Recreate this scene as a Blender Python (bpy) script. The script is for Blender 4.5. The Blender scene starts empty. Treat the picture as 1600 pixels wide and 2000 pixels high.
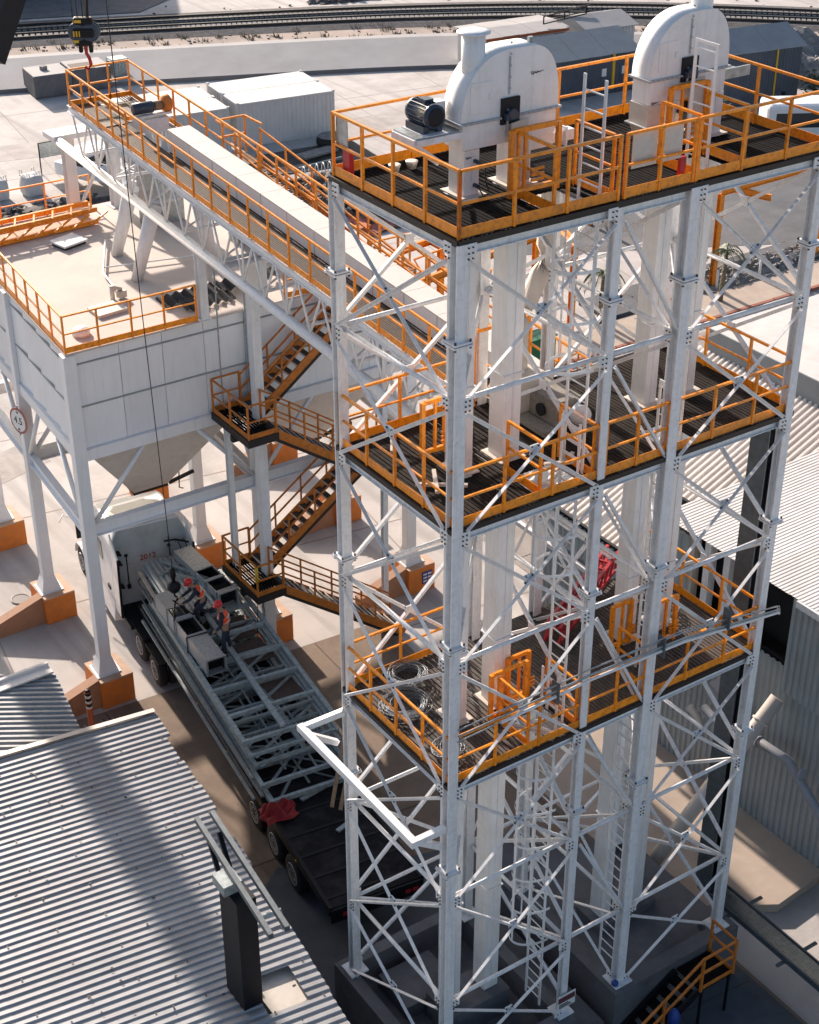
import bpy, math, random
from mathutils import Vector, Matrix
random.seed(7)
R = math.radians
G = -4.3                      # level of the yard
sc = bpy.context.scene
# ---------------------------------------------------------------- camera
cam = bpy.data.cameras.new('camera'); camo = bpy.data.objects.new('camera', cam); sc.collection.objects.link(camo)
cam.sensor_fit = 'HORIZONTAL'; cam.sensor_width = 36; cam.lens = 36 * 3070 / 1600
cam.clip_start = 0.5; cam.clip_end = 1500
camo.location = (-13.318, -18.460, 24.688)
camo.rotation_euler = (R(90 - 30.66), 0, R(56.1 - 90))
sc.camera = camo
# ---------------------------------------------------------------- light
SUN_EL, SUN_AZ = 22.5, 4.0          # degrees; azimuth measured from +Y towards +X
w = bpy.data.worlds.new("World"); sc.world = w; w.use_nodes = True
nt = w.node_tree; bg = nt.nodes['Background']
sky = nt.nodes.new('ShaderNodeTexSky'); sky.sky_type = 'NISHITA'; sky.sun_disc = False
sky.sun_elevation = R(SUN_EL); sky.sun_rotation = R(SUN_AZ); sky.dust_density = 2.5; sky.air_density = 1.0
nt.links.new(sky.outputs[0], bg.inputs[0]); bg.inputs[1].default_value = 0.105
sun = bpy.data.lights.new('sun', 'SUN'); sun.energy = 5.0; sun.angle = R(0.9); sun.color = (1.0, 0.87, 0.76)
suno = bpy.data.objects.new('sun', sun); sc.collection.objects.link(suno)
sd = Vector((math.sin(R(SUN_AZ)) * math.cos(R(SUN_EL)), math.cos(R(SUN_AZ)) * math.cos(R(SUN_EL)), math.sin(R(SUN_EL))))
suno.rotation_euler = (-sd).to_track_quat('-Z', 'Y').to_euler()
suno.location = (0, 40, 40)
vs = sc.view_settings; vs.view_transform = 'Standard'; vs.look = 'None'; vs.gamma = 1; vs.exposure = 0.80; vs.use_curve_mapping = False
sc.cycles.max_bounces = 6; sc.cycles.diffuse_bounces = 3; sc.cycles.glossy_bounces = 2; sc.cycles.transparent_max_bounces = 4
sc.cycles.caustics_reflective = False; sc.cycles.caustics_refractive = False

# ---------------------------------------------------------------- materials
MATS = {}
def mat(name, col, rough=0.6, metal=0.0, var=0.12, scale=2.0, streak=0.0, bump=0.0, bscale=30.0, dirt=None, dirt_amt=0.0, dirt_scale=1.2, spec=0.5, detail=6, objvar=0.0, rust=0.0, tracks=0.0):
    m = bpy.data.materials.new(name); m.use_nodes = True; n = m.node_tree; N = n.nodes; L = n.links
    p = N['Principled BSDF']; p.inputs['Roughness'].default_value = rough; p.inputs['Metallic'].default_value = metal
    p.inputs['Specular IOR Level'].default_value = spec
    geo = N.new('ShaderNodeNewGeometry')
    no = N.new('ShaderNodeTexNoise'); no.inputs['Scale'].default_value = scale; no.inputs['Detail'].default_value = detail; no.inputs['Roughness'].default_value = 0.6
    L.new(geo.outputs['Position'], no.inputs['Vector'])
    mr = N.new('ShaderNodeMapRange'); mr.inputs[1].default_value = 0.3; mr.inputs[2].default_value = 0.7
    mr.inputs[3].default_value = 1 - var; mr.inputs[4].default_value = 1 + var * 0.6
    L.new(no.outputs['Fac'], mr.inputs[0])
    mul = N.new('ShaderNodeVectorMath'); mul.operation = 'SCALE'
    rgb = N.new('ShaderNodeRGB'); rgb.outputs[0].default_value = (*col, 1)
    L.new(rgb.outputs[0], mul.inputs[0]); L.new(mr.outputs[0], mul.inputs['Scale'])
    out = mul.outputs[0]
    if objvar > 0:
        oi = N.new('ShaderNodeObjectInfo'); ro = N.new('ShaderNodeMapRange'); ro.inputs[3].default_value = 1 - objvar; ro.inputs[4].default_value = 1 + objvar
        L.new(oi.outputs['Random'], ro.inputs[0]); m9 = N.new('ShaderNodeVectorMath'); m9.operation = 'SCALE'; L.new(out, m9.inputs[0]); L.new(ro.outputs[0], m9.inputs['Scale']); out = m9.outputs[0]
    if rust > 0:
        n7 = N.new('ShaderNodeTexNoise'); n7.inputs['Scale'].default_value = 3.1; n7.inputs['Detail'].default_value = 10; n7.inputs['Roughness'].default_value = 0.78
        L.new(geo.outputs['Position'], n7.inputs['Vector'])
        r7 = N.new('ShaderNodeMapRange'); r7.inputs[1].default_value = 0.62; r7.inputs[2].default_value = 0.70; r7.inputs[3].default_value = 0; r7.inputs[4].default_value = rust
        L.new(n7.outputs['Fac'], r7.inputs[0]); m7 = N.new('ShaderNodeMix'); m7.data_type = 'RGBA'; L.new(r7.outputs[0], m7.inputs[0]); L.new(out, m7.inputs[6]); m7.inputs[7].default_value = (0.20, 0.11, 0.07, 1); out = m7.outputs[2]
    if tracks > 0:      # tyre marks: long narrow smears in two headings
        for ang, sc_ in ((0.35, 0.55), (-0.9, 0.4)):
            mp8 = N.new('ShaderNodeMapping'); mp8.inputs['Rotation'].default_value = (0, 0, ang); mp8.inputs['Scale'].default_value = (1.3 * sc_, 0.05 * sc_, 1); L.new(geo.outputs['Position'], mp8.inputs[0])
            n8 = N.new('ShaderNodeTexNoise'); n8.inputs['Scale'].default_value = 1.6; n8.inputs['Detail'].default_value = 7; n8.inputs['Distortion'].default_value = 0.6; L.new(mp8.outputs[0], n8.inputs['Vector'])
            r8 = N.new('ShaderNodeMapRange'); r8.inputs[1].default_value = 0.56; r8.inputs[2].default_value = 0.68; r8.inputs[3].default_value = 0; r8.inputs[4].default_value = tracks
            L.new(n8.outputs['Fac'], r8.inputs[0]); m8 = N.new('ShaderNodeMix'); m8.data_type = 'RGBA'; L.new(r8.outputs[0], m8.inputs[0]); L.new(out, m8.inputs[6]); m8.inputs[7].default_value = (col[0] * .42, col[1] * .42, col[2] * .43, 1); out = m8.outputs[2]
    if streak > 0:
        mp = N.new('ShaderNodeMapping'); mp.inputs['Scale'].default_value = (7, 7, 0.5); L.new(geo.outputs['Position'], mp.inputs[0])
        n2 = N.new('ShaderNodeTexNoise'); n2.inputs['Scale'].default_value = 1.6; n2.inputs['Detail'].default_value = 5; L.new(mp.outputs[0], n2.inputs['Vector'])
        r2 = N.new('ShaderNodeMapRange'); r2.inputs[1].default_value = 0.5; r2.inputs[2].default_value = 0.72; r2.inputs[3].default_value = 0; r2.inputs[4].default_value = streak
        L.new(n2.outputs['Fac'], r2.inputs[0])
        mx = N.new('ShaderNodeMix'); mx.data_type = 'RGBA'; L.new(r2.outputs[0], mx.inputs[0]); L.new(out, mx.inputs[6]); mx.inputs[7].default_value = (0.30, 0.27, 0.24, 1)
        out = mx.outputs[2]
    if dirt:
        n3 = N.new('ShaderNodeTexNoise'); n3.inputs['Scale'].default_value = dirt_scale; n3.inputs['Detail'].default_value = 9; n3.inputs['Roughness'].default_value = 0.68; n3.inputs['Distortion'].default_value = 0.4
        L.new(geo.outputs['Position'], n3.inputs['Vector'])
        r3 = N.new('ShaderNodeMapRange'); r3.inputs[1].default_value = 0.48; r3.inputs[2].default_value = 0.66; r3.inputs[3].default_value = 0; r3.inputs[4].default_value = dirt_amt
        L.new(n3.outputs['Fac'], r3.inputs[0])
        m3 = N.new('ShaderNodeMix'); m3.data_type = 'RGBA'; L.new(r3.outputs[0], m3.inputs[0]); L.new(out, m3.inputs[6]); m3.inputs[7].default_value = (*dirt, 1)
        out = m3.outputs[2]
    L.new(out, p.inputs['Base Color'])
    if bump > 0:
        nb = N.new('ShaderNodeTexNoise'); nb.inputs['Scale'].default_value = bscale; nb.inputs['Detail'].default_value = 4; L.new(geo.outputs['Position'], nb.inputs['Vector'])
        b = N.new('ShaderNodeBump'); b.inputs['Strength'].default_value = bump; b.inputs['Distance'].default_value = 0.02
        L.new(nb.outputs['Fac'], b.inputs['Height']); L.new(b.outputs[0], p.inputs['Normal'])
    MATS[name] = m
    return m
WHITE = mat('white_steel_paint', (0.78, 0.78, 0.79), 0.42, rust=0.5, var=0.06, scale=4, streak=0.22, dirt=(0.34, 0.31, 0.28), dirt_amt=0.26, dirt_scale=9)
CLEANW = mat('clean_white_paint', (0.80, 0.80, 0.80), 0.45, rust=0.28, var=0.04, scale=1.5, streak=0.15, dirt=(0.5, 0.47, 0.44), dirt_amt=0.22, dirt_scale=3.5)
PANELW = mat('silo_panel_paint', (0.80, 0.80, 0.81), 0.5, objvar=0.05, rust=0.15, var=0.05, scale=0.8, streak=0.10)
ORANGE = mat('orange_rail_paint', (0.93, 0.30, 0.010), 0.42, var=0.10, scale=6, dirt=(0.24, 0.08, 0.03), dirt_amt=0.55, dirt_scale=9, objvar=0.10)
PEDOR = mat('orange_pedestal_paint', (0.66, 0.20, 0.03), 0.7, var=0.12, scale=3, dirt=(0.35, 0.16, 0.08), dirt_amt=0.4, dirt_scale=4)
PEDTOP = mat('peach_paint', (0.55, 0.36, 0.25), 0.8, var=0.15, scale=4)
GRATE = mat('dark_grating_steel', (0.009, 0.0075, 0.008), 0.95, var=0.4, scale=7, spec=0.08)
GRATE3 = mat('brown_grey_grating_steel', (0.030, 0.024, 0.021), 0.9, var=0.5, scale=3, spec=0.1)
GRATE2 = mat('dusty_grating_steel', (0.085, 0.068, 0.058), 0.8, metal=0.1, var=0.45, scale=3)
DARKEDGE = mat('dark_channel_steel', (0.016, 0.012, 0.012), 0.6, var=0.4, scale=9)
GALV = mat('galvanized_steel', (0.36, 0.39, 0.40), 0.42, metal=0.55, var=0.3, scale=9, detail=8)
GALVD = mat('grey_green_frame_steel', (0.34, 0.385, 0.385), 0.5, metal=0.2, var=0.35, scale=8)
CORR = mat('galvanized_roof_sheet', (0.29, 0.295, 0.305), 0.5, objvar=0.12, metal=0.25, var=0.18, scale=1.5, dirt=(0.20, 0.18, 0.17), dirt_amt=0.35, dirt_scale=1.1)
CORRW = mat('white_roof_sheet', (0.74, 0.68, 0.63), 0.5, objvar=0.07, var=0.08, scale=1.5, dirt=(0.4, 0.35, 0.3), dirt_amt=0.2)
CORRG = mat('grey_wall_sheet', (0.34, 0.39, 0.41), 0.5, metal=0.1, var=0.12, scale=1.2, streak=0.25, dirt=(0.42, 0.27, 0.18), dirt_amt=0.25, dirt_scale=0.6)
CONC = mat('pale_yard_concrete', (0.505, 0.468, 0.442), 0.85, tracks=0.42, var=0.16, scale=0.35, dirt=(0.32, 0.29, 0.27), dirt_amt=0.65, dirt_scale=0.28, bump=0.25, bscale=14, detail=10)
CONC2 = mat('brown_worn_concrete', (0.24, 0.175, 0.128), 0.9, tracks=0.45, var=0.2, scale=1.2, dirt=(0.17, 0.12, 0.09), dirt_amt=0.55, dirt_scale=0.8, bump=0.4, bscale=18, detail=10)
DIRT = mat('dusty_earth', (0.40, 0.32, 0.27), 0.95, var=0.3, scale=0.25, dirt=(0.22, 0.18, 0.16), dirt_amt=0.6, dirt_scale=0.12, bump=0.5, bscale=6, detail=10)
CONCG = mat('grey_pad_concrete', (0.115, 0.115, 0.125), 0.85, var=0.25, scale=1.5, dirt=(0.06, 0.06, 0.065), dirt_amt=0.6, dirt_scale=1.0, bump=0.3, bscale=20)
CONCL = mat('light_slab_concrete', (0.46, 0.37, 0.30), 0.85, var=0.16, scale=0.9, dirt=(0.30, 0.24, 0.20), dirt_amt=0.4, dirt_scale=0.7)
CANAL = mat('smooth_channel_concrete', (0.38, 0.365, 0.36), 0.8, var=0.14, scale=0.4, dirt=(0.35, 0.32, 0.30), dirt_amt=0.3, dirt_scale=0.3)
DARKGR = mat('dark_grey_ground', (0.115, 0.12, 0.13), 0.9, var=0.25, scale=0.8, dirt=(0.2, 0.18, 0.17), dirt_amt=0.5, dirt_scale=0.2, bump=0.3)
BALLAST = mat('dark_ballast', (0.12, 0.11, 0.11), 0.95, var=0.5, scale=3, bump=0.8, bscale=8)
RAILST = mat('dark_rail_steel', (0.05, 0.045, 0.045), 0.4, metal=0.5)
TIE = mat('pale_sleeper_concrete', (0.20, 0.19, 0.185), 0.9)
BLACK = mat('black_paint', (0.007, 0.007, 0.010), 0.5, var=0.3, scale=5, spec=0.25)
BLACKDUST = mat('dusty_black_deck', (0.010, 0.009, 0.011), 0.85, spec=0.2, var=0.5, scale=3, dirt=(0.045, 0.04, 0.042), dirt_amt=0.5, dirt_scale=1.5)
RUBBER = mat('tyre_rubber', (0.018, 0.017, 0.017), 0.85, var=0.3, scale=8)
CHROME = mat('polished_wheel', (0.72, 0.72, 0.72), 0.32, metal=0.35)
TRUCKW = mat('truck_white_paint', (0.80, 0.80, 0.80), 0.22, var=0.03)
TRUCKB = mat('cab_back_grey_white', (0.42, 0.48, 0.50), 0.5, var=0.12, scale=2, dirt=(0.25, 0.26, 0.27), dirt_amt=0.35, dirt_scale=1.6)
GLASS = mat('dark_window_glass', (0.035, 0.04, 0.045), 0.08, var=0.0, spec=0.8)
RED = mat('red_paint', (0.42, 0.014, 0.02), 0.45, var=0.2, scale=5)
HELM = mat('red_helmet', (0.62, 0.02, 0.025), 0.28, var=0.03)
VEST = mat('orange_red_vest', (1.0, 0.10, 0.02), 0.7, var=0.15, scale=12)
REFL = mat('reflective_strip', (0.72, 0.68, 0.60), 0.4)
NAVY = mat('navy_work_cloth', (0.018, 0.022, 0.04), 0.85, var=0.3, scale=12)
SKIN = mat('skin', (0.33, 0.17, 0.11), 0.55)
CLOTHR = mat('red_tarp', (0.30, 0.018, 0.02), 0.7, var=0.3, scale=6, bump=0.4)
WOOD = mat('old_timber', (0.32, 0.20, 0.11), 0.8, var=0.3, scale=9)
MOTOR = mat('blue_motor_casing', (0.028, 0.045, 0.075), 0.35, var=0.2, scale=8)
ZINC = mat('duct_sheet_metal', (0.50, 0.53, 0.54), 0.36, metal=0.6, var=0.28, scale=14, detail=8)
WIRE = mat('loose_cable', (0.20, 0.22, 0.24), 0.4, metal=0.4, var=0.4, scale=20)
ROPE = mat('steel_rope', (0.02, 0.02, 0.022), 0.5, metal=0.4)
LEAF = mat('palm_leaf', (0.11, 0.14, 0.03), 0.6, var=0.5, scale=3)
SHRUB = mat('shrub_leaf', (0.035, 0.055, 0.025), 0.7, var=0.5, scale=5)
TRUNK = mat('palm_trunk', (0.2, 0.16, 0.12), 0.9, var=0.3, scale=8)
GRAVEL = mat('grey_gravel', (0.24, 0.225, 0.215), 0.95, var=0.4, scale=2.5, bump=1.0, bscale=9)
RUBBLE = mat('dark_rubble', (0.13, 0.115, 0.105), 0.95, var=0.6, scale=3, bump=1.0, bscale=7)
SHEDG = mat('blue_grey_roof', (0.24, 0.26, 0.275), 0.6, var=0.12, scale=1)
SHEDW = mat('slate_wall', (0.075, 0.09, 0.115), 0.7, var=0.2, scale=1)
CONTW = mat('container_white', (0.62, 0.60, 0.58), 0.5, var=0.06, scale=1, streak=0.15)
BAG = mat('woven_bag', (0.62, 0.60, 0.58), 0.8, var=0.12, scale=4)
KERBR = mat('faded_red_kerb', (0.32, 0.11, 0.07), 0.8, var=0.25, scale=2)
YEL = mat('yellow_paint', (0.65, 0.38, 0.02), 0.5)
GREEN = mat('green_panel', (0.01, 0.16, 0.08), 0.5)
BLUE = mat('blue_plastic', (0.01, 0.05, 0.25), 0.5)
REDNET = mat('red_barrier_plastic', (0.55, 0.06, 0.045), 0.6, var=0.2, scale=5)
PINKNET = mat('faded_red_mesh', (0.45, 0.16, 0.13), 0.8, var=0.4, scale=4)
SIGNW = mat('sign_white', (0.75, 0.75, 0.74), 0.4, var=0.03)
MARK = mat('black_marker', (0.02, 0.02, 0.025), 0.6)
BOLT = mat('dark_bolt', (0.05, 0.045, 0.045), 0.5)
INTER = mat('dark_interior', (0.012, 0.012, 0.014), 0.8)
PIPEB = mat('beige_pipe', (0.60, 0.53, 0.47), 0.4, var=0.06)
PIPEG = mat('grey_duct_pipe', (0.30, 0.30, 0.32), 0.4, var=0.15, scale=4)
TRAYM = mat('cable_tray_grey', (0.10, 0.12, 0.135), 0.5, metal=0.3, var=0.3, scale=6)

# ---------------------------------------------------------------- objects
COL = sc.collection
ROOT = {}; CUM = {}; FR = {}
def thing(name, label, cat, loc=(0, 0, 0), rz=0.0, group=None):
    o = bpy.data.objects.new(name, None); COL.objects.link(o); o.empty_display_size = 0.3
    o.location = loc; o.rotation_euler = (0, 0, rz); o['label'] = label; o['category'] = cat
    if group: o['group'] = group
    FR[o.name] = (Vector(loc), rz); CUM[o.name] = Vector((0, 0, 0)); ROOT[o.name] = o.name
    return o
def tag(o, label, cat, group=None):
    o['label'] = label; o['category'] = cat
    if group: o['group'] = group
    return o
def V(*a): return Vector(a)
UZ = Vector((0, 0, 1))
class MB:
    def __init__(s): s.v = []; s.f = []; s.sm = []
    def _add(s, vs, fs, smooth=False):
        b = len(s.v); s.v.extend([tuple(q) for q in vs]); s.f.extend([tuple(b + i for i in f) for f in fs]); s.sm.extend([smooth] * len(fs)); return s
    def bb(s, x0, x1, y0, y1, z0, z1):
        return s._add([(x0, y0, z0), (x1, y0, z0), (x1, y1, z0), (x0, y1, z0), (x0, y0, z1), (x1, y0, z1), (x1, y1, z1), (x0, y1, z1)],
                      [(0, 3, 2, 1), (4, 5, 6, 7), (0, 1, 5, 4), (1, 2, 6, 5), (2, 3, 7, 6), (3, 0, 4, 7)])
    def box(s, c, sz, rz=0.0, rx=0.0, ry=0.0):
        M = Matrix.Translation(c) @ Matrix.Rotation(rz, 4, 'Z') @ Matrix.Rotation(rx, 4, 'X') @ Matrix.Rotation(ry, 4, 'Y')
        a, b, d = sz[0] / 2, sz[1] / 2, sz[2] / 2
        vs = [M @ V(x, y, z) for z in (-d, d) for (x, y) in ((-a, -b), (a, -b), (a, b), (-a, b))]
        return s._add(vs, [(0, 3, 2, 1), (4, 5, 6, 7), (0, 1, 5, 4), (1, 2, 6, 5), (2, 3, 7, 6), (3, 0, 4, 7)])
    def frame(s, p, q, up=UZ):
        p = Vector(p); q = Vector(q); d = (q - p).normalized(); up = Vector(up)
        if abs(d.dot(up.normalized())) > 0.98: up = V(0, 1, 0) if abs(d.y) < 0.9 else V(1, 0, 0)
        sx = d.cross(up).normalized(); uy = sx.cross(d).normalized()
        return p, q, d, sx, uy
    def prof(s, p, q, pts, up=UZ, smooth=False, cap=True):
        p, q, d, sx, uy = s.frame(p, q, up); n = len(pts)
        vs = [p + sx * a + uy * b for a, b in pts] + [q + sx * a + uy * b for a, b in pts]
        b0 = len(s.v)
        s._add(vs, [(i, (i + 1) % n, n + (i + 1) % n, n + i) for i in range(n)], smooth)
        if cap: s.f.append(tuple(b0 + i for i in range(n - 1, -1, -1))); s.f.append(tuple(b0 + n + i for i in range(n))); s.sm += [False, False]
        return s
    def beam(s, p, q, w, h=None, up=UZ):
        h = h or w; return s.prof(p, q, [(-w / 2, -h / 2), (w / 2, -h / 2), (w / 2, h / 2), (-w / 2, h / 2)], up)
    def ibeam(s, p, q, w, h, t=0.014, tf=0.02, up=UZ):
        a, b, c = w / 2, h / 2, t / 2
        return s.prof(p, q, [(-a, -b), (a, -b), (a, -b + tf), (c, -b + tf), (c, b - tf), (a, b - tf), (a, b), (-a, b), (-a, b - tf), (-c, b - tf), (-c, -b + tf), (-a, -b + tf)], up)
    def angle(s, p, q, w, t=0.012, up=UZ):
        return s.prof(p, q, [(0, 0), (w, 0), (w, t), (t, t), (t, w), (0, w)], up)
    def tube(s, p, q, r, n=8, r2=None, cap=True):
        p, q, d, sx, uy = s.frame(p, q); r2 = r if r2 is None else r2
        cs = [(math.cos(2 * math.pi * i / n), math.sin(2 * math.pi * i / n)) for i in range(n)]
        vs = [p + sx * a * r + uy * b * r for a, b in cs] + [q + sx * a * r2 + uy * b * r2 for a, b in cs]
        b0 = len(s.v); s._add(vs, [(i, (i + 1) % n, n + (i + 1) % n, n + i) for i in range(n)], True)
        if cap: s.f.append(tuple(b0 + i for i in range(n - 1, -1, -1))); s.f.append(tuple(b0 + n + i for i in range(n))); s.sm += [False, False]
        return s
    def path(s, pts, r, n=6, closed=False):
        pts = [Vector(p) for p in pts]; m = len(pts); b0 = len(s.v); up = UZ
        for i, p in enumerate(pts):
            a = pts[(i - 1) % m] if (closed or i > 0) else p; b = pts[(i + 1) % m] if (closed or i < m - 1) else p
            d = (b - a).normalized(); u = up if abs(d.z) < 0.95 else V(1, 0, 0)
            sx = d.cross(u).normalized(); uy = sx.cross(d)
            for k in range(n):
                t = 2 * math.pi * k / n; s.v.append(tuple(p + sx * math.cos(t) * r + uy * math.sin(t) * r))
        for i in range(m if closed else m - 1):
            j = (i + 1) % m
            for k in range(n):
                s.f.append((b0 + i * n + k, b0 + i * n + (k + 1) % n, b0 + j * n + (k + 1) % n, b0 + j * n + k)); s.sm.append(True)
        return s
    def lathe(s, c, prof, n=24, axis=UZ):
        c = Vector(c); axis = Vector(axis).normalized(); ux = axis.orthogonal().normalized(); uy = axis.cross(ux)
        b0 = len(s.v); m = len(prof)
        for r, h in prof:
            for k in range(n):
                t = 2 * math.pi * k / n; s.v.append(tuple(c + axis * h + ux * (r * math.cos(t)) + uy * (r * math.sin(t))))
        for i in range(m - 1):
            for k in range(n):
                s.f.append((b0 + i * n + k, b0 + i * n + (k + 1) % n, b0 + (i + 1) * n + (k + 1) % n, b0 + (i + 1) * n + k)); s.sm.append(True)
        s.f.append(tuple(b0 + k for k in range(n - 1, -1, -1))); s.f.append(tuple(b0 + (m - 1) * n + k for k in range(n))); s.sm += [False, False]
        return s
    def poly(s, pts, th, nrm=UZ):
        nrm = Vector(nrm).normalized(); n = len(pts); a = [Vector(p) for p in pts]; b = [p - nrm * th for p in a]
        return s._add(a + b, [tuple(range(n)), tuple(range(2 * n - 1, n - 1, -1))] + [(i, n + i, n + (i + 1) % n, (i + 1) % n) for i in range(n)])
    def sheet(s, P, U, W, nx, ny, fn):       # grid surface, P origin, U W edge vectors
        P = Vector(P); U = Vector(U); W = Vector(W); b0 = len(s.v)
        for j in range(ny + 1):
            for i in range(nx + 1):
                s.v.append(tuple(P + U * (i / nx) + W * (j / ny) + Vector(fn(i / nx, j / ny))))
        for j in range(ny):
            for i in range(nx):
                a = b0 + j * (nx + 1) + i; s.f.append((a, a + 1, a + nx + 2, a + nx + 1)); s.sm.append(False)
        return s
    def build(s, name, m, parent=None, local=False, label=None, kind=None, bevel=0, cat=None, group=None):
        me = bpy.data.meshes.new(name)
        vs = [Vector(q) for q in s.v]
        if parent is not None and not local:
            loc, rz = FR[ROOT[parent.name]]; Mi = Matrix.Rotation(-rz, 4, 'Z')
            vs = [Mi @ (q - loc) for q in vs]
        c = V(0, 0, 0)
        if vs:
            lo = [min(q[i] for q in vs) for i in range(3)]; hi = [max(q[i] for q in vs) for i in range(3)]
            c = V((lo[0] + hi[0]) / 2, (lo[1] + hi[1]) / 2, (lo[2] + hi[2]) / 2 if parent is not None else lo[2])
        me.from_pydata([q - c for q in vs], [], s.f); me.polygons.foreach_set('use_smooth', s.sm); me.update()
        me.materials.append(m)
        o = bpy.data.objects.new(name, me); COL.objects.link(o)
        if parent is not None:
            o.parent = parent; o.location = c - CUM[parent.name]; CUM[o.name] = c; ROOT[o.name] = ROOT[parent.name]
        else:
            o.location = c; CUM[o.name] = V(0, 0, 0); ROOT[o.name] = o.name; FR[o.name] = (c.copy(), 0.0)
        if bevel:
            b = o.modifiers.new('bevel', 'BEVEL'); b.width = bevel; b.segments = 2; b.limit_method = 'ANGLE'
        if label: o['label'] = label
        if cat: o['category'] = cat
        if group: o['group'] = group
        if kind: o['kind'] = kind
        return o
def struct(name, mb, m): return mb.build(name, m, kind='structure')
def stuff(name, mb, m, label, cat): return mb.build(name, m, kind='stuff', label=label, cat=cat)
def copy_tree(o, loc=None, rz=None, parent=None):
    c = o.copy(); COL.objects.link(c)
    if parent is not None: c.parent = parent
    if loc is not None: c.location = loc
    if rz is not None: c.rotation_euler = (0, 0, rz)
    for ch in list(o.children): copy_tree(ch, parent=c)
    return c
SHARED = {}
def shared_box(key, sz, m):          # one mesh data for alike pieces
    k = (key, tuple(round(a, 3) for a in sz), m.name)
    if k not in SHARED:
        b = MB().box((0, 0, 0), sz); me = bpy.data.meshes.new(key); me.from_pydata(b.v, [], b.f); me.materials.append(m); SHARED[k] = me
    return SHARED[k]
def piece(name, sz, c, m, parent, rot=(0, 0, 0), kind=None):   # cheap box piece, c in world coords (parent thing must have rz 0) or local
    o = bpy.data.objects.new(name, shared_box(name, sz, m)); COL.objects.link(o); o.rotation_euler = rot
    if parent is not None:
        loc, rz = FR[ROOT[parent.name]]; q = Matrix.Rotation(-rz, 4, 'Z') @ (Vector(c) - loc)
        o.parent = parent; o.location = q - CUM[parent.name]; CUM[o.name] = q; ROOT[o.name] = ROOT[parent.name]
    else: o.location = c
    return o
def text(name, body, size, loc, rot, m, parent, depth=0.004, align='CENTER'):
    cu = bpy.data.curves.new(name, 'FONT'); cu.body = body; cu.size = size; cu.extrude = depth; cu.align_x = align; cu.align_y = 'CENTER'
    t = bpy.data.objects.new(name + '_tmp', cu); COL.objects.link(t)
    dg = bpy.context.evaluated_depsgraph_get(); me = bpy.data.meshes.new_from_object(t.evaluated_get(dg)); bpy.data.objects.remove(t)
    me.materials.clear(); me.materials.append(m)
    o = bpy.data.objects.new(name, me); COL.objects.link(o)
    l, rz = FR[ROOT[parent.name]]; q = Matrix.Rotation(-rz, 4, 'Z') @ (Vector(loc) - l)
    o.parent = parent; o.location = q - CUM[parent.name]; o.rotation_euler = rot
    return o

def railing(parent, pts, h=1.07, step=0.97, toe=0.17, m=ORANGE, name='railing', r=0.024, both_ends=True, midz=0.52, skip_toe=False):
    pts = [Vector(p) for p in pts]; b = MB()
    for p, q in zip(pts[:-1], pts[1:]):
        b.beam(p + UZ * h, q + UZ * h, 0.05, 0.045); b.beam(p + UZ * h * midz, q + UZ * h * midz, 0.038, 0.038)
        if not skip_toe: b.beam(p + UZ * (toe / 2 + 0.01), q + UZ * (toe / 2 + 0.01), 0.012, toe)
    rl = b.build(name, m, parent)
    for k, (p, q) in enumerate(zip(pts[:-1], pts[1:])):
        n = max(1, round((q - p).length / step))
        for i in range(n + 1):
            if i == n and k < len(pts) - 2: continue
            c = p.lerp(q, i / n)
            piece('post', (0.05, 0.05, h + 0.04), c + UZ * (h / 2 - 0.01), m, rl)
    return rl

# ================================================================ ground
b = MB(); b.bb(-260, 420, -120, 520, G - 0.5, G); struct('ground', b, CONC)
# brown worn strip in front of the loading bay, cut into bays
b = MB()
for i in range(-6, 5):
    for j in range(0, 6):
        x0 = -14 + 0 * i; 
b = MB()
b.poly([(-30, -20, G + .012), (8.6, -20, G + .012), (8.6, 4.0, G + .012), (9.4, 16.9, G + .012), (-.3, 17.5, G + .012), (-30, 21.0, G + .012)], .012); brown = struct('brown_pavement', b, CONC2)
b = MB(); b.poly([(-2.6, -20, G + .016), (8.5, -20, G + .016), (8.5, 4.2, G + .016), (6.4, 6.6, G + .016), (3.0, 7.6, G + .016), (.9, 8.9, G + .016), (-.9, 7.6, G + .016), (-1.9, 1, G + .016)], .003); struct('shade_tint_sheet', b, mat('blue_grey_shade', (0.105, 0.112, 0.125), 0.9, var=0.25, scale=1.2, dirt=(0.07, 0.07, 0.078), dirt_amt=0.5, dirt_scale=0.7, bump=0.3, bscale=16))  # blue-grey sheet painting the shade on the ground around the towers
b = MB()
for p, q in (((-30, 6.9), (8.6, 3.6)), ((-30, 11.6), (9, 8.6)), ((-30, 2.2), (8.4, -.8)), ((-1.2, -18), (-.1, 17.4)), ((5.7, -18), (6.9, 17.0))):
    b.beam((p[0], p[1], G + .0165), (q[0], q[1], G + .0165), .035, .004)
struct('pavement_joints', b, mat('joint_dark', (0.10, 0.075, 0.06), 0.95))
b = MB()
for k in range(14):
    y = 20 + k * 6.2
    b.beam((-60, y + 5, G + .002), (90, y - 14, G + .002), .05, .004)
for k in range(14):
    x = -30 + k * 7
    b.beam((x, 18, G + .0025), (x + 9, 84, G + .0025), .045, .004)
struct('yard_joints', b, mat('joint_pale', (0.30, 0.25, 0.215), 0.95))
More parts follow.
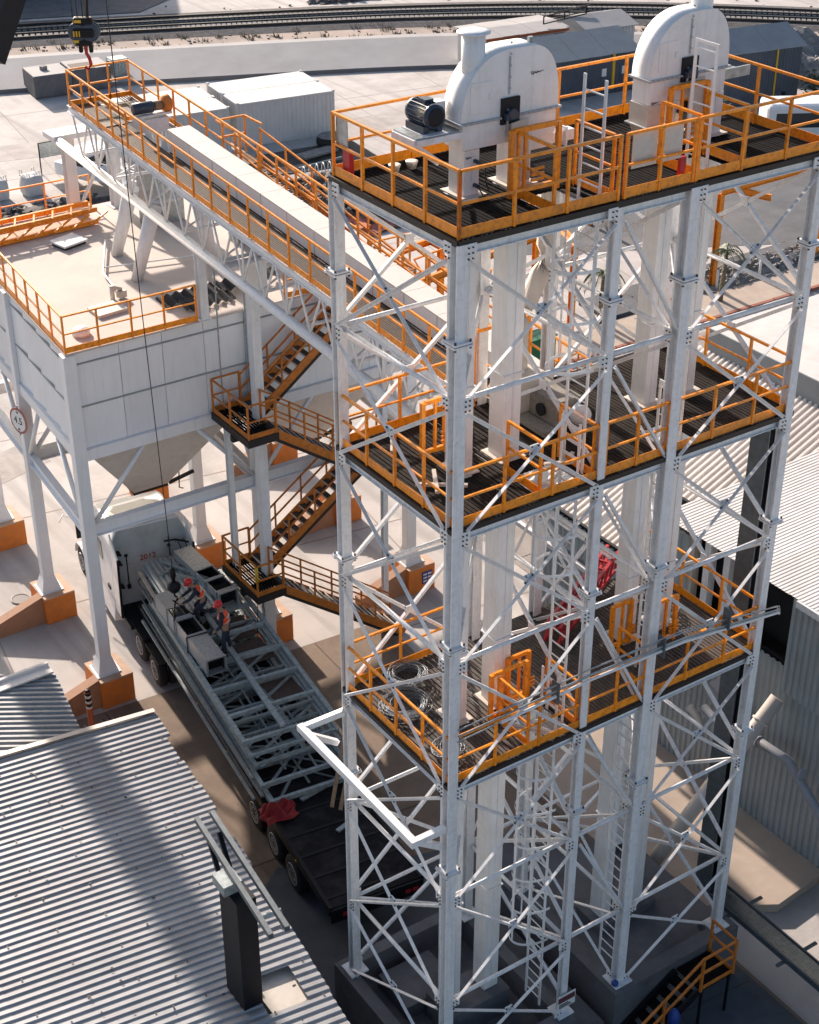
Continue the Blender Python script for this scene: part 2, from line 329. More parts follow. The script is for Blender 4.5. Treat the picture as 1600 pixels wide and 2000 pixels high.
# right hand road of square slabs, pavement with faded red kerb, dark grey ground
b = MB()
for i in range(12):
    for j in range(5):
        x = 15 + i * 4.0; y = 10.4 + j * 3.5
        b.bb(x + .02, x + 3.98, y + .02, y + 3.48, G, G + .015 + random.uniform(0, .006))
struct('slab_road', b, mat('grey_beige_slab', (0.34, 0.30, 0.27), 0.88, var=0.25, scale=0.5, dirt=(0.16, 0.14, 0.13), dirt_amt=0.6, dirt_scale=0.5, bump=0.3))
b = MB(); b.bb(22, 75, 28.7, 30.9, G, G + .14)
pv = struct('pavement', b, CONCL)
b = MB()
for i in range(22): b.bb(22 + i * 2.4, 24.36 + i * 2.4, 28.5, 28.7, G, G + .16 + .004 * (i % 2))
b.build('kerb', KERBR, pv)
b = MB(); b.bb(31, 150, 33.5, 90, G, G + .01); 
b = MB(); b.poly([(29.5, 41.5, G + .012), (44, 34, G + .012), (90, 26, G + .012), (150, 30, G + .012), (110, 70, G + .012), (75, 52, G + .012), (62, 47, G + .012), (44, 47.5, G + .012)], .012); struct('dark_ground', b, DARKGR)  # dark grey sheet over the far right ground
# earth margin beside the rails, ballast, rails
def curve_pts():
    ks = [(-25, 110.5), (5, 103.2), (27.3, 96.3), (42, 90.8), (56, 84.7), (69, 76.8), (81, 66.3), (93, 53), (104, 38)]
    out = []
    for i in range(len(ks) - 1):
        p0 = Vector(ks[max(i - 1, 0)]); p1 = Vector(ks[i]); p2 = Vector(ks[i + 1]); p3 = Vector(ks[min(i + 2, len(ks) - 1)])
        for t in [k / 8 for k in range(8)]:
            out.append(0.5 * ((2 * p1) + (-p0 + p2) * t + (2 * p0 - 5 * p1 + 4 * p2 - p3) * t * t + (-p0 + 3 * p1 - 3 * p2 + p3) * t ** 3))
    return out
CP = curve_pts()
def offs(d):
    r = []
    for i, p in enumerate(CP):
        a = CP[max(i - 1, 0)]; c = CP[min(i + 1, len(CP) - 1)]; t = (c - a).normalized(); r.append(p + Vector((-t.y, t.x)) * d)
    return r
def ribbon(d0, d1, z0, z1, m, name, kind='structure'):
    a = offs(d0); c = offs(d1); b = MB(); n = len(a)
    vs = [(p.x, p.y, z0) for p in a] + [(p.x, p.y, z1) for p in c]
    b._add(vs, [(i, i + 1, n + i + 1, n + i) for i in range(n - 1)])
    return struct(name, b, m)
ribbon(-9.5, 3.2, G + .03, G + .03, DIRT, 'earth_margin')
ribbon(-3.0, 3.0, G + .25, G + .25, BALLAST, 'railway_ballast')
ribbon(-3.9, -3.0, G + .04, G + .25, BALLAST, 'ballast_slope')
rw = thing('railway_track', 'curved railway track on dark ballast crossing behind the yard', 'railway', (27, 96, G + .25))
for d, nm in ((1.5, 'rail'), (.1, 'rail'), (-1.2, 'rail'), (-2.4, 'rail')):
    b = MB(); pts = offs(d)
    for p, q in zip(pts[:-1], pts[1:]): b.beam((p.x, p.y, G + .36), (q.x, q.y, G + .36), .14, .17)
    b.build(nm, RAILST, rw)
b = MB(); pts = offs(-.55); po = offs(-.95)
for i in range(len(pts) - 1):
    for k in range(5):
        p = pts[i].lerp(pts[i + 1], k / 5); t = (pts[i + 1] - pts[i]).normalized()
        b.box((p.x - t.y * .9, p.y + t.x * .9, G + .30), (.3, 1.0, .12), math.atan2(t.y, t.x))
        b.box((p.x + t.y * 1.3, p.y - t.x * 1.3, G + .30), (.3, 1.0, .12), math.atan2(t.y, t.x))
b.build('sleepers', TIE, rw, kind='stuff')
# concrete lined drainage channel bank
ribbon(-15.6, -11.2, G + .25, G + 1.15, CANAL, 'channel_bank')
ribbon(-11.2, -10.4, G + 1.15, G + 1.15, CANAL, 'channel_crest')
ribbon(-10.4, -9.0, G + 1.15, G + .05, CANAL, 'channel_back')
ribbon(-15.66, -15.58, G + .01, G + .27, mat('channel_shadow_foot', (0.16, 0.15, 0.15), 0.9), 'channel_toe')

# ================================================================ towers
F = [16.0, 13.38, 10.83, 8.13, 5.23, 2.45, -0.45]; BASE = -2.78
DY = 3.6
def col_member(p, q, w, par, name='column'):
    return MB().ibeam(p, q, w, w, t=.02, tf=.028, up=(0, 1, 0)).build(name, WHITE, par)
def gusset(b, c, axis, s=.24):
    if axis == 'x': b.bb(c[0] - s / 2, c[0] + s / 2, c[1] - .012, c[1] + .012, c[2] - s / 2, c[2] + s / 2)
    else: b.bb(c[0] - .012, c[0] + .012, c[1] - s / 2, c[1] + s / 2, c[2] - s / 2, c[2] + s / 2)
def xface(par, p, q, axis, zs, off, bolts, plates, double=True):
    """X bracing between columns p and q (xy) for every storey, with gussets and bolts"""
    p = Vector((p[0], p[1])); q = Vector((q[0], q[1])); d = (q - p).normalized(); nrm = Vector((d.y, -d.x)) * off
    a = p + d * .14; c = q - d * .14
    def P(v, z): return (v.x + nrm.x, v.y + nrm.y, z)
    for z1, z0 in zip(zs[:-1], zs[1:]):
        t = .16
        MB().angle(P(a, z1 - t), P(c, z0 + t), .07, .014, up=(nrm.x, nrm.y, 0.001)).build('brace', WHITE, par)
        p2 = (a.x + nrm.x * 1.35, a.y + nrm.y * 1.35, z0 + t); q2 = (c.x + nrm.x * 1.35, c.y + nrm.y * 1.35, z1 - t)
        MB().angle(p2, q2, .07, .014, up=(nrm.x, nrm.y, 0.001)).build('brace', WHITE, par)
        m = (a + c) / 2; gusset(plates, P(m, (z0 + z1) / 2), axis, .18)
        for s in (-1, 1):
            for u in (-1, 1):
                cc = P(m + d * (.075 * s), (z0 + z1) / 2 + .06 * u * s)
                if axis == 'x': bolts.box((cc[0], cc[1] + math.copysign(.03, nrm.y), cc[2]), (.03, .03, .03))
                else: bolts.box((cc[0] + math.copysign(.03, nrm.x), cc[1], cc[2]), (.03, .03, .03))
    for z in zs:
        for v, s in ((a, 1), (c, -1)):
            cc = P(v, z); gusset(plates, (cc[0] + d.x * .02 * s, cc[1] + d.y * .02 * s, cc[2]), axis, .20)
            for k in range(3):
                for u in (-.04, .04):
                    xx = cc[0] + d.x * (u + .0); yy = cc[1] + d.y * (u + .0)
                    if axis == 'x': bolts.box((xx, yy + math.copysign(.022, nrm.y), z + (k - 1) * .09 - .05), (.022, .03, .022))
                    else: bolts.box((xx + math.copysign(.022, nrm.x), yy, z + (k - 1) * .09 - .05), (.022, .03, .022))
def tower(xa, xb, wa, wb, label):
    t = thing('steel_tower', label, 'steel tower', ((xa + xb) / 2, DY / 2, BASE), 0, 'braced steel towers carrying the platforms')
    for x, y, wd in ((xa, 0, wa), (xb, 0, wb), (xa, DY, .20), (xb, DY, .20)):
        c = col_member((x, y, BASE), (x, y, F[0] - .03), wd, t)
        for z in (14.3, 8.42, 3.1):
            fl = MB()
            fl.box((x, y, z), (wd + .16, wd + .16, .03)); fl.box((x, y, z + .045), (wd + .14, wd + .14, .03))
            fo = fl.build('splice_flange', WHITE, c)
            nb = MB()
            for sx in (-1, 1):
                for sy in (-1, 1): nb.tube((x + sx * (wd / 2 + .04), y + sy * (wd / 2 + .04), z - .06), (x + sx * (wd / 2 + .04), y + sy * (wd / 2 + .04), z + .1), .022, 6)
            nb.build('splice_bolts', BOLT, c, kind='stuff')
        MB().box((x, y, BASE + .02), (wd + .26, wd + .26, .04)).build('base_plate', WHITE, c)
    bolts = MB(); plates = MB()
    zs = [z - .13 for z in F] + [BASE + .05]
    xface(t, (xa, 0), (xb, 0), 'x', zs, .10, bolts, plates)
    xface(t, (xb, DY), (xa, DY), 'x', zs, .10, bolts, plates)
    xface(t, (xa, DY), (xa, 0), 'y', zs, .10, bolts, plates)
    xface(t, (xb, 0), (xb, DY), 'y', zs, .10, bolts, plates)
    for i, z in enumerate(F):
        fl = i in (0, 2, 4); zz = z - (.13 if fl else .1)
        for p, q in (((xa, 0), (xb, 0)), ((xa, DY), (xb, DY)), ((xa, 0), (xa, DY)), ((xb, 0), (xb, DY))):
            dd = (Vector(q) - Vector(p)).normalized(); p2 = Vector(p) + dd * .13; q2 = Vector(q) - dd * .13
            if fl: MB().ibeam((p2.x, p2.y, zz), (q2.x, q2.y, zz), .11, .19, .01, .014).build('beam', WHITE, t)
            else: MB().tube((p2.x, p2.y, zz), (q2.x, q2.y, zz), .045, 10).build('strut', WHITE, t)
        if not fl and i < 6:   # plan bracing
            MB().angle((xa + .15, .15, zz - .07), (xb - .15, DY - .15, zz - .07), .07).build('plan_brace', WHITE, t)
        if fl: MB().angle((xa + .15, DY - .15, zz - .12), (xb - .15, .15, zz - .12), .07).build('plan_brace', WHITE, t)
    plates.build('gusset_plates', WHITE, t, kind='stuff'); bolts.build('bolts', BOLT, t, kind='stuff')
    return t
T1 = tower(0, 3.15, .215, .165, 'left white braced steel tower with the heavy corner column nearest the camera')
T2 = tower(4.80, 7.85, .225, .195, 'right white braced steel tower behind the grey cable tray')
# links between the two towers
lk = thing('tower_link', 'white tie beams and single diagonals joining the two steel towers', 'steel bracing', (3.97, 1.8, BASE))
for i, z in enumerate(F):
    for y in (0, DY):
        if i in (0, 2, 4): MB().ibeam((3.28, y, z - .13), (4.64, y, z - .13), .11, .19, .01, .014).build('beam', WHITE, lk)
        else: MB().tube((3.28, y, z - .1), (4.64, y, z - .1), .05, 8).build('strut', WHITE, lk)
for i in range(0, 6):
    MB().angle((3.27, -.05, F[i] - .35), (4.64, -.05, F[i + 1] + .05), .075).build('brace', WHITE, lk)
    if i % 2: MB().angle((4.64, DY, F[i] - .35), (3.27, DY, F[i + 1] + .05), .075).build('brace', WHITE, lk)

# ---------------- platforms
def grating(parent, rects, z, m, pitch=.085, bw=.069, cross=.55):
    b = MB()
    for x0, x1, y0, y1 in rects:
        n = int((x1 - x0) / pitch)
        for i in range(n):
            x = x0 + (i + .5) * (x1 - x0) / n + random.uniform(-.004, .004); b.bb(x - bw / 2, x + bw / 2, y0, y1, z - .035 + random.uniform(0, .004), z)
        k = max(1, int((y1 - y0) / cross))
        for j in range(k + 1):
            y = y0 + .02 + j * (y1 - y0 - .04) / k; b.bb(x0, x1, y - .012, y + .012, z - .028, z - .008)
    b.build('grating_bars', m, parent, kind='stuff')
def edge(parent, pts, z, th=.16):
    for p, q in zip(pts[:-1], pts[1:]):
        MB().beam((p[0], p[1], z - th / 2 - .005), (q[0], q[1], z - th / 2 - .005), .05, th).build('edge_channel', DARKEDGE, parent)
X1 = 7.98
def deck(z, label, holes, m, ext=None):
    t = thing('work_platform', label, 'platform', (3.9, 1.8, z), 0, 'orange railed grating platforms across both towers')
    y0, y1 = -.06, DY + .08
    xs = sorted(set([-.06, X1] + [h[0] for h in holes] + [h[1] for h in holes])); rects = []
    for a, c in zip(xs[:-1], xs[1:]):
        hs = [h for h in holes if h[0] <= a and h[1] >= c]; yy = y0
        for h in sorted(hs, key=lambda h: h[2]):
            if h[2] > yy + .02: rects.append((a, c, yy, h[2]))
            yy = h[3]
        rects.append((a, c, yy, y1))
    grating(t, rects, z + .05, m)
    edge(t, [(-.07, -.07), (X1, -.07), (X1, y1), (-.07, y1), (-.07, -.07)], z + .045, .10)
    for x in [k * 1.57 for k in range(1, 5)]: MB().ibeam((x, .08, z - .07), (x, DY - .08, z - .07), .08, .14, .01, .012).build('joist', DARKEDGE, t)
    return t
H1 = (1.86, 3.02, .02, .98); H2 = (4.95, 5.95, .02, 1.0)
P1 = deck(16.0, 'topmost dark grating platform with orange railings around the two elevator heads', [H1, H2, (1.02, 1.46, 1.3, 1.95), (2.0, 2.5, 1.4, 1.9), (5.62, 6.06, 1.6, 2.1), (6.55, 7.0, 1.6, 2.1)], GRATE)
P2 = deck(10.83, 'middle dark grating platform with loose timbers on it', [(1.86, 3.0, .02, .9), (4.9, 5.6, .02, .95), (1.02, 1.46, 1.3, 1.95), (2.0, 2.5, 1.4, 1.9), (5.62, 6.06, 1.6, 2.1), (6.55, 7.0, 1.6, 2.1)], GRATE3)
P3 = deck(5.23, 'lowest dusty grating platform holding cable coils and a red lattice boom', [(1.86, 3.0, .02, .9), (1.02, 1.46, 1.3, 1.95), (2.0, 2.5, 1.4, 1.9), (5.62, 6.06, 1.6, 2.1), (6.55, 7.0, 1.6, 2.1)], GRATE2)
for P, z in ((P1, 16.05), (P2, 10.88), (P3, 5.28)):
    sw = .02 if P is P1 else .02
    railing(P, [(-.03, DY, z), (-.03, -.03, z)], step=.93)
    railing(P, [(-.03, -.03, z), (3.12, -.03, z)], step=1.05)
    railing(P, [(3.26, -.03, z), (4.74, -.03, z)], step=.75)
    railing(P, [(4.82, -.03, z), (X1 - .03, -.03, z)], step=1.03)
    if P is P1:
        railing(P, [(X1 - .03, -.03, z), (X1 - .03, DY, z), (-.03, DY, z)], step=1.5)
    else:
        railing(P, [(X1 - .03, -.03, z), (X1 - .03, DY, z)], step=1.2); railing(P, [(-.03, DY, z), (2.6, DY, z)], step=1.25)
# inner rails by the hatches
for P, z in ((P1, 16.05), (P2, 10.88), (P3, 5.28)):
    railing(P, [(1.86, 0.05, z), (1.86, 1.0, z)], step=1, name='hatch_railing')
    railing(P, [(3.05, 0.05, z), (3.05, 1.0, z)], step=1, name='hatch_railing')
    if P is not P2: railing(P, [(4.92, 0.05, z), (4.92, 1.0, z)], step=1, name='hatch_railing')
    if P is P1: railing(P, [(5.98, .05, z), (5.98, 1.0, z)], step=1, name='hatch_railing')
def gate(P, x, z, w=.75, y=1.0, rz=0.0):
    b = MB(); y0 = y
    for xx in (x, x + w): b.bb(xx - .04, xx + .04, y0 - .04, y0 + .04, z, z + 1.12)
    for zz in (z + .1, z + 1.1): b.bb(x + .041, x + w - .041, y0 - .03, y0 + .03, zz - .04, zz + .04)
    b.bb(x + .25, x + .3, y0 - .025, y0 + .025, z + .141, z + 1.059)
    for k in range(3): b.bb(x + .42, x + .68, y0 - .02, y0 + .02, z + .2 + k * .09, z + .24 + k * .09)
    b.build('safety_gate', ORANGE, P)
gate(P1, 1.74, 16.05, .95, 1.02); gate(P1, 5.5, 16.05, .85, 1.45)
gate(P2, .95, 10.88, .5, 2.35); gate(P3, 1.75, 5.28, .85, 1.1); gate(P3, 2.35, 5.28, .5, 1.35); gate(P3, 5.25, 5.28, .5, 1.6); gate(P3, 6.1, 5.28, .55, 1.2)
# small orange rear frames on the middle platform
for x in (2.9, 3.5, 4.2): MB().bb(x, x + .07, 3.5, 3.57, 10.88, 12.5).build('gate_post', ORANGE, P2)
MB().beam((2.9, 3.53, 12.46), (4.3, 3.53, 12.46), .07).build('gate_beam', ORANGE, P2)
# small boards hung on the rails
MB().bb(-.0, .016, 3.2, 3.55, 16.6, 17.1).build('sheet_board', GALV, P1)

# ---------------- bucket elevators
def arch(b, x0, x1, y0, y1, z0, z1, n=22):
    """head casing: flat sides, rounded shoulders"""
    cx = (x0 + x1) / 2; rx = (x1 - x0) / 2; rz = z1 - z0
    pr = []
    for i in range(n + 1):
        t = math.pi * i / n; c = math.cos(t); s_ = math.sin(t)
        if c >= 0: pr.append((x0 + .95 - .95 * c ** .92, z0 + rz * s_ ** .92))
        else: pr.append((x1 - .62 + .62 * (-c) ** .85, z0 + rz * s_ ** .72))
    m = len(pr); b0 = len(b.v)
    for x, z in pr: b.v.append((x, y0, z))
    for x, z in pr: b.v.append((x, y1, z))
    for i in range(m - 1): b.f.append((b0 + i, b0 + i + 1, b0 + m + i + 1, b0 + m + i)); b.sm.append(True)
    b.f.append(tuple(b0 + i for i in range(m - 1, -1, -1))); b.f.append(tuple(b0 + m + i for i in range(m))); b.sm += [False, False]
    return pr
def elevator(xl, xr, hx0, hx1, y0, y1, label, chim, mirror):
    t = thing('bucket_elevator', label, 'bucket elevator', ((xl + xr) / 2, (y0 + y1) / 2, BASE), 0, 'white bucket elevators')
    zs = 17.30
    for x, wd in ((xl, .30), (xr, .38)):
        z = BASE
        cuts = [BASE, .3, 3.6, 6.9, 9.6, 12.6, 15.2, 16.85]
        for a, c in zip(cuts[:-1], cuts[1:]):
            MB().bb(x, x + wd, y0 + .06, y1 - .02, a + .012, c - .012).build('casing_leg', CLEANW, t, bevel=.006)
            if a > BASE: MB().bb(x - .03, x + wd + .03, y0 + .03, y1 + .01, a - .0115, a + .0115).build('casing_flange', CLEANW, t)
        for zz in (16.07, 10.9, 5.3): MB().bb(x - .1, x + wd + .1, y0 - .04, y1 + .08, zz, zz + .025).build('collar_plate', mat_cream, t)
        MB().bb(x + wd / 2 - .008, x + wd / 2 + .008, y0 + .048, y0 + .059, BASE + .1, 16.8).build('casing_seam', WHITE, t)
    # head
    b = MB(); b.bb(hx0 + .03, hx1 - .03, y0 + .01, y1 - .01, 16.86, zs - .025); hb = b.build('head_body', CLEANW, t, bevel=.01)
    MB().bb(hx0 - .05, hx1 + .05, y0 - .04, y1 + .04, zs - .024, zs + .012).build('head_flange', mat('seam_grey' + label[:4], (.42, .43, .44), .5), t)
    b = MB(); arch(b, hx0, hx1, y0, y1, zs + .013, 18.36); hd = b.build('head_cover', CLEANW, t)
    cx = (hx0 + hx1) / 2 - .05
    b = MB(); b.bb(cx - .012, cx + .012, y0 - .022, y0 - .001, zs + .35, 18.25); b.build('cover_joint', mat_seam, hd)
    bo = MB()
    for k in range(5): bo.box((cx, y0 - .03, zs + .45 + k * .18), (.03, .02, .03))
    bo.build('cover_bolts', mat_seam, hd, kind='stuff')
    b = MB(); b.box((cx + .55, y0 + .2, 18.38), (.08, .06, .12)); b.build('lifting_lug', GALV, hd)
    fb_ = MB()
    for k in range(17):
        fb_.box((hx0 + .06 + k * (hx1 - hx0 - .12) / 16, y0 - .048, zs - .006), (.025, .02, .025))
    fb_.build('flange_bolts', mat_seam, t, kind='stuff')
    dr = MB(); dx0 = hx0 + .16; dr.bb(dx0, dx0 + .42, y0 - .012, y0 - .002, zs + .12, zs + .62); dr.bb(dx0 + .36, dx0 + .40, y0 - .035, y0 - .0125, zs + .33, zs + .43); dr.build('inspection_door', CLEANW, t, bevel=.004)
    # bearing recess with shaft
    b = MB(); b.bb(cx - .16, cx + .20, y0 - .046, y0 - .002, zs - .12, zs + .30); b.build('bearing_opening', INTER, t)
    b = MB(); b.tube((cx, y0 - .16, zs + .06), (cx, y0 - .047, zs + .06), .085, 16); b.box((cx, y0 - .1, zs + .02), (.24, .09, .1)); b.build('shaft_bearing', MOTOR, t)
    b = MB(); b.beam((cx - .05, y0 - .06, zs + .14), (cx - .1, y0 - .10, zs - .3), .03); b.build('bearing_arm', GALV, t)
    # hanging guard boards
    b = MB(); b.poly([(cx + .0, y0 - .10, zs - .10), (cx + .34, y0 - .10, zs - .06), (cx + .36, y0 - .16, 16.22), (cx - .06, y0 - .16, 16.22)], .02, (0, -1, .1)); b.build('guard_board', mat_cream, t)
    # chimney
    ch = MB(); zc = 17.75
    ch.tube((chim, y0 + .27, zc), (chim, y0 + .27, 18.62 + mirror * .5), .19, 22); c_ = ch.build('vent_pipe', CLEANW, t)
    MB().lathe((chim, y0 + .27, 18.621 + mirror * .5), [(.195, 0), (.27, .01), (.27, .03), (.18, .055), (.03, .065)], 24).build('vent_cap', CLEANW, c_)
    # inspection doors and switches
    for q in ((xl + .15, 16.65), (xl + .15, 16.25)): MB().tube((q[0] + .06, y0 - .05, q[1]), (q[0] + .06, y0 + .059, q[1]), .035, 10).build('switch_knob', MOTOR, t)
    b = MB(); b.path([(xl + .2, y0 - .02, 16.66), (xl + .33, y0 - .06, 16.6), (xl + .36, y0 - .05, 16.3), (xl + .42, y0 - .05, 16.15)], .012, 5); b.path([(xl + .2, y0 - .02, 16.26), (xl + .3, y0 - .06, 16.1), (xl + .42, y0 - .05, 16.08)], .012, 5); b.build('switch_cable', MARK, t)
    return t
mat_cream = mat('cream_sheet', (0.62, 0.56, 0.49), 0.6, var=0.1, scale=3, dirt=(0.35, 0.3, 0.25), dirt_amt=0.35, dirt_scale=3)
mat_seam = mat('seam_grey', (.40, .41, .42), .5)
E1 = elevator(1.09, 2.06, .98, 2.92, 1.35, 1.86, 'left white bucket elevator with round-shouldered head and capped vent pipe', 1.38, False)
E2 = elevator(5.68, 6.60, 5.13, 6.95, 1.6, 2.08, 'right white bucket elevator with round-shouldered head cut by the top of the picture', 6.45, True)
# scribbled marks on the casings
def scribble(par, x, y, z, s=.2):
    b = MB(); pts = [(x + s * (k / 9), y - .004, z + s * .22 * math.sin(k * 2.3) * (1 - k / 11)) for k in range(10)]
    b.path(pts, .006, 4); b.path([(x, y - .004, z - .02), (x + s * 1.3, y - .004, z + .01)], .004, 4); b.build('marker_scrawl', MARK, par)
scribble(E1, 2.33, 1.348, 17.92); scribble(E1, 1.12, 1.408, 16.72, .12); scribble(E2, 5.2, 1.6, 16.9, .15)
# E1 side outlet box and small hopper, E2 left chute
b = MB(); b.bb(2.9, 3.42, 1.5, 1.68, 16.62, 16.80); b.bb(3.2, 3.23, 1.44, 1.74, 16.55, 16.87); b.build('sampling_arm', CLEANW, E1)
b = MB()
b._add([(5.13, 1.6, 16.5), (5.5, 1.6, 16.5), (5.5, 2.08, 16.5), (5.13, 2.08, 16.5), (5.3, 1.8, 16.1), (5.6, 1.8, 16.1), (5.6, 2.05, 16.1), (5.3, 2.05, 16.1)], [(0, 1, 5, 4), (1, 2, 6, 5), (2, 3, 7, 6), (3, 0, 4, 7), (4, 5, 6, 7)])
b.bb(5.13, 5.5, 1.602, 2.078, 16.5, 16.858); b.build('outlet_chute', mat_cream, E2)
MB().bb(5.08, 5.55, 1.55, 2.13, 16.48, 16.498).build('chute_flange', CLEANW, E2)
b = MB(); b.bb(2.1, 2.9, 1.42, 1.80, 16.62, 16.858); b.build('outlet_box', CLEANW, E1)
b = MB(); b.bb(6.96, 7.6, 1.75, 2.1, 17.05, 17.09); b.bb(6.96, 7.62, 1.7, 1.745, 17.02, 17.2); b.build('motor_shelf', GALV, E2)
# motor with its shelf
ms = thing('motor_bracket', 'white bolted steel shelf carrying the blue motor beside the left elevator head', 'bracket', (.55, 1.6, 16.05))
MB().bb(.12, .96, 1.35, 2.0, 17.20, 17.225).build('shelf_plate', GALV, ms)
b = MB(); b.beam((.12, 1.33, 17.15), (.97, 1.33, 17.15), .05, .1); b.beam((.12, 2.02, 17.15), (.97, 2.02, 17.15), .05, .1); b.beam((.1, 1.36, 17.15), (.1, 1.99, 17.15), .05, .1); b.build('shelf_rail', WHITE, ms)
for y in (1.36, 1.98): MB().beam((.15, y, 17.1), (.97, y, 16.5), .05).build('shelf_strut', WHITE, ms)
mo = thing('electric_motor', 'dark blue finned electric motor on the shelf left of the left elevator head', 'motor', (.5, 1.65, 17.23))
b = MB(); b.lathe((.5, 1.38, 17.5), [(.10, -.02), (.19, 0), (.20, .06), (.185, .08), (.185, .5), (.2, .52), (.19, .58), (.08, .6)], 28, (0, 1, 0)); bd = b.build('motor_body', MOTOR, mo)
b = MB()
for k in range(20):
    a = 2 * math.pi * k / 20; b.box((.5 + .195 * math.cos(a), 1.68, 17.5 + .195 * math.sin(a)), (.008, .4, .035), 0, 0, -a + math.pi / 2)
b.build('cooling_fins', MOTOR, bd, kind='stuff')
MB().lathe((.5, 1.36, 17.5), [(.02, -.012), (.14, -.01), (.15, 0)], 24, (0, 1, 0)).build('fan_grille', INTER, bd)
b = MB(); b.bb(.32, .42, 1.45, 1.95, 17.235, 17.35); b.bb(.58, .68, 1.45, 1.95, 17.235, 17.35); b.build('motor_foot', MOTOR, mo)
MB().bb(.42, .58, 1.55, 1.75, 17.66, 17.74).build('terminal_box', MOTOR, mo)
MB().bb(.28, .72, 1.32, 2.0, 17.226, 17.2345).build('slide_plate', WHITE, mo)
b = MB(); b.bb(.74, .95, 1.75, 1.95, 17.23, 17.6); b.build('belt_guard', WHITE, mo)
# lower casing of elevators: inspection frames on platform 3
# ---------------- ladders
def ladder(x, ya, yb, z0, z1, label, cage=None, group=None, n='ladder'):
    t = thing(n, label, 'ladder', (x, (ya + yb) / 2, z0), 0, group)
    for y in (ya, yb): MB().bb(x - .012, x + .012, y - .03, y + .03, z0, z1).build('stile', CLEANW, t)
    k = int((z1 - z0) / .3)
    for i in range(k): piece('rung', (.022, abs(yb - ya) - .06, .022), (x, (ya + yb) / 2, z0 + .2 + i * .3), CLEANW, t)
    if z1 - int(z1) > -1 and cage is None: MB().bb(x - .012, x + .012, ya + .031, yb - .031, z1 - .05, z1 - .0).build('top_bar', CLEANW, t)
    if cage:
        c0, c1, side = cage; ym = (ya + yb) / 2
        nz = max(2, round((c1 - c0) / .95))
        for i in range(nz + 1):
            z = c0 + (c1 - c0) * i / nz; b = MB(); pts = []
            for k in range(17):
                a = math.pi * k / 16; pts.append((x + side * (.0 + .68 * math.sin(a)), ym + .40 * math.cos(a), z))
            for p, q in zip(pts[:-1], pts[1:]): b.beam(p, q, .008, .06)
            b.build('cage_hoop', CLEANW, t)
        for k in (1, 4, 8, 12, 15):
            a = math.pi * k / 16; xx = x + side * .67 * math.sin(a); yy = ym + .39 * math.cos(a)
            MB().bb(xx - .018, xx + .018, yy - .006, yy + .006, c0, c1).build('cage_strap', CLEANW, t)
    return t
ladder(2.98, .25, .78, 10.9, 17.95, 'white caged ladder between the middle and top platforms of the left tower', (13.0, 15.75, -1), 'white access ladders')
ladder(2.90, .27, .76, 5.3, 11.9, 'white caged ladder between the lowest and middle platforms of the left tower', (8.9, 10.5, -1), 'white access ladders')
ladder(2.85, .40, .88, BASE, 6.3, 'white caged ladder at the foot of the left tower', (-.6, 4.9, -1), 'white access ladders')
ladder(5.42, .35, .85, 10.9, 18.15, 'white ladder rising through the top hatch of the right tower', None, 'white access ladders')
ladder(5.30, .35, .85, 5.3, 11.9, 'white ladder between the lowest and middle platforms of the right tower', None, 'white access ladders')
ladder(4.98, .35, .85, BASE, 5.2, 'white ladder at the foot of the right tower', None, 'white access ladders')
# ---------------- bracket frame on the left side
bf = thing('side_bracket', 'white welded pipe frame jutting out from the left side of the left tower', 'bracket', (-.5, 2.0, 4.0))
b = MB(); b.beam((-.86, 4.15, 4.28), (-.86, -.12, 4.28), .15, .15); b.build('outer_bar', CLEANW, bf)
b = MB(); b.beam((-.787, 4.07, 4.28), (-.14, 4.07 - .5, 4.28 + .45), .13, .13); b.build('arm', CLEANW, bf)
b = MB(); b.beam((-.787, -.05, 4.28), (-.14, -.05, 4.28), .13, .13); b.build('arm', CLEANW, bf)
for y in (3.9, .1): MB().beam((-.80, y, 4.2), (-.12, y, 3.7), .12, .12).build('strut', CLEANW, bf)
# ---------------- cable bundle running across the front of the lower platform
cb = thing('conduit_run', 'bundle of grey pipes lashed across the front of the lowest platform', 'pipe bundle', (3.5, -.35, 6.7))
for k, (dz, dy, r) in enumerate(((0, 0, .018), (.07, -.05, .018), (.13, .02, .014), (-.08, -.03, .032), (-.15, .03, .014), (.19, -.04, .012))):
    b = MB(); b.path([(.9 if k % 2 else -.05, -.30 + dy, 6.62 + dz), (3.0, -.32 + dy, 6.74 + dz), (5.4, -.30 + dy, 6.60 + dz + .02 * k), (8.1, -.28 + dy, 6.30 + dz * .6), (11.9, 2.9 + dy, 3.0 + dz * .4)], r, 7); b.build('pipe', GALV if k != 3 else CLEANW, cb)
for x in (2.2, 4.85, 6.6): MB().bb(x - .02, x + .02, -.40, -.2, 6.44, 6.9).build('clamp', TRAYM, cb)
# ---------------- vertical cable tray
ct = thing('cable_tray', 'tall grey cable tray dropping beside the right tower and running off along the ground', 'cable tray', (8.75, 1.15, BASE))
b = MB(); b.bb(8.55, 8.58, .95, 1.45, -2.9, 9.8); b.bb(8.98, 9.01, .95, 1.45, -2.9, 9.8); b.bb(8.581, 8.979, 1.40, 1.43, -2.9, 9.8); b.build('tray_wall', TRAYM, ct)
for k in range(9): MB().tube((8.61 + k * .043, 1.2 - .02 * (k % 3), -2.8), (8.61 + k * .043, 1.2 - .02 * (k % 3), 9.6 - .25 * (k % 4)), .019, 6).build('cable', BLACK if k % 3 else GALV, ct)
b = MB(); b.bb(8.5, 8.53, -14, 1.3, -3.0, -2.85); b.bb(9.05, 9.08, -14, 1.3, -3.0, -2.85); b.bb(8.531, 9.049, -14, 1.3, -3.0, -2.98); b.build('tray_floor', TRAYM, ct)
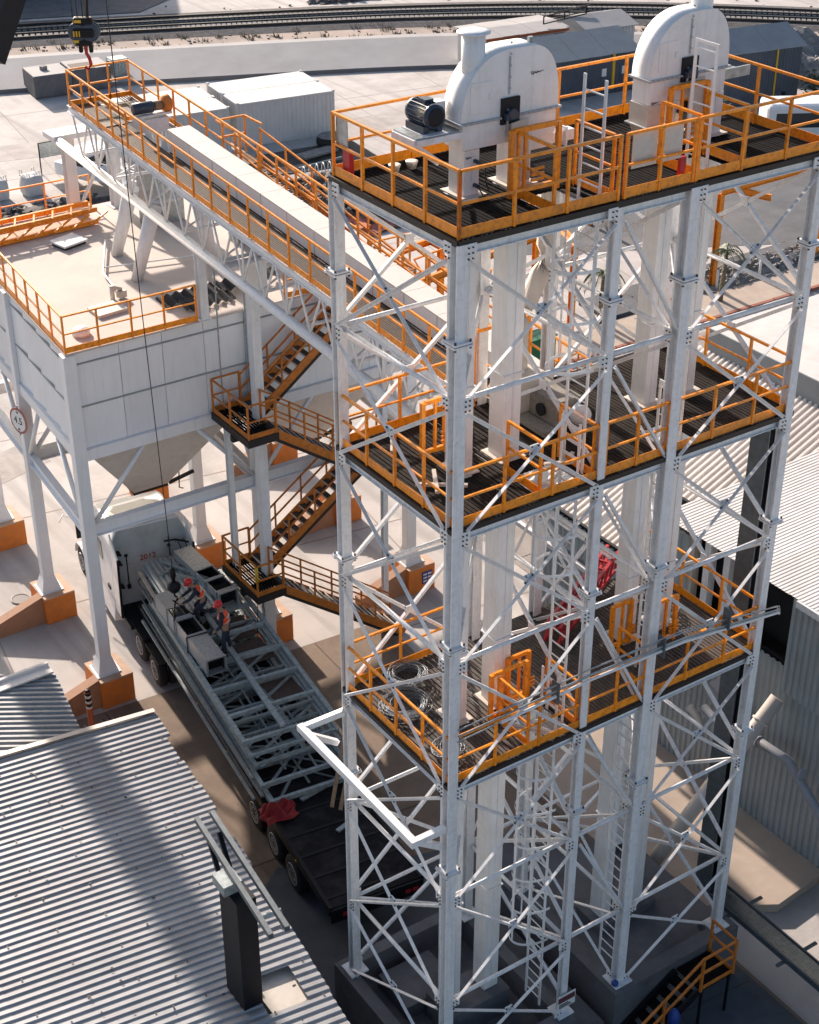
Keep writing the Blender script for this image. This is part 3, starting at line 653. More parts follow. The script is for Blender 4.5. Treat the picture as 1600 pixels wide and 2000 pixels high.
for k in range(9): MB().tube((8.58 + k * .055, -14, -2.93), (8.58 + k * .055, 1.2, -2.93), .021, 6).build('cable', GALV, ct)
for y in (.2, -1.6, -3.6): MB().beam((8.3, y, -3.03), (9.6, y, -3.03), .08, .05).build('tray_support', TRAYM, ct)
# ---------------- concrete bases
bs = thing('concrete_plinth', 'dark concrete plinth with raised kerb under the left tower', 'concrete base', (1.5, 1.8, G))
b = MB(); b.bb(-.32, 4.2, -.32, 4.0, G, -3.5); b.build('slab', CONCG, bs)
for a in ((-.32, -.02, -.32, 4.0), (3.0, 3.3, -.32, 4.0)): MB().bb(*a, -3.499, BASE).build('kerb_wall', CONCG, bs)
MB().bb(-.019, 2.999, -.32, .0, -3.498, BASE - .001).build('kerb_wall', CONCG, bs); MB().bb(-.019, 2.999, 3.7, 4.0, -3.498, BASE - .001).build('kerb_wall', CONCG, bs)
MB().bb(.5, 1.9, 2.2, 3.4, -3.499, -3.1).build('boot_block', CONCG, bs); MB().bb(.95, 2.6, 1.15, 2.1, -3.498, BASE + .02).build('boot_block', CONCG, bs)
bs = thing('concrete_plinth', 'dark concrete plinth with raised edge under the right tower', 'concrete base', (6.3, 1.8, G))
b = MB(); b.bb(4.45, 8.25, -.35, 4.0, G, -2.98); b.build('slab', CONCG, bs)
MB().bb(4.45, 8.25, -.35, .02, -2.979, BASE).build('kerb_wall', CONCG, bs); MB().bb(4.45, 4.85, .021, 4.0, -2.978, BASE).build('kerb_wall', CONCG, bs)
MB().bb(5.45, 7.2, 1.4, 2.3, -2.977, BASE + .03).build('boot_block', CONCG, bs)
for x, y in ((7.85, 0), (7.85, DY), (4.8, DY)): MB().bb(x - .28, x + .28, y - .2 if y else .021, y + .3, -2.976, BASE - .002).build('kerb_wall', CONCG, bs)

# ================================================================ storage silo (batching bin)
SX = [0.35, 5.85, 11.3]; SY = [18.2, 23.3, 28.4]; ZT, ZB, ZL = 7.03, 3.77, 1.62
si = thing('storage_bin', 'long white panelled storage bin on tall legs with hoppers and orange roof railing', 'storage bin', (5.8, 23.3, G))
MB().bb(SX[0] + .06, SX[2] - .06, SY[0] + .06, SY[2] - .06, ZB + .02, ZT - .04).build('inner_shell', mat('shell_grey', (.33, .34, .35), .7), si)
MB().bb(SX[0] - .1, SX[2] + .1, SY[0] - .1, SY[2] + .1, ZT - .038, ZT).build('roof_plate', mat('dusty_roof_plate', (0.58, 0.50, 0.44), 0.8, var=0.08, scale=0.5, dirt=(0.40, 0.33, 0.28), dirt_amt=0.35, dirt_scale=0.4), si)
rows = [(6.30, 6.95), (5.40, 6.24), (4.10, 5.34)]
rows = [(6.66, 6.985), (5.39, 6.62), (4.10, 5.35)]
for i in range(2):
    x0, x1 = SX[i] + .19, SX[i + 1] - .19; n = 4; wdt = (x1 - x0) / n
    for r0, r1 in rows:
        for k in range(n):
            piece('wall_panel', (wdt - .018, .05, r1 - r0), (x0 + wdt * (k + .5), SY[0] + .03, (r0 + r1) / 2), PANELW, si)
    for z in (6.64, 5.37, 4.06): MB().bb(x0, x1, SY[0] - .045, SY[0] + .004, z - .018, z + .012).build('stiffener', mat_seam, si)
for j in range(2):
    y0, y1 = SY[j] + .19, SY[j + 1] - .19; n = 4; wdt = (y1 - y0) / n
    for r0, r1 in rows:
        for k in range(n):
            piece('wall_panel', (.05, wdt - .018, r1 - r0), (SX[0] + .03, y0 + wdt * (k + .5), (r0 + r1) / 2), PANELW, si)
    for z in (6.64, 5.37, 4.06): MB().bb(SX[0] - .045, SX[0] + .004, y0, y1, z - .018, z + .012).build('stiffener', mat_seam, si)
LEG = .36
for i, x in enumerate(SX):
    for j, y in enumerate(SY):
        zz = G + .98
        l = MB().bb(x - LEG / 2, x + LEG / 2, y - LEG / 2, y + LEG / 2, zz + .03, ZT - .04).build('leg', PANELW, si, bevel=.01)
        fb = MB(); a = .32
        fb._add([(x - a, y - a, zz + .03), (x + a, y - a, zz + .03), (x + a, y + a, zz + .03), (x - a, y + a, zz + .03), (x - .19, y - .19, zz + .5), (x + .19, y - .19, zz + .5), (x + .19, y + .19, zz + .5), (x - .19, y + .19, zz + .5)], [(0, 1, 5, 4), (1, 2, 6, 5), (2, 3, 7, 6), (3, 0, 4, 7)])
        fb.bb(x - .38, x + .38, y - .38, y + .38, zz, zz + .029); fb.build('foot', PANELW, l)
for j, y in enumerate(SY):
    for i in range(2):
        MB().bb(SX[i] + .181, SX[i + 1] - .181, y - .12, y + .10, ZB - .02, ZB + .32).build('ring_beam', PANELW, si)
        MB().ibeam((SX[i] + .181, y, ZL - .12), (SX[i + 1] - .181, y, ZL - .12), .22, .40, .02, .03).build('cross_beam', PANELW, si)
        MB().tube((SX[i] + .2, y - .05, ZL + .1), (SX[i] + 1.9, y - .05, ZB - .03), .07, 10).build('knee_brace', PANELW, si)
        MB().tube((SX[i + 1] - .2, y - .05, ZL + .1), (SX[i + 1] - 1.9, y - .05, ZB - .03), .07, 10).build('knee_brace', PANELW, si)
for i, x in enumerate(SX):
    for j in range(2):
        MB().bb(x - .10, x + .10, SY[j] + .181, SY[j + 1] - .181, ZB - .02, ZB + .32).build('ring_beam', PANELW, si)
        MB().ibeam((x, SY[j] + .181, ZL - .12), (x, SY[j + 1] - .181, ZL - .12), .22, .40, .02, .03).build('cross_beam', PANELW, si)
        MB().tube((x - .05, SY[j] + .2, ZL + .1), (x - .05, SY[j] + 1.7, ZB - .03), .07, 10).build('knee_brace', PANELW, si)
        MB().tube((x - .05, SY[j + 1] - .2, ZL + .1), (x - .05, SY[j + 1] - 1.7, ZB - .03), .07, 10).build('knee_brace', PANELW, si)
HOP = mat('hopper_beige', (0.68, 0.63, 0.58), 0.6, var=0.1, scale=2, dirt=(0.3, 0.27, 0.24), dirt_amt=0.3, dirt_scale=2)
for i in range(2):
    for j in range(2):
        x0, x1, y0, y1 = SX[i] + .3, SX[i + 1] - .3, SY[j] + .3, SY[j + 1] - .3; cx, cy = (x0 + x1) / 2, (y0 + y1) / 2; zb = 1.0
        b = MB(); b._add([(x0, y0, ZB + .015), (x1, y0, ZB + .015), (x1, y1, ZB + .015), (x0, y1, ZB + .015), (cx - .55, cy - .5, zb), (cx + .55, cy - .5, zb), (cx + .55, cy + .5, zb), (cx - .55, cy + .5, zb)],
                         [(0, 1, 5, 4), (1, 2, 6, 5), (2, 3, 7, 6), (3, 0, 4, 7), (4, 5, 6, 7)]); h = b.build('hopper', HOP, si)
        b = MB(); b.bb(cx - .57, cx + .57, cy - .52, cy + .52, zb - .07, zb - .001); b.beam((cx + .65, cy - .4, zb - .05), (cx + 1.5, cy - .4, zb + .1), .09); b.path([(cx + .9, cy - .5, zb + 0.9), (cx + .95, cy - .55, zb + .3), (cx + .9, cy - .6, zb - .2), (cx + 1.05, cy - .55, zb - .3)], .02, 5); b.build('discharge_gate', DARKEDGE, h)
# roof furniture
railing(si, [(SX[0] - .05, 28.3, ZT), (SX[0] - .05, 18.16, ZT), (4.2, 18.16, ZT)], step=1.0, name='roof_railing')
railing(si, [(SX[0] - .05, 28.4, ZT), (4.9, 28.4, ZT)], step=1.35, name='roof_railing')
railing(si, [(7.0, 18.16, ZT), (11.3, 18.16, ZT)], step=1.2, name='roof_railing')
MB().box((3.1, 25.6, ZT + .12), (.9, .8, .06), .3).build('hatch_cover', SIGNW, si); MB().box((3.1, 25.6, ZT + .045), (.8, .7, .088), .3).build('hatch_frame', DARKEDGE, si)
MB().box((2.3, 20.2, ZT + .05), (.9, .75, .09), .1).build('hatch_cover', mat_cream, si)
b = MB(); b.path([(4.1, 25.0, ZT + .12), (3.1, 22.6, ZT + .12), (2.95, 20.9, ZT + .12)], .035, 7); b.path([(3.3, 23.0, ZT + .1), (6.2, 22.3, ZT + .1), (6.35, 21.7, ZT + .12), (6.0, 21.5, ZT + .12)], .022, 6); b.build('roof_pipe', WHITE, si)
b = MB(); b.tube((2.7, 20.8, ZT), (2.7, 20.8, ZT + .45), .07, 10); b.tube((2.7, 20.8, ZT + .4), (3.0, 20.85, ZT + .25), .06, 8); b.box((2.98, 20.8, ZT + .14), (.22, .22, .2), .4); b.build('vent_elbow', mat_cream, si)
b = MB(); b.lathe((1.1, 19.1, ZT), [(.25, 0), (.25, .12), (.18, .2), (.05, .22)], 18); b.build('vent_dome', WHITE, si)
# sheet leaning on the roof edge
rs = thing('roof_sheets', 'dark corrugated offcuts lying by the orange railing on the bin roof', 'roof sheets', (4.6, 19.0, ZT))
for k, (x, y, rz_, L_) in enumerate(((3.8, 19.3, .15, 1.9), (5.6, 19.25, .1, 2.0), (4.2, 18.75, .05, 1.6))):
    b = MB(); c_, s_ = math.cos(rz_), math.sin(rz_)
    b.sheet((x, y, ZT + .08 + .08 * (k == 1)), (L_ * c_, L_ * s_, 0), (-.5 * s_, .5 * c_, .12), 36, 1, lambda u, v: (0, 0, .07 * max(-.6, min(.6, math.sin(u * 6 * 2 * math.pi))))); b.build('sheet', DARKEDGE, rs)
# orange lattice stair lying along the far roof edge
ol = thing('lattice_walkway', 'orange lattice walkway section lying along the far edge of the bin roof', 'walkway section', (2.2, 26.9, ZT))
MB().beam((-.3, 26.85, ZT + .12), (5.0, 27.1, ZT + .12), .6, .04).build('walkway_deck', PEDTOP, ol)
for y, z in ((26.5, .1), (27.2, .1), (26.5, .5), (27.2, .5)): MB().beam((-.3, y, ZT + z), (5.1, y + .25, ZT + z), .09, .14).build('chord', ORANGE, ol)
for k in range(9):
    x = -.2 + k * .62
    MB().beam((x, 26.47, ZT + .14), (x + .6, 26.5, ZT + .46), .05).build('lattice_bar', ORANGE, ol); MB().beam((x, 26.52, ZT + .56), (x + .3, 27.22, ZT + .56), .05).build('lattice_bar', ORANGE, ol)
# height limit sign
hs = thing('height_sign', 'round red rimmed height limit sign facing the camera on the left bin leg', 'sign', (.55, 23.0, 2.4))
e = V(-.72, -.69, 0)
rzs = math.atan2(-.45, -1.0) 
nv = V(-1.0, -.25, 0).normalized()
b = MB(); b.lathe(V(.42, 23.1, 2.9), [(.42, 0), (.42, .02)], 36, nv); b.build('sign_rim', PINKNET, hs)
b = MB(); b.lathe(V(.42, 23.1, 2.9) + nv * .0205, [(.35, 0), (.35, .004)], 36, nv); b.build('sign_face', SIGNW, hs)
text('sign_lettering', '4.5', .34, V(.42, 23.1, 2.9) + nv * .027, (R(90), 0, math.atan2(nv.y, nv.x) + R(90)), MARK, hs)
b = MB(); side = V(-nv.y, nv.x, 0)
for s_ in (1, -1):
    c0 = V(.42, 23.1, 2.9) + nv * .027 + UZ * s_ * .25
    b._add([c0 + side * .07 + UZ * .06 * s_, c0 - side * .07 + UZ * .06 * s_, c0 - UZ * .03 * s_], [(0, 1, 2)])
b.build('sign_arrows', MARK, hs)
MB().beam((.42, 23.12, 2.4), (.42, 23.12, 3.4), .04).build('sign_stay', GALV, hs)

# pedestals with crash walls
def pedestal(x, y, label, wing=True):
    t = thing('leg_pedestal', label, 'pedestal', (x, y, G), 0, 'orange painted leg pedestals')
    MB().bb(x - .42, x + .62, y - .62, y + .62, G, G + .93).build('block', PEDOR, t, bevel=.02)
    MB().bb(x - .415, x + .615, y - .615, y + .615, G + .931, G + .98).build('block_top', PEDTOP, t)  # paler peach cap over the orange block
    if wing:
        b = MB(); yy0, yy1 = y - .45, y - .1
        b._add([(x - .421, yy0, G), (x - .421, yy1, G), (x - .421, yy1, G + .99), (x - .421, yy0, G + .99), (x - 2.2, yy0, G), (x - 2.2, yy1, G), (x - 2.2, yy1, G + .42), (x - 2.2, yy0, G + .42)],
               [(0, 1, 2, 3), (7, 6, 5, 4), (0, 3, 7, 4), (1, 5, 6, 2), (3, 2, 6, 7), (0, 4, 5, 1)]); b.build('crash_wing', mat_wing, t)
    return t
mat_wing = mat('tan_worn_paint', (0.40, 0.21, 0.12), 0.8, var=0.15, scale=3, dirt=(0.3, 0.17, 0.1), dirt_amt=0.4, dirt_scale=3)
for (x, y, lb) in ((SX[0], SY[0], 'orange pedestal under the bin leg nearest the truck cab, beside the striped bollard'), (SX[0], SY[1], 'orange pedestal under the middle left bin leg'), (SX[0], SY[2], 'orange pedestal cut by the left edge of the picture'),
                   (SX[1], SY[0], 'orange pedestal right of the truck below the stair tower'), (SX[1], SY[1], 'orange pedestal showing behind the right side of the truck cab'), (SX[1], SY[2], 'orange pedestal seen under the hopper behind the cab roof'),
                   (SX[2], SY[0], 'orange pedestal with a small notice seen left of the tower corner column'), (SX[2], SY[1], 'orange pedestal far back under the right end of the bin'), (SX[2], SY[2], 'orange pedestal at the farthest bin leg')):
    p = pedestal(x, y, lb, wing=(x != SX[1]))
    if (x, y) == (SX[2], SY[0]):
        MB().bb(x + .1, x + .5, y - .64, y - .625, G + .3, G + .75).build('notice', BLUE, p)
        b = MB()
        for k in range(3):
            for q in range(2): b.bb(x + .14 + q * .18, x + .28 + q * .18, y - .648, y - .6405, G + .36 + k * .13, G + .42 + k * .13)
        b.build('notice_print', SIGNW, p, kind='stuff')
# bollards
def bollard(x, y, h, label):
    t = thing('bollard', label, 'bollard', (x, y, G), 0, 'orange striped bollards')
    MB().tube((x, y, G), (x, y, G + h), .085, 16).build('pipe', mat_bol, t); 
    for k in range(3): MB().tube((x, y, G + h - .12 - k * .19), (x, y, G + h - .04 - k * .19), .09, 16).build('black_band', BLACK, t)
    for k in range(3): MB().tube((x, y, G + h - .205 - k * .19), (x, y, G + h - .13 - k * .19), .088, 16).build('white_band', SIGNW, t)
    MB().lathe((x, y, G + h), [(.085, 0), (.06, .04), (.02, .05)], 16).build('cap', BLACK, t)
    return t
mat_bol = mat('brick_orange_paint', (.42, .10, .03), .6, var=.15)
bollard(-.95, 16.35, 1.85, 'tall striped bollard between the two lower left roofs')
bollard(12.1, 16.9, 1.9, 'tall striped bollard seen left of the tower corner column')

# the bin's long sides run four degrees off the towers' grid
SH = .068
for t in [si]:
    def all_ch(o):
        for c in o.children: yield c; yield from all_ch(c)
    done = set()
    for c in all_ch(si):
        if c.type != 'MESH': continue
        par = c.parent
        off = 0 if par is si else CUM[par.name].y
        cy = CUM[c.name].y if c.name in CUM else off + c.location.y
        y_rel = (cy + si.location.y) - SY[0]
        py = 0 if par is si else SH * (CUM[par.name].y + si.location.y - SY[0])
        c.location.x += SH * y_rel - py
        if c.data.users == 1 and c.data.name not in done:
            done.add(c.data.name)
            for v in c.data.vertices: v.co.x += SH * v.co.y
for o in list(COL.objects):
    if o.name.startswith('leg_pedestal'): o.location.x += SH * (o.location.y - SY[0])

# ================================================================ conveyor gallery
CXL, CXR = 4.4, 6.35
def zd(y): return 10.13 + (y - 11.2) * .0635         # deck level along the gallery
def zc(y): return 8.62 + (y - 11.0) * .062           # bottom chord
Y0c, Y1c = 3.9, 25.9
cv = thing('conveyor_gallery', 'long white truss conveyor with orange railings running over the bin to the towers', 'conveyor', (5.3, 15, 7))
for x in (CXL, CXR):
    MB().tube((x, Y0c, zc(Y0c)), (x, 27.6, zc(27.6)), .14, 14).build('bottom_chord', CLEANW, cv)
    MB().ibeam((x, Y0c, zd(Y0c) - .13), (x, 26.4, zd(26.4) - .13), .12, .20, .012, .016).build('top_chord', CLEANW, cv)
    n = 20
    for k in range(n):
        a = Y0c + (26.2 - Y0c) * k / n; c_ = Y0c + (26.2 - Y0c) * (k + 1) / n; mid = (a + c_) / 2
        MB().tube((x, mid, zc(mid) + .1), (x, a, zd(a) - .22), .032, 7).build('web_bar', CLEANW, cv)
        MB().tube((x, mid, zc(mid) + .1), (x, c_ - .05, zd(c_) - .22), .032, 7).build('web_bar', CLEANW, cv)
        if k % 2 == 0: MB().tube((x, mid, zc(mid) + .1), (x, mid, zd(mid) - .22), .032, 7).build('web_post', CLEANW, cv)
for k in range(21):
    y = Y0c + .1 + (26.0 - Y0c) * k / 20
    MB().beam((CXL + .07, y, zd(y) - .15), (CXR - .07, y, zd(y) - .15), .07, .10).build('cross_member', CLEANW, cv)
    if k % 2 == 0: MB().tube((CXL + .1, y, zc(y)), (CXR - .1, y, zc(y)), .05, 7).build('cross_member', CLEANW, cv)
    if k < 20 and k % 2 == 0:
        y2 = y + 1.1; MB().tube((CXL + .1, y, zc(y)), (CXR - .1, y2, zc(y2)), .03, 6).build('plan_brace', CLEANW, cv)
b = MB()
nb = 13
for i in range(nb):
    x = CXL + .02 + i * (.82 / nb); b._add([(x, Y0c, zd(Y0c)), (x + .05, Y0c, zd(Y0c)), (x + .05, 26.2, zd(26.2)), (x, 26.2, zd(26.2)), (x, Y0c, zd(Y0c) - .03), (x + .05, Y0c, zd(Y0c) - .03), (x + .05, 26.2, zd(26.2) - .03), (x, 26.2, zd(26.2) - .03)], [(0, 1, 2, 3), (0, 4, 5, 1), (3, 2, 6, 7), (0, 3, 7, 4), (1, 5, 6, 2)])
for k in range(150):
    y = Y0c + k * .149; b.bb(CXL, CXL + .84, y, y + .03, zd(y) - .025, zd(y) - .008)
for i in range(5):
    x = 5.95 + i * .085; b._add([(x, Y0c, zd(Y0c)), (x + .05, Y0c, zd(Y0c)), (x + .05, 26.2, zd(26.2)), (x, 26.2, zd(26.2))], [(0, 1, 2, 3)])
b.bb(CXL, CXR, 24.0, 26.2, zd(25) - .06, zd(25) - .04)
b.build('walkway_grating', mat('tan_brown_grating', (0.10, 0.07, 0.05), 0.6, metal=.2, var=.3, scale=6), cv, kind='stuff')
# covered belt box: one cover and side panel per bay
for k in range(14):
    a = Y0c + .2 + k * 1.33; c_ = a + 1.325
    if c_ > 22.6: break
    q = MB(); z0, z1 = zd(a), zd(c_)
    q._add([(5.28, a, z0 + .62), (5.92, a, z0 + .62), (5.92, c_, z1 + .62), (5.28, c_, z1 + .62), (5.28, a, z0 - .04), (5.92, a, z0 - .04), (5.92, c_, z1 - .04), (5.28, c_, z1 - .04)], [(4, 7, 6, 5), (0, 4, 5, 1), (3, 2, 6, 7)])
    q.build('belt_box', INTER, cv)
    q = MB(); q._add([(5.25, a, z0 + .66), (5.95, a, z0 + .66), (5.95, c_ - .012, z1 + .66), (5.25, c_ - .012, z1 + .66), (5.25, a, z0 + .63), (5.95, a, z0 + .63), (5.95, c_ - .012, z1 + .63), (5.25, c_ - .012, z1 + .63)], [(0, 1, 2, 3), (4, 7, 6, 5), (0, 4, 5, 1), (1, 5, 6, 2), (2, 6, 7, 3), (3, 7, 4, 0)])
    q.build('belt_cover', mat_cover if 'mat_cover' in globals() else globals().setdefault('mat_cover', mat('warm_white_cover', (0.72, 0.66, 0.60), 0.5, var=0.05)), cv)
    for x in (5.255, 5.93):
        q = MB(); q._add([(x, a + .01, z0 + .62), (x, c_ - .02, z1 + .62), (x, c_ - .02, z1 + .03), (x, a + .01, z0 + .03), (x + .02, a + .01, z0 + .62), (x + .02, c_ - .02, z1 + .62), (x + .02, c_ - .02, z1 + .03), (x + .02, a + .01, z0 + .03)], [(0, 3, 2, 1), (4, 5, 6, 7), (0, 1, 5, 4), (1, 2, 6, 5), (2, 3, 7, 6), (3, 0, 4, 7)])
        q.build('side_panel', PANELW, cv)
yy = 22.7
b = MB(); b.bb(5.2, 5.95, yy, yy + .6, zd(yy) + .1, zd(yy) + .5); b.bb(5.25, 5.32, yy + .6, yy + 1.0, zd(yy), zd(yy) + .4); b.build('tail_frame', WHITE, cv)
def railing_slope(par, x, ya, yb, step, name='railing'):
    b = MB(); n = max(1, round(abs(yb - ya) / step))
    for hh, s_ in ((1.07, .05), (.56, .04)): b.beam((x, ya, zd(ya) + hh), (x, yb, zd(yb) + hh), s_, s_)
    b.beam((x, ya, zd(ya) + .08), (x, yb, zd(yb) + .08), .012, .15); rl = b.build(name, ORANGE, par)
    for i in range(n + 1):
        y = ya + (yb - ya) * i / n; piece('post', (.05, .05, 1.1), (x, y, zd(y) + .54), ORANGE, rl)
railing_slope(cv, CXL - .02, Y0c + .2, 26.2, 1.0); railing_slope(cv, CXR + .02, Y0c + .2, 26.2, 1.0)
b = MB(); ye = 26.2
for hh in (1.07, .56, .08): b.beam((CXL, ye, zd(ye) + hh), (CXR, ye, zd(ye) + hh), .05, .05 if hh > .1 else .14)
rl = b.build('end_railing', ORANGE, cv); 
for x in (5.05, 5.7): piece('post', (.05, .05, 1.07), (x, ye, zd(ye) + .52), ORANGE, rl)
for x in (CXL + .9,):
    b = MB(); b.beam((x, 24.1, zd(24) + .12), (x + .9, 24.1, zd(24) + .12), .05, .12); b.beam((x, 24.1, zd(24) + .12), (x, 26.1, zd(26) + .12), .05, .12); b.build('opening_kerb', ORANGE, cv)
# stair beside the gallery on the far side
ys = 19.6
b = MB()
for hh in (1.0, .52):
    b.beam((6.45, ys, zd(ys) + hh - .1), (6.45, 8.5, zd(8.5) - .9 + hh), .045); b.beam((7.25, ys, zd(ys) + hh - .1), (7.25, 8.5, zd(8.5) - .9 + hh), .045)
for x in (6.45, 7.25): b.beam((x, ys, zd(ys) - .1), (x, 8.5, zd(8.5) - .9), .04, .2)
sr = b.build('side_stair_rails', ORANGE, cv)
for k in range(9):
    t_ = k / 8; y = ys + (8.5 - ys) * t_; z = zd(ys) - .1 + (zd(8.5) - .9 - zd(ys) + .1) * t_
    for x in (6.45, 7.25): piece('post', (.05, .05, 1.05), (x, y, z + .5), ORANGE, sr)
for k in range(46):
    t_ = (k + .5) / 46; y = ys + (8.5 - ys) * t_; z = zd(ys) - .1 + (zd(8.5) - .9 - zd(ys) + .1) * t_
    piece('side_tread', (.72, .2, .03), (6.85, y, z - .02), GRATE2, cv)
b = MB(); b.beam((6.4, 19.7, zd(19.7) + 1.0), (6.4, 20.6, zd(20) + 1.0), .05); b.beam((6.4, 20.6, zd(20) + 1.0), (7.3, 20.6, zd(20) + 1.0), .05); b.beam((6.4, 20.6, zd(20) + .5), (7.3, 20.6, zd(20) + .5), .05); b.beam((7.3, 20.6, zd(20) + 1.0), (7.3, 19.6, zd(20) + 1.0), .05); b.beam((7.3, 20.6, zd(20) - .1), (7.3, 20.6, zd(20) + 1), .05); b.build('landing_rail', ORANGE, cv)
MB().bb(6.4, 7.3, 19.6, 20.6, zd(20) - .1, zd(20) - .06).build('landing', GRATE2, cv)
# supports
for (x, y, zt, w_) in ((CXL, 18.15, zc(18.15) - .1, .24), (CXR, 18.3, zc(18.3) - .1, .24), (CXL + .45, 28.0, zc(27.6) + .1, .34), (CXR, 28.0, zc(27.6) + .1, .34)):
    MB().ibeam((x, y, ZT + .03), (x, y, zt), w_, w_, .02, .025).build('roof_post', CLEANW, cv); MB().bb(x - w_ * .8, x + w_ * .8, y - w_ * .8, y + w_ * .8, ZT + .002, ZT + .029).build('post_plate', CLEANW, cv)
MB().bb(CXL - .2, CXR + .2, 27.5, 28.3, zc(27.6) - .0, zc(27.6) + .16).build('end_bearer', CLEANW, cv)
MB().tube((5.0, 28.0, ZT + .1), (6.2, 28.0, 9.1), .06, 8).build('post_brace', CLEANW, cv)
def rake(p, q, r0, r1):
    MB().tube(p, q, r0, 16, r1).build('raking_leg', CLEANW, cv)
rake((4.10, 21.81, ZT), (4.75, 21.6, zc(21.6) - .08), .17, .24); rake((4.45, 23.97, ZT), (4.8, 23.2, zc(23.2) - .08), .17, .24); rake((6.6, 21.81, ZT), (6.2, 21.6, zc(21.6) - .08), .17, .24)
MB().bb(5.35 - .14, 5.35 + .14, 16.86, 17.14, G + .3, 8.85).build('tall_leg', CLEANW, cv, bevel=.01)
MB().bb(CXL, CXR, 16.8, 17.2, 8.851, 8.95).build('leg_head', CLEANW, cv)
MB().bb(5.35 - .4, 5.35 + .4, 16.6, 17.4, G + .02, G + .3).build('leg_base', CONCG, cv)
for x, z1_ in ((4.75, 8.6), (5.62, 7.6), (5.7, 7.6)):
    MB().path([(x, 18.02, z1_), (x, 18.02, 5.5), (x + .03, 18.0, 2.2 if x < 5 else 4.4)], .022, 6).build('conduit', GALVD, cv)
# gallery motor
gm = thing('conveyor_motor', 'dark blue geared motor with orange end lying on the conveyor tail', 'motor', (5.5, 23.2, zd(23.2)))
zz = zd(22.9) + .78
b = MB(); b.lathe((4.95, 22.95, zz), [(.1, 0), (.17, .02), (.17, .62), (.12, .66)], 20, (1, .0, 0)); b.build('motor_body', MOTOR, gm)
b = MB(); b.lathe((5.62, 22.95, zz), [(.12, 0), (.14, .02), (.14, .26)], 20, (1, 0, 0)); b.build('gear_case', WOOD, gm)
b = MB(); b.lathe((5.89, 22.95, zz + .02), [(.12, 0), (.24, .03), (.26, .2), (.1, .32)], 22, (1, 0, 0)); b.build('pulley_guard', PEDOR, gm)
MB().bb(5.0, 6.1, 22.75, 23.15, zz - .24, zz - .18).build('motor_base', WHITE, gm)

# ================================================================ switchback stair tower
st = thing('stair_tower', 'orange switchback steel stairs with dark grating landings between bin and tower', 'stairs', (7, 17, G))
def landing(x0, x1, y0, y1, z, rails):
    nb = int((x1 - x0) / .09); b = MB()
    for i in range(nb): b.bb(x0 + i * .09, x0 + i * .09 + .05, y0, y1, z - .03, z)
    for k in range(5): y = y0 + (y1 - y0) * (k + .5) / 5; b.bb(x0, x1, y - .015, y + .015, z - .028, z - .005)
    b.build('landing_bars', GRATE, st, kind='stuff')
    for a in ((x0 - .05, x1 + .05, y0 - .05, y0 - .001), (x0 - .05, x1 + .05, y1 + .001, y1 + .05)): MB().bb(*a, z - .22, z + .01).build('landing_channel', DARKEDGE, st)
    for a in ((x0 - .05, x0 - .001, y0, y1), (x1 + .001, x1 + .05, y0, y1)): MB().bb(*a, z - .22, z + .009).build('landing_channel', DARKEDGE, st)
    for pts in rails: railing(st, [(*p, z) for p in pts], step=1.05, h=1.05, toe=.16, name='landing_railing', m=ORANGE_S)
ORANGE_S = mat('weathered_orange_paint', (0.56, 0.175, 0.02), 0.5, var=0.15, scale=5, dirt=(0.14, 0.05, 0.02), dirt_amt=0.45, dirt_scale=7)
def flight(xa, za, xb, zb, y0, y1, rails=(True, True)):
    for k, y in enumerate((y0, y1)):
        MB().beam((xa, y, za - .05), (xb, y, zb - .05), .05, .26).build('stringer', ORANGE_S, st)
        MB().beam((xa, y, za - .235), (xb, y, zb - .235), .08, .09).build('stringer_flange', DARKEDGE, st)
    n = int(abs(zb - za) / .2)
    for i in range(n):
        t_ = (i + .5) / n; x = xa + (xb - xa) * t_; z = za + (zb - za) * t_
        tr = piece('tread', (.20, abs(y1 - y0) - .06, .03), (x, (y0 + y1) / 2, z), GRATE2, st)
        s_ = 1 if (zb > za) == (xb > xa) else -1
        piece('tread_nosing', (.035, abs(y1 - y0) - .06, .036), (x - s_ * .119, (y0 + y1) / 2, z + .002), mat_cream, tr)
    for k, y in enumerate((y0, y1)):
        if not rails[k]: continue
        b = MB()
        for hh in (.98, .52): b.beam((xa, y, za + hh), (xb, y, zb + hh), .045)
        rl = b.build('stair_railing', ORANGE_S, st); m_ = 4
        for i in range(m_ + 1):
            t_ = i / m_; piece('post', (.045, .045, 1.0), (xa + (xb - xa) * t_, y, za + (zb - za) * t_ + .5), ORANGE_S, rl)
LA, LBx = 4.42, 5.3
for z in (4.2, -1.0):
    landing(LA, LBx, 15.9, 18.0, z, [[(LBx, 15.9), (LA, 15.9), (LA, 18.0), (LBx, 18.0)]])
    for x, y in ((4.6, 17.6), (4.6, 16.1)):
        pass
landing(9.0, 9.95, 15.9, 18.0, 1.6, [[(9.0, 15.9), (9.95, 15.9), (9.95, 18.0), (9.0, 18.0)]])
landing(9.0, 9.95, 15.9, 18.0, 6.98, [[(9.0, 15.9), (9.95, 15.9), (9.95, 18.0)], [(9.0, 15.9), (9.0, 16.9)]])
flight(LBx, 4.2, 9.0, 6.98, 17.12, 17.95); flight(LBx, 4.2, 9.0, 1.6, 15.95, 16.78)
flight(LBx, -1.0, 9.0, 1.6, 17.12, 17.95); flight(LBx, -1.0, 9.6, G + .05, 15.95, 16.78)
for x, y, z in ((4.75, 17.85, 3.97), (9.5, 16.9, 6.75), (5.15, 16.85, -1.23)): MB().ibeam((x, y, G), (x, y, z), .17, .17, .015, .02).build('stair_post', CLEANW, st)
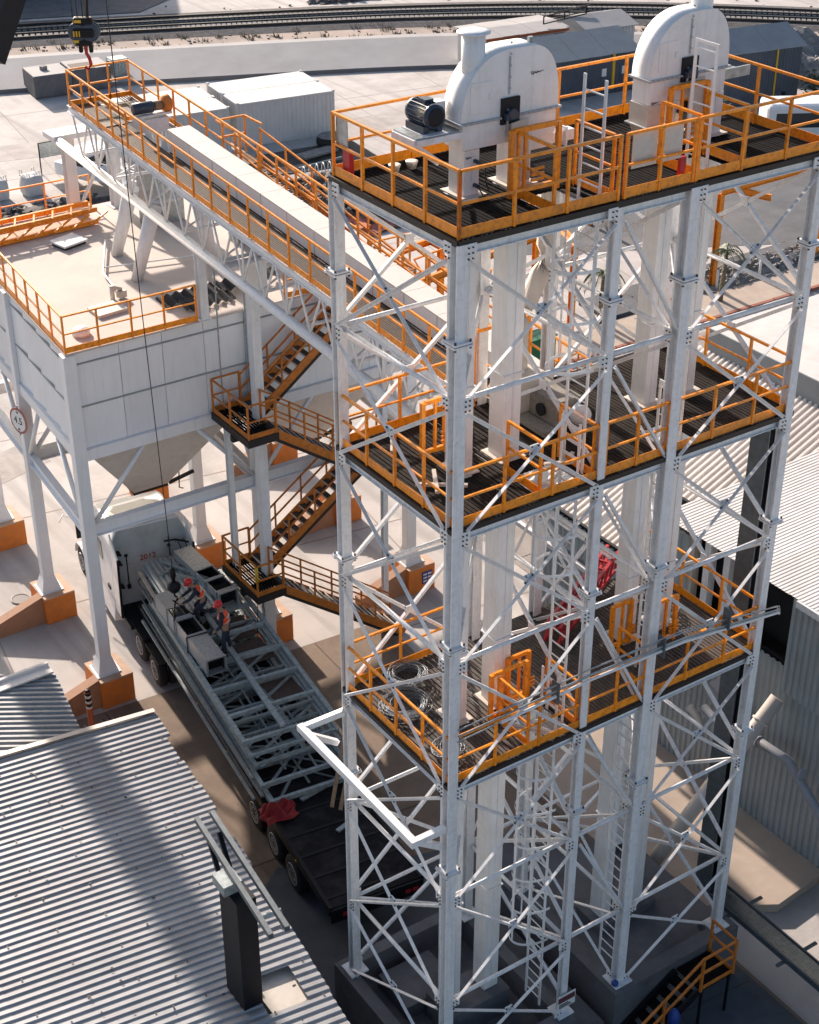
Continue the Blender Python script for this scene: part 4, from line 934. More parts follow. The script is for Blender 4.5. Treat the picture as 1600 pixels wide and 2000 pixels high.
for z in (4.2, -1.0): MB().bb(4.35, 5.6, 16.75, 16.9, z - .42, z - .221).build('landing_bracket', DARKEDGE, st)
# hose reel hanging from the lower landing
hr = thing('hanging_lamp', 'small black work lamp hanging from the corner of the lower stair landing', 'work lamp', (4.4, 15.8, -2.6))
b = MB(); b.path([(4.36, 15.82, -1.0), (4.3, 15.8, -1.8), (4.25, 15.75, -2.3)], .012, 5); b.build('lamp_cord', MARK, hr)
b = MB(); b.lathe((4.22, 15.72, -2.45), [(.06, -.1), (.17, -.05), (.17, .08), (.05, .12)], 18, (-.5, -.8, .2)); b.build('lamp_body', BLACK, hr)
MB().tube((4.4, 15.88, -.45), (4.4, 15.88, .05), .05, 10).build('yellow_grip', YEL, hr)

# ================================================================ pallets of hoses etc. will follow; big pipe chutes between the towers
ch = thing('discharge_pipe', 'thick cream elbow pipe coming down between the towers behind the caged ladder', 'pipe', (3.9, 3.2, 11))
b = MB(); b.path([(4.2, 3.0, 15.4), (4.15, 3.0, 14.1), (4.05, 3.0, 13.6), (3.75, 3.0, 13.0), (3.62, 3.0, 12.7), (3.6, 3.0, 12.4), (3.6, 3.0, 11.75)], .18, 16); b.build('pipe', PIPEB, ch)
MB().bb(3.25, 3.95, 2.6, 3.35, 11.0, 11.75).build('pipe_box', mat_cream, ch)
ge = thing('belt_drive', 'dusty grey belt drive box on the middle platform behind the ladder', 'machine', (3.8, 2.6, 10.88))
MB().box((3.9, 2.75, 11.2), (.6, 1.9, .55)).build('drive_box', mat_dusty if 'mat_dusty' in globals() else globals().setdefault('mat_dusty', mat('dusty_machine', (0.30, 0.27, 0.23), 0.8, var=0.3, scale=4, dirt=(.1, .09, .08), dirt_amt=.6, dirt_scale=4)), ge)
MB().lathe((3.58, 2.2, 11.2), [(.02, 0), (.12, .0), (.13, .05)], 18, (-1, 0, 0)).build('shaft_cover', INTER, ge)
MB().box((3.4, 2.75, 10.95), (.3, 2.1, .1)).build('drive_skid', mat_dusty, ge)

# ================================================================ truck (local frame: x right, y forward, z above the yard)
TR = R(-7.25); TO = V(0.57, 5.65, G)
def tl(x, y, z): return TO + Matrix.Rotation(TR, 3, 'Z') @ V(x, y, z)
tk = thing('flatbed_truck', 'white tractor unit with long black flatbed trailer parked between bin and tower', 'truck', TO, TR)
B = lambda *a, **k: MB().bb(*a, **k)
B(0, 2.5, .0, 14.6, 1.22, 1.38).build('trailer_deck', BLACKDUST, tk, local=True)
for x in (.0, 2.46): B(x - .03, x + .07, -.02, 14.62, 1.16, 1.42).build('side_rail', BLACK, tk, local=True)
for x in (.75, 1.6): B(x, x + .16, .2, 13.8, .72, 1.215).build('chassis_beam', BLACK, tk, local=True)
for k in range(18): B(.08, 2.42, .3 + k * .8, .38 + k * .8, 1.381, 1.40).build('deck_batten', BLACK, tk, local=True)
B(.0, 2.5, -.08, -.021, .95, 1.36).build('rear_bumper', BLACK, tk, local=True)
for x in (.3, .55, 2.0, 2.2): B(x, x + .14, -.1, -.081, 1.1, 1.2).build('tail_light', RED, tk, local=True)
for k in range(5): B(-.05, -.031, 2 + k * 2.4, 2.06 + k * 2.4, 1.24, 1.29).build('side_marker', YEL, tk, local=True)
def wheel(x, y, r=.52, wdt=.28, side=-1, par=tk):
    o = MB().lathe((x, y, r), [(r * .55, 0), (r * .93, .01), (r, .05), (r, wdt - .05), (r * .93, wdt - .01), (r * .55, wdt)], 32, (-side, 0, 0)).build('wheel', RUBBER, par, local=True)
    rim = MB().lathe((x, y, r), [(r * .12, .05), (r * .2, .03), (r * .35, .07), (r * .5, .03), (r * .58, -.012), (r * .6, .0)], 28, (-side, 0, 0)).build('rim', CHROME, o, local=True)
    b = MB()
    for k in range(10): a = k * math.pi / 5; b.box((x + side * -.02, y + r * .3 * math.cos(a), r + r * .3 * math.sin(a)), (.05, .04, .04))
    b.build('wheel_nuts', CHROME, o, local=True, kind='stuff')
for y in (2.36, 3.62, 4.98):
    wheel(-.02, y); wheel(2.52, y, side=1); wheel(.32, y); wheel(2.18, y, side=1)
    B(.3, 2.2, y - .07, y + .07, .45, .6).build('axle', BLACK, tk, local=True)
for y in (12.3, 13.75):
    wheel(-.12, y); wheel(2.5, y, side=1); wheel(.22, y); wheel(2.16, y, side=1)
B(.7, 1.7, 11.3, 19.6, .6, .95).build('tractor_frame', BLACK, tk, local=True)
for y in (12.3, 13.75): B(-.16, .2, y - .62, y + .62, 1.08, 1.12).build('mudguard', BLACK, tk, local=True)
wheel(-.12, 19.3, .52, .3); wheel(2.32, 19.3, .52, .3, side=1)
# cab
cb0 = MB(); y0, y1 = 15.30, 17.75
x0, x1 = -.12, 2.38
cs = [(x0, 1.0), (x1, 1.0), (x1, 3.35), (x1 - .22, 3.85), (x0 + .22, 3.85), (x0, 3.35)]
cb0._add([(x, y0, z) for x, z in cs] + [(x0 + (x - x0) * 1.0, y1 if z < 3.6 else y1 - .2, z - (.0 if z < 3.6 else .25)) for x, z in cs], [tuple(range(6)), tuple(range(11, 5, -1))] + [(i, 6 + i, 6 + (i + 1) % 6, (i + 1) % 6) for i in range(6)])
cab = cb0.build('sleeper_cab', TRUCKW, tk, local=True, bevel=.04)
MB()._add([(x, 15.285, z) for x, z in [(x0 + .05, 1.05), (x1 - .05, 1.05), (x1 - .05, 3.33), (x1 - .25, 3.80), (x0 + .25, 3.80), (x0 + .05, 3.33)]] + [(x, 15.29, z) for x, z in [(x0 + .05, 1.05), (x1 - .05, 1.05), (x1 - .05, 3.33), (x1 - .25, 3.80), (x0 + .25, 3.80), (x0 + .05, 3.33)]], [tuple(range(6)), (11, 10, 9, 8, 7, 6)] + [(i, 6 + i, 6 + (i + 1) % 6, (i + 1) % 6) for i in range(6)]).build('rear_panel', TRUCKB, tk, local=True)
B(x0 + .06, x1 - .06, 15.275, 15.284, 2.52, 2.54).build('panel_seam', mat_seam, tk, local=True)
for x in (x0 + .0, x1 - .05):     # air fairings standing back from the cab
    m_ = MB(); m_._add([(x, 14.75, 1.0), (x, 14.62, 3.2), (x, 15.29, 3.75), (x, 15.29, 1.0), (x + .05, 14.75, 1.0), (x + .05, 14.62, 3.2), (x + .05, 15.29, 3.75), (x + .05, 15.29, 1.0)], [(0, 1, 2, 3), (7, 6, 5, 4), (0, 4, 5, 1), (1, 5, 6, 2), (2, 6, 7, 3), (3, 7, 4, 0)]); m_.build('side_fairing', TRUCKW, tk, local=True)
    m_ = MB(); m_.beam((x + .025, 14.73, 1.0), (x + .025, 14.6, 3.2), .07, .05); m_.build('fairing_edge', BLACK, tk, local=True)
text('cab_number', '2012', .27, tl(1.05, 15.272, 2.66), (R(90), 0, 0), RED, tk)
for x in (.35, 1.75):
    m_ = MB(); m_.tube((x, 15.22, 1.75), (x, 15.22, 2.95 + (x > 1) * .3), .018, 6); m_.box((x, 15.24, 1.75), (.1, .08, .12)); m_.box((x, 15.24, 2.9), (.1, .06, .06)); m_.build('grab_rod', BLACK, tk, local=True)
for z in (1.9, 2.75, 3.1):
    m_ = MB(); m_.box((.05, 15.15, z), (.22, .26, .05), 0, 0, .25); m_.build('fairing_bracket', BLACK, tk, local=True)
m_ = MB()
for x in (1.95, 2.15):
    m_.path([(x, 15.2, 3.0), (x + .05, 15.1, 3.1), (x + .1, 15.0, 2.9), (x + .1, 15.0, 2.2), (x - .1, 15.05, 1.6)], .018, 6)
m_.path([(1.6, 15.2, 2.35), (1.9, 15.0, 2.45), (2.3, 14.9, 2.3)], .03, 6); m_.path([(1.6, 15.2, 3.1), (1.9, 15.0, 3.2), (2.3, 14.9, 3.05)], .03, 6)
m_.build('air_hoses', BLACK, tk, local=True)
for k, x in enumerate((.75, 1.0, 1.25)):
    m_ = MB(); m_.path([(x + .12 * math.cos(a), 15.18, 1.85 + .12 * math.sin(a)) for a in [i * math.pi / 8 for i in range(9)]], .015, 5); m_.build('hose_loop', BLACK, tk, local=True)
B(1.45, 1.62, 15.2, 15.27, 2.0, 2.2).build('service_box', BLACK, tk, local=True)
B(-.06, 2.34, 14.0, 15.29, .98, 1.1).build('catwalk', BLACK, tk, local=True)
# roof fairing, windscreen, doors, hood
m_ = MB(); m_._add([(.1, 15.32, 3.86), (2.16, 15.32, 3.86), (2.2, 17.5, 3.42), (.06, 17.5, 3.42), (.35, 15.7, 4.05), (1.9, 15.7, 4.05), (1.95, 17.0, 3.68), (.3, 17.0, 3.68)], [(0, 1, 5, 4), (1, 2, 6, 5), (2, 3, 7, 6), (3, 0, 4, 7), (4, 5, 6, 7)]); m_.build('roof_fairing', TRUCKW, tk, local=True)
m_ = MB(); m_._add([(.0, 17.76, 1.0), (2.26, 17.76, 1.0), (2.26, 17.76, 3.3), (.0, 17.76, 3.3), (.05, 18.75, 1.0), (2.2, 18.75, 1.0), (2.2, 18.75, 2.15), (.05, 18.75, 2.15)], [(3, 2, 6, 7), (0, 3, 7, 4), (1, 5, 6, 2), (4, 7, 6, 5)]); m_.build('front_cab', TRUCKW, tk, local=True)
m_ = MB(); m_._add([(.15, 18.02, 3.03), (2.1, 18.02, 3.03), (2.1, 18.72, 2.22), (.15, 18.72, 2.22)], [(0, 1, 2, 3)]); ws = m_
ws.v = [(a, b_ + .02, c + .03) for a, b_, c in ws.v]; ws.build('windscreen', GLASS, tk, local=True)
B(-.135, -.121, 16.3, 16.85, 2.3, 2.95).build('side_window', GLASS, tk, local=True); B(-.128, -.1205, 17.1, 17.7, 1.9, 2.9).build('door_window', GLASS, tk, local=True)
B(-.15, -.121, 15.7, 15.95, 1.5, 1.62).build('fuel_cap_recess', BLACK, tk, local=True); B(-.15, -.121, 16.9, 17.1, 1.5, 1.6).build('door_handle', BLACK, tk, local=True)
m_ = MB(); m_._add([(-.2, 15.35, .55), (-.2, 18.2, .55), (-.13, 18.2, 1.3), (-.13, 15.35, 1.3), (.1, 15.35, .5), (.1, 18.2, .5), (.1, 18.2, 1.3), (.1, 15.35, 1.3)], [(0, 3, 2, 1), (4, 5, 6, 7), (0, 4, 7, 3), (1, 2, 6, 5), (0, 1, 5, 4)]); m_.build('side_skirt', TRUCKW, tk, local=True, bevel=.02)
m_ = MB(); m_._add([(.2, 18.76, .8), (2.05, 18.76, .8), (2.05, 18.76, 2.1), (.2, 18.76, 2.1), (.35, 20.3, .8), (1.9, 20.3, .8), (1.85, 20.3, 1.6), (.4, 20.3, 1.6)], [(3, 2, 6, 7), (0, 3, 7, 4), (1, 5, 6, 2), (4, 7, 6, 5)]); m_.build('hood', TRUCKW, tk, local=True, bevel=.05)
for x, s_ in ((-.14, -1), (2.0, 1)):
    m_ = MB(); pts = []
    for k in range(9):
        a = math.pi * k / 8; pts.append((19.3 + .68 * math.cos(a), .55 + .62 * math.sin(a)))
    for (ya, za), (yb, zb) in zip(pts[:-1], pts[1:]): m_._add([(x, ya, za), (x + .42, ya, za), (x + .42, yb, zb), (x, yb, zb)], [(0, 1, 2, 3)], True)
    m_.build('front_fender', TRUCKW, tk, local=True)
B(.25, 2.0, 20.31, 20.55, .45, .8).build('front_bumper', CHROME, tk, local=True)
for x in (-.42, 2.5): 
    B(x, x + .16, 18.2, 18.28, 2.1, 2.7).build('mirror', BLACK, tk, local=True); MB().path([(x + .08, 18.24, 2.75), (x + .4 * (1 if x < 0 else -1) + .08, 18.1, 2.8)], .02, 5).build('mirror_arm', CHROME, tk, local=True)
MB().path([(-.6, 19.8, 1.9), (-.45, 19.8, 2.15), (-.1, 19.8, 1.9), (.3, 19.7, 1.9)], .03, 6).build('hood_mirror', TRUCKW, tk, local=True)

# ---------------- load
def load(name, label, cat, group=None): return thing(name, label, cat, TO + V(0, 0, 1.4), TR, group)
def LB(mb, name, m, t):           # mb authored in truck coordinates
    mb.v = [tuple(tl(*q)) for q in mb.v]; return mb.build(name, m, t)
def truss_panel(label, x0, x1, y0, y1, z, w=.11, ncross=8, mid=None, diag=0, dense=0):
    t = load('truss_panel', label, 'steel frame', 'grey green steel frames on the trailer')
    for x in (x0, x1): LB(MB().beam((x, y0, z), (x, y1, z), w, w * 1.1), 'side_bar', GALVD, t)
    for k in range(ncross + 1):
        y = y0 + .06 + (y1 - y0 - .12) * k / ncross + random.uniform(-.05, .05) * (0 < k < ncross)
        LB(MB().beam((x0 + w / 2, y, z), (x1 - w / 2, y + random.uniform(-.02, .04), z), w * .8, w), 'cross_bar', GALVD, t)
    if mid: LB(MB().beam((mid, y0 + .1, z + w), (mid, y1 - .1, z + w), w * 1.3, w * .7), 'middle_bar', GALVD, t)
    for k in range(diag):
        ya = y0 + (y1 - y0) * k / diag; yb = y0 + (y1 - y0) * (k + 1) / diag
        LB(MB().angle((x0 + .1, ya, z - .05), (x1 - .1, yb, z - .05), .06), 'diagonal', GALVD, t)
        if dense: LB(MB().angle((x1 - .1, ya, z - .12), (x0 + .1, yb, z - .12), .06), 'diagonal', GALVD, t)
    for k in range(dense):
        x = x0 + (x1 - x0) * (k + 1) / (dense + 1)
        LB(MB().angle((x, y0 + random.uniform(0, .5), z - .02), (x + random.uniform(-.15, .15), y1 - random.uniform(0, .5), z - .02), .07), 'inner_bar', GALVD, t)
    return t
truss_panel('lowest grey steel frame on the trailer, reaching furthest back', .15, 2.45, 3.95, 13.2, 1.56, .13, 6, None, 4, 1)
truss_panel('second grey steel frame from the bottom of the trailer load', .05, 2.4, 4.35, 13.8, 1.84, .12, 7, None, 5, 2)
truss_panel('third grey steel frame, full of crossed thin bars', .1, 2.5, 4.9, 13.6, 2.12, .10, 7, 1.5, 9, 2)
truss_panel('fourth grey steel frame just under the top grid', .02, 2.5, 5.0, 13.9, 2.38, .09, 6, None, 6, 0)
truss_panel('topmost grey steel grid with one central bar, the workers stand on it', -.05, 2.55, 5.3, 12.7, 2.64, .12, 6, 1.1)
ls = load('beam_stack', 'long grey beams stacked down the left edge of the trailer', 'steel beams')
for k, (x, z, ya, yb, w_) in enumerate(((-.30, 1.5, 4.4, 13.6, .07), (-.28, 1.74, 4.6, 13.9, .05), (-.2, 1.92, 4.7, 13.8, .07), (-.2, 2.12, 4.9, 14.0, .045), (-.12, 2.3, 5.1, 13.9, .06), (-.15, 2.5, 6.0, 14.1, .04), (-.1, 1.6, 4.3, 13.2, .07))):
    LB(MB().beam((x + .1, ya, z), (x + .1 + random.uniform(-.03, .06), yb, z + random.uniform(-.02, .05)), w_, w_), 'beam', TRAYM if k % 2 else GALVD, ls)
lw = load('timber_strip', 'pale weathered plank lying on the left front edge of the trailer load', 'plank')
LB(MB().beam((.02, 10.6, 2.66), (.08, 14.4, 2.74), .10, .05), 'board', mat('pale_board', (.55, .46, .36), .8, var=.2, scale=6), lw)
ns = load('wheel_pallet', 'brown timber boards laid inside the frames near the workers', 'boards')
for k, (x, y) in enumerate(((1.9, 9.6), (1.95, 7.6), (1.85, 10.9))): LB(MB().box((x, y, 2.25), (.9, 1.1, .04), .1), 'board', mat_brownb if 'mat_brownb' in globals() else globals().setdefault('mat_brownb', mat('dark_brown_board', (.10, .065, .05), .8, var=.3, scale=8)), ns)
# sheets
for n_, (z, dx) in enumerate(((2.66, -.06), (2.78, 0))):
    rsx = load('corrugated_sheet_stack', ('upper' if n_ else 'lower') + ' stack of grey ribbed sheets behind the cab under loose bars', 'sheets', 'ribbed sheet stacks behind the cab')
    for k in range(3 if n_ == 0 else 4):
        pb = MB(); zz = z + .05 + k * .022
        pts = []
        for i in range(8):
            a = .28 + dx + i * .155; pts += [(a, 0), (a + .035, .05), (a + .105, .05), (a + .14, 0)]
        b0 = len(pb.v); m_n = len(pts)
        for yv in (11.3, 14.55):
            for a, h in pts: pb.v.append((a, yv, zz + h))
        for i in range(m_n - 1): pb.f.append((b0 + i, b0 + i + 1, b0 + m_n + i + 1, b0 + m_n + i)); pb.sm.append(False)
        LB(pb, 'ribbed_sheet', ZINC, rsx)
lb2 = load('scrap_bars', 'dark loose bars dropped across the ribbed sheets', 'bars')
for p, q in (((.5, 13.6, 2.97), (1.6, 14.1, 2.97)), ((.75, 14.3, 3.02), (1.7, 12.7, 3.0)), ((.9, 13.3, 3.03), (1.65, 12.5, 3.05))): LB(MB().beam(p, q, .09, .06), 'bar', GALVD, lb2)
# box ducts
def duct(label, x, ya, yb, z, w, h, gaps, rz_=0.0):
    t = load('steel_duct', label, 'duct', 'open box ducts on the trailer load')
    T = .02
    def X(q):
        c = V(x, (ya + yb) / 2, 0); v = V(*q) - c; v = Matrix.Rotation(rz_, 3, 'Z') @ v; return tuple(c + v)
    def bld(mb, nm, m=ZINC): mb.v = [X(q) for q in mb.v]; return LB(mb, nm, m, t)
    x0, x1 = x - w / 2, x + w / 2
    bld(B(x0, x0 + T, ya, yb, z, z + h), 'side_plate'); bld(B(x1 - T, x1, ya, yb, z, z + h), 'side_plate'); bld(B(x0 + T, x1 - T, ya, yb, z, z + T), 'bottom_plate')
    s_ = ya
    for g0, g1 in gaps + [(yb, yb)]:
        if g0 - s_ > .03: bld(B(x0 + T, x1 - T, s_, g0, z + h - T, z + h), 'top_plate')
        s_ = g1
    for yy in sorted({ya + .02, *[g for a in gaps for g in a]}):
        f = MB(); f.bb(x0 - .03, x0 + .03, yy - .02, yy + .02, z - .02, z + h + .012); f.bb(x1 - .03, x1 + .03, yy - .02, yy + .02, z - .02, z + h + .012); f.bb(x0 + .031, x1 - .031, yy - .02, yy + .02, z + h - .03, z + h + .012)
        bld(f, 'rim_flange')
    f = B(x0 + T + .005, x1 - T - .005, ya + .25, yb - .2, z + T + .002, z + T + .01); bld(f, 'duct_inside', INTER)
    bld(B(x0 + T + .004, x0 + T + .012, ya + .1, yb - .1, z + T + .011, z + h - T - .03), 'duct_lining', INTER); bld(B(x1 - T - .012, x1 - T - .004, ya + .1, yb - .1, z + T + .011, z + h - T - .03), 'duct_lining', INTER)
    bld(B(x0 + T, x1 - T, ya + .5, ya + .51, z + T + .012, z + h - T - .002), 'inner_stop', INTER)
    return t
duct('grey open box duct at the right front of the load with two square holes', 1.68, 11.4, 14.35, 2.70, .60, .55, [(11.6, 12.25), (12.33, 12.95)], R(8))
duct('grey open box duct at the left of the load with slings round it', .28, 8.45, 12.3, 2.70, .56, .52, [(9.85, 10.7), (10.85, 11.4)], R(3))
sl = load('lifting_sling', 'dark chain slings looped round the left duct below the ball', 'sling')
LB(MB().path([(-.02, 9.75, 2.68), (-.03, 9.75, 3.22), (.58, 9.75, 3.24), (.6, 9.75, 2.7)], .022, 6), 'sling_loop', BLACK, sl)
LB(MB().path([(-.02, 10.75, 2.68), (-.02, 10.75, 3.2), (.1, 11.1, 3.32), (.2, 11.3, 3.45)], .022, 6), 'sling_leg', BLACK, sl); LB(MB().path([(.57, 10.72, 2.9), (.55, 10.75, 3.24), (.35, 11.1, 3.35), (.2, 11.3, 3.45)], .022, 6), 'sling_leg', BLACK, sl)
# tarp and timbers on the tail
tp = load('red_tarp', 'crumpled red tarp lying on the rear of the load deck', 'tarp')
pb = MB(); pb.sheet((-.28, 3.3, 1.45), (.95, .1, 0), (0, .72, 0), 26, 18, lambda u, v: (.05 * math.sin(9 * v + 3 * u), .05 * math.sin(7 * u), (.16 + .11 * math.sin(13 * u + 5 * v) + .09 * math.sin(17 * v - 8 * u) + .05 * math.sin(29 * u * v + 3)) * (math.sin(math.pi * u) ** .5) * (math.sin(math.pi * v) ** .5)))
o = LB(pb, 'tarp_cloth', CLOTHR, tp)
for k, (p, q) in enumerate((((1.45, 3.1, 1.6), (2.6, 4.6, 3.0)), ((1.6, 2.9, 1.6), (2.75, 4.3, 2.9)))):
    t = load('timber', ('left' if k == 0 else 'right') + ' of two yellowish timbers leaning on the trailer load end', 'timber', 'leaning timbers'); LB(MB().beam(p, q, .1, .05), 'plank', WOOD, t)
for k, (x, y, rz_, l_) in enumerate(((1.1, 1.2, -.5, .9), (1.6, 2.5, -1.2, .7), (1.3, 4.0, -1.3, .8))):
    t = load('deck_scrap', ('pale board lying alone on the bare black trailer deck nearest its tail', 'short pale board on the bare deck right of the tarp', 'short board on the deck just behind the red tarp')[k], 'board', 'scraps on the trailer deck'); LB(MB().box((x, y, 1.44), (.12, l_, .05), rz_), 'plank', GALVD, t)

# ---------------- people
def skinned(name, pts, edges, m, parent, root=0, sub=1):
    me = bpy.data.meshes.new(name); me.from_pydata([p[0] for p in pts], edges, []); me.materials.append(m)
    o = bpy.data.objects.new(name, me); COL.objects.link(o)
    sk = o.modifiers.new('skin', 'SKIN'); sk.use_smooth_shade = True
    for i, p in enumerate(pts):
        r = p[1] if isinstance(p[1], tuple) else (p[1], p[1]); me.skin_vertices[0].data[i].radius = r; me.skin_vertices[0].data[i].use_root = (i == root)
    s_ = o.modifiers.new('sub', 'SUBSURF'); s_.levels = sub; s_.render_levels = sub
    o.parent = parent; CUM[o.name] = V(0, 0, 0); ROOT[o.name] = parent.name
    return o
def person(label, loc, rz, J):
    """J: joints in person coordinates (y forward), feet at z 0"""
    t = thing('person', label, 'person', loc, rz)
    P = {k: V(*v) for k, v in J.items()}
    names = ['pelvis', 'waist', 'chest', 'neck', 'headlow', 'headtop']
    pts = [(P['pelvis'], .115), (P['waist'], .11), (P['chest'], (.16, .115)), (P['neck'], .06), (P['headlow'], .078), (P['headtop'], .088)]
    ed = [(0, 1), (1, 2), (2, 3), (3, 4), (4, 5)]
    for s_ in 'LR':
        i = len(pts); pts += [(P['sh' + s_], .062), (P['el' + s_], .045), (P['wr' + s_], .03), (P['hd' + s_], (.038, .022))]; ed += [(2, i), (i, i + 1), (i + 1, i + 2), (i + 2, i + 3)]
        i = len(pts); pts += [(P['hip' + s_], .088), (P['kn' + s_], .06), (P['an' + s_], .042), (P['to' + s_], (.045, .035))]; ed += [(0, i), (i, i + 1), (i + 1, i + 2), (i + 2, i + 3)]
    body = skinned('body', pts, ed, SKIN, t, 0, 2)
    # fingers
    for s_ in 'LR':
        h = P['hd' + s_]; d = (h - P['wr' + s_]).normalized(); sd_ = d.cross(UZ).normalized() if abs(d.z) < .9 else V(1, 0, 0); nn = d.cross(sd_)
        for k in range(4):
            o0 = h + sd_ * (k - 1.5) * .018; L_ = (.065, .078, .073, .055)[k]
            skinned('finger', [(o0 - d * .02, .0095), (o0 + d * L_ * .5, .009), (o0 + d * L_ * .8 + nn * .02, .008), (o0 + d * L_ * .9 + nn * .04, .007)], [(0, 1), (1, 2), (2, 3)], SKIN, t, 0, 1)
        skinned('thumb', [(h - d * .03 + sd_ * .02, .011), (h + sd_ * .05, .0095), (h + sd_ * .055 + d * .03, .008)], [(0, 1), (1, 2)], SKIN, t, 0, 1)
    # clothes
    g = 1.16
    skinned('trousers', [(P['pelvis'] + UZ * .02, .145), (P['pelvis'].lerp(P['waist'], .5), .135)] + sum([[(P['hip' + s_], .108), (P['kn' + s_], .078), (P['an' + s_], .064)] for s_ in 'LR'], []), [(0, 1), (0, 2), (2, 3), (3, 4), (0, 5), (5, 6), (6, 7)], NAVY, t, 0, 1)
    skinned('shirt', [(P['waist'], .13), (P['chest'], (.175, .13)), (P['neck'] - (P['neck'] - P['chest']) * .25, .075)] + sum([[(P['sh' + s_], .076), (P['el' + s_], .058), (P['wr' + s_], .042)] for s_ in 'LR'], []), [(0, 1), (1, 2), (1, 3), (3, 4), (4, 5), (1, 6), (6, 7), (7, 8)], NAVY, t, 0, 1)
    ax = (P['chest'] - P['waist']).normalized()
    v = skinned('safety_vest', [(P['waist'] - ax * .10, .17), (P['chest'], (.23, .18)), (P['chest'].lerp(P['neck'], .5), .12), (P['shL'], .10), (P['shR'], .10)], [(0, 1), (1, 2), (1, 3), (1, 4)], VEST, t, 0, 1)
    r_ = MB()
    for f in (.1, .75):
        c = P['waist'].lerp(P['chest'], f); rr = .15 + .03 * f
        pr_ = [(rr * 1.06, -.014), (rr * 1.06, .014)]
        r_.lathe(c, pr_, 20, ax)
    r_.build('reflective_band', REFL, t, local=True)
    for s_ in 'LR':
        b = MB(); a = P['an' + s_]; d = (P['to' + s_] - a); d.z = 0; d.normalize(); az_ = math.atan2(d.y, d.x) - math.pi / 2
        b.box(a + d * .07 + V(0, 0, -.045), (.1, .28, .085), az_); b.build('boot', BLACK, t, local=True, bevel=.02)
    # head details
    hu = (P['headtop'] - P['headlow']).normalized(); fwd = P['face'].normalized(); fwd = (fwd - hu * fwd.dot(hu)).normalized(); hc = P['headlow'].lerp(P['headtop'], .55); sx = fwd.cross(hu).normalized()
    b = MB(); b.tube(hc + fwd * .085 - hu * .01, hc + fwd * .12 - hu * .03, .016, 8, .02); b.build('nose', SKIN, t, local=True)
    for s_ in (-1, 1):
        b = MB(); b.lathe(hc + fwd * .088 + sx * s_ * .033 + hu * .015, [(.003, -.004), (.012, 0), (.003, .006)], 10, fwd); b.build('eye', BLACK, t, local=True)
        b = MB(); b.lathe(hc + sx * s_ * .088, [(.012, -.01), (.028, 0), (.01, .014)], 10, sx * s_); b.build('ear', SKIN, t, local=True)
    b = MB(); b.tube(hc + fwd * .086 - hu * .055 - sx * .022, hc + fwd * .086 - hu * .055 + sx * .022, .006, 6); b.build('mouth', mat_lip, t, local=True)
    b = MB(); hb = P['headtop']; b.lathe(hc + hu * .035 - fwd * .01, [(.108, -.03), (.12, -.005), (.118, .04), (.105, .085), (.07, .122), (.02, .14)], 28, hu); hh = b.build('helmet', HELM, t, local=True)
    b = MB(); b.lathe(hc + hu * .02 + fwd * .035, [(.02, 0), (.128, -.006), (.13, .004), (.02, .012)], 28, hu); b.build('helmet_brim', HELM, hh, local=True)
    return t
mat_lip = mat('lip', (.2, .07, .06), .5)
zt = 2.70
# standing worker, looking down to his left
person('worker in red helmet and orange vest standing upright on the topmost steel grid', tl(.98, 9.25, zt), TR + R(62), dict(
    pelvis=(0, -.02, .95), waist=(0, .0, 1.10), chest=(0, .05, 1.33), neck=(0, .09, 1.48), headlow=(0, .14, 1.55), headtop=(0, .17, 1.68),
    shL=(-.2, .06, 1.40), elL=(-.27, .08, 1.12), wrL=(-.24, .24, .92), hdL=(-.23, .31, .86), shR=(.2, .06, 1.40), elR=(.27, .04, 1.12), wrR=(.25, .16, .88), hdR=(.24, .2, .80),
    hipL=(-.1, -.02, .88), knL=(-.16, .06, .5), anL=(-.2, .02, .10), toL=(-.22, .2, .04), hipR=(.1, -.02, .88), knR=(.16, .0, .5), anR=(.2, -.08, .10), toR=(.23, .1, .04), face=(0, .9, -.5)))
person('worker in red helmet and orange vest crouching forward over the slung duct', tl(.83, 11.15, zt), TR + R(75), dict(
    pelvis=(0, -.20, .74), waist=(0, -.13, .88), chest=(0, .02, 1.08), neck=(0, .12, 1.21), headlow=(0, .17, 1.27), headtop=(0, .23, 1.39),
    shL=(-.2, .05, 1.13), elL=(-.25, .24, .92), wrL=(-.18, .46, .78), hdL=(-.15, .54, .74), shR=(.2, .05, 1.13), elR=(.26, .22, .90), wrR=(.2, .46, .76), hdR=(.17, .54, .72),
    hipL=(-.11, -.18, .68), knL=(-.18, .12, .46), anL=(-.2, .0, .10), toL=(-.22, .18, .04), hipR=(.11, -.18, .68), knR=(.17, .08, .42), anR=(.2, -.25, .10), toR=(.22, -.08, .04), face=(0, .6, -.8)))

# ---------------- crane rope, ball and hook block
bp = tl(.22, 11.35, 3.95)
cr = thing('headache_ball', 'black crane ball and hook hanging on a thin rope over the trailer load', 'crane hook', bp)
MB().lathe(bp, [(.02, -.2), (.12, -.16), (.19, -.06), (.2, .02), (.16, .12), (.08, .18), (.05, .2)], 24).build('ball', BLACK, cr)
MB().lathe(bp + UZ * .2, [(.05, 0), (.06, .1), (.09, .2), (.085, .36), (.03, .45)], 16).build('swivel', BLACK, cr)
MB().path([bp + V(0, 0, -.2), bp + V(0, 0, -.32), bp + V(.07, 0, -.38), bp + V(.08, 0, -.46), bp + V(.0, 0, -.52), bp + V(-.07, 0, -.46)], .026, 8).build('hook', BLACK, cr)
top = V(1.65, 16.43, 17.02); d_ = (top - bp); MB().path([bp + UZ * .62, bp + d_ * .5 + V(0, 0, -.05), bp + d_ * 1.0, bp + d_ * 1.6], .013, 6).build('rope', ROPE, cr)
hb = V(2.47, 19.87, 14.77)
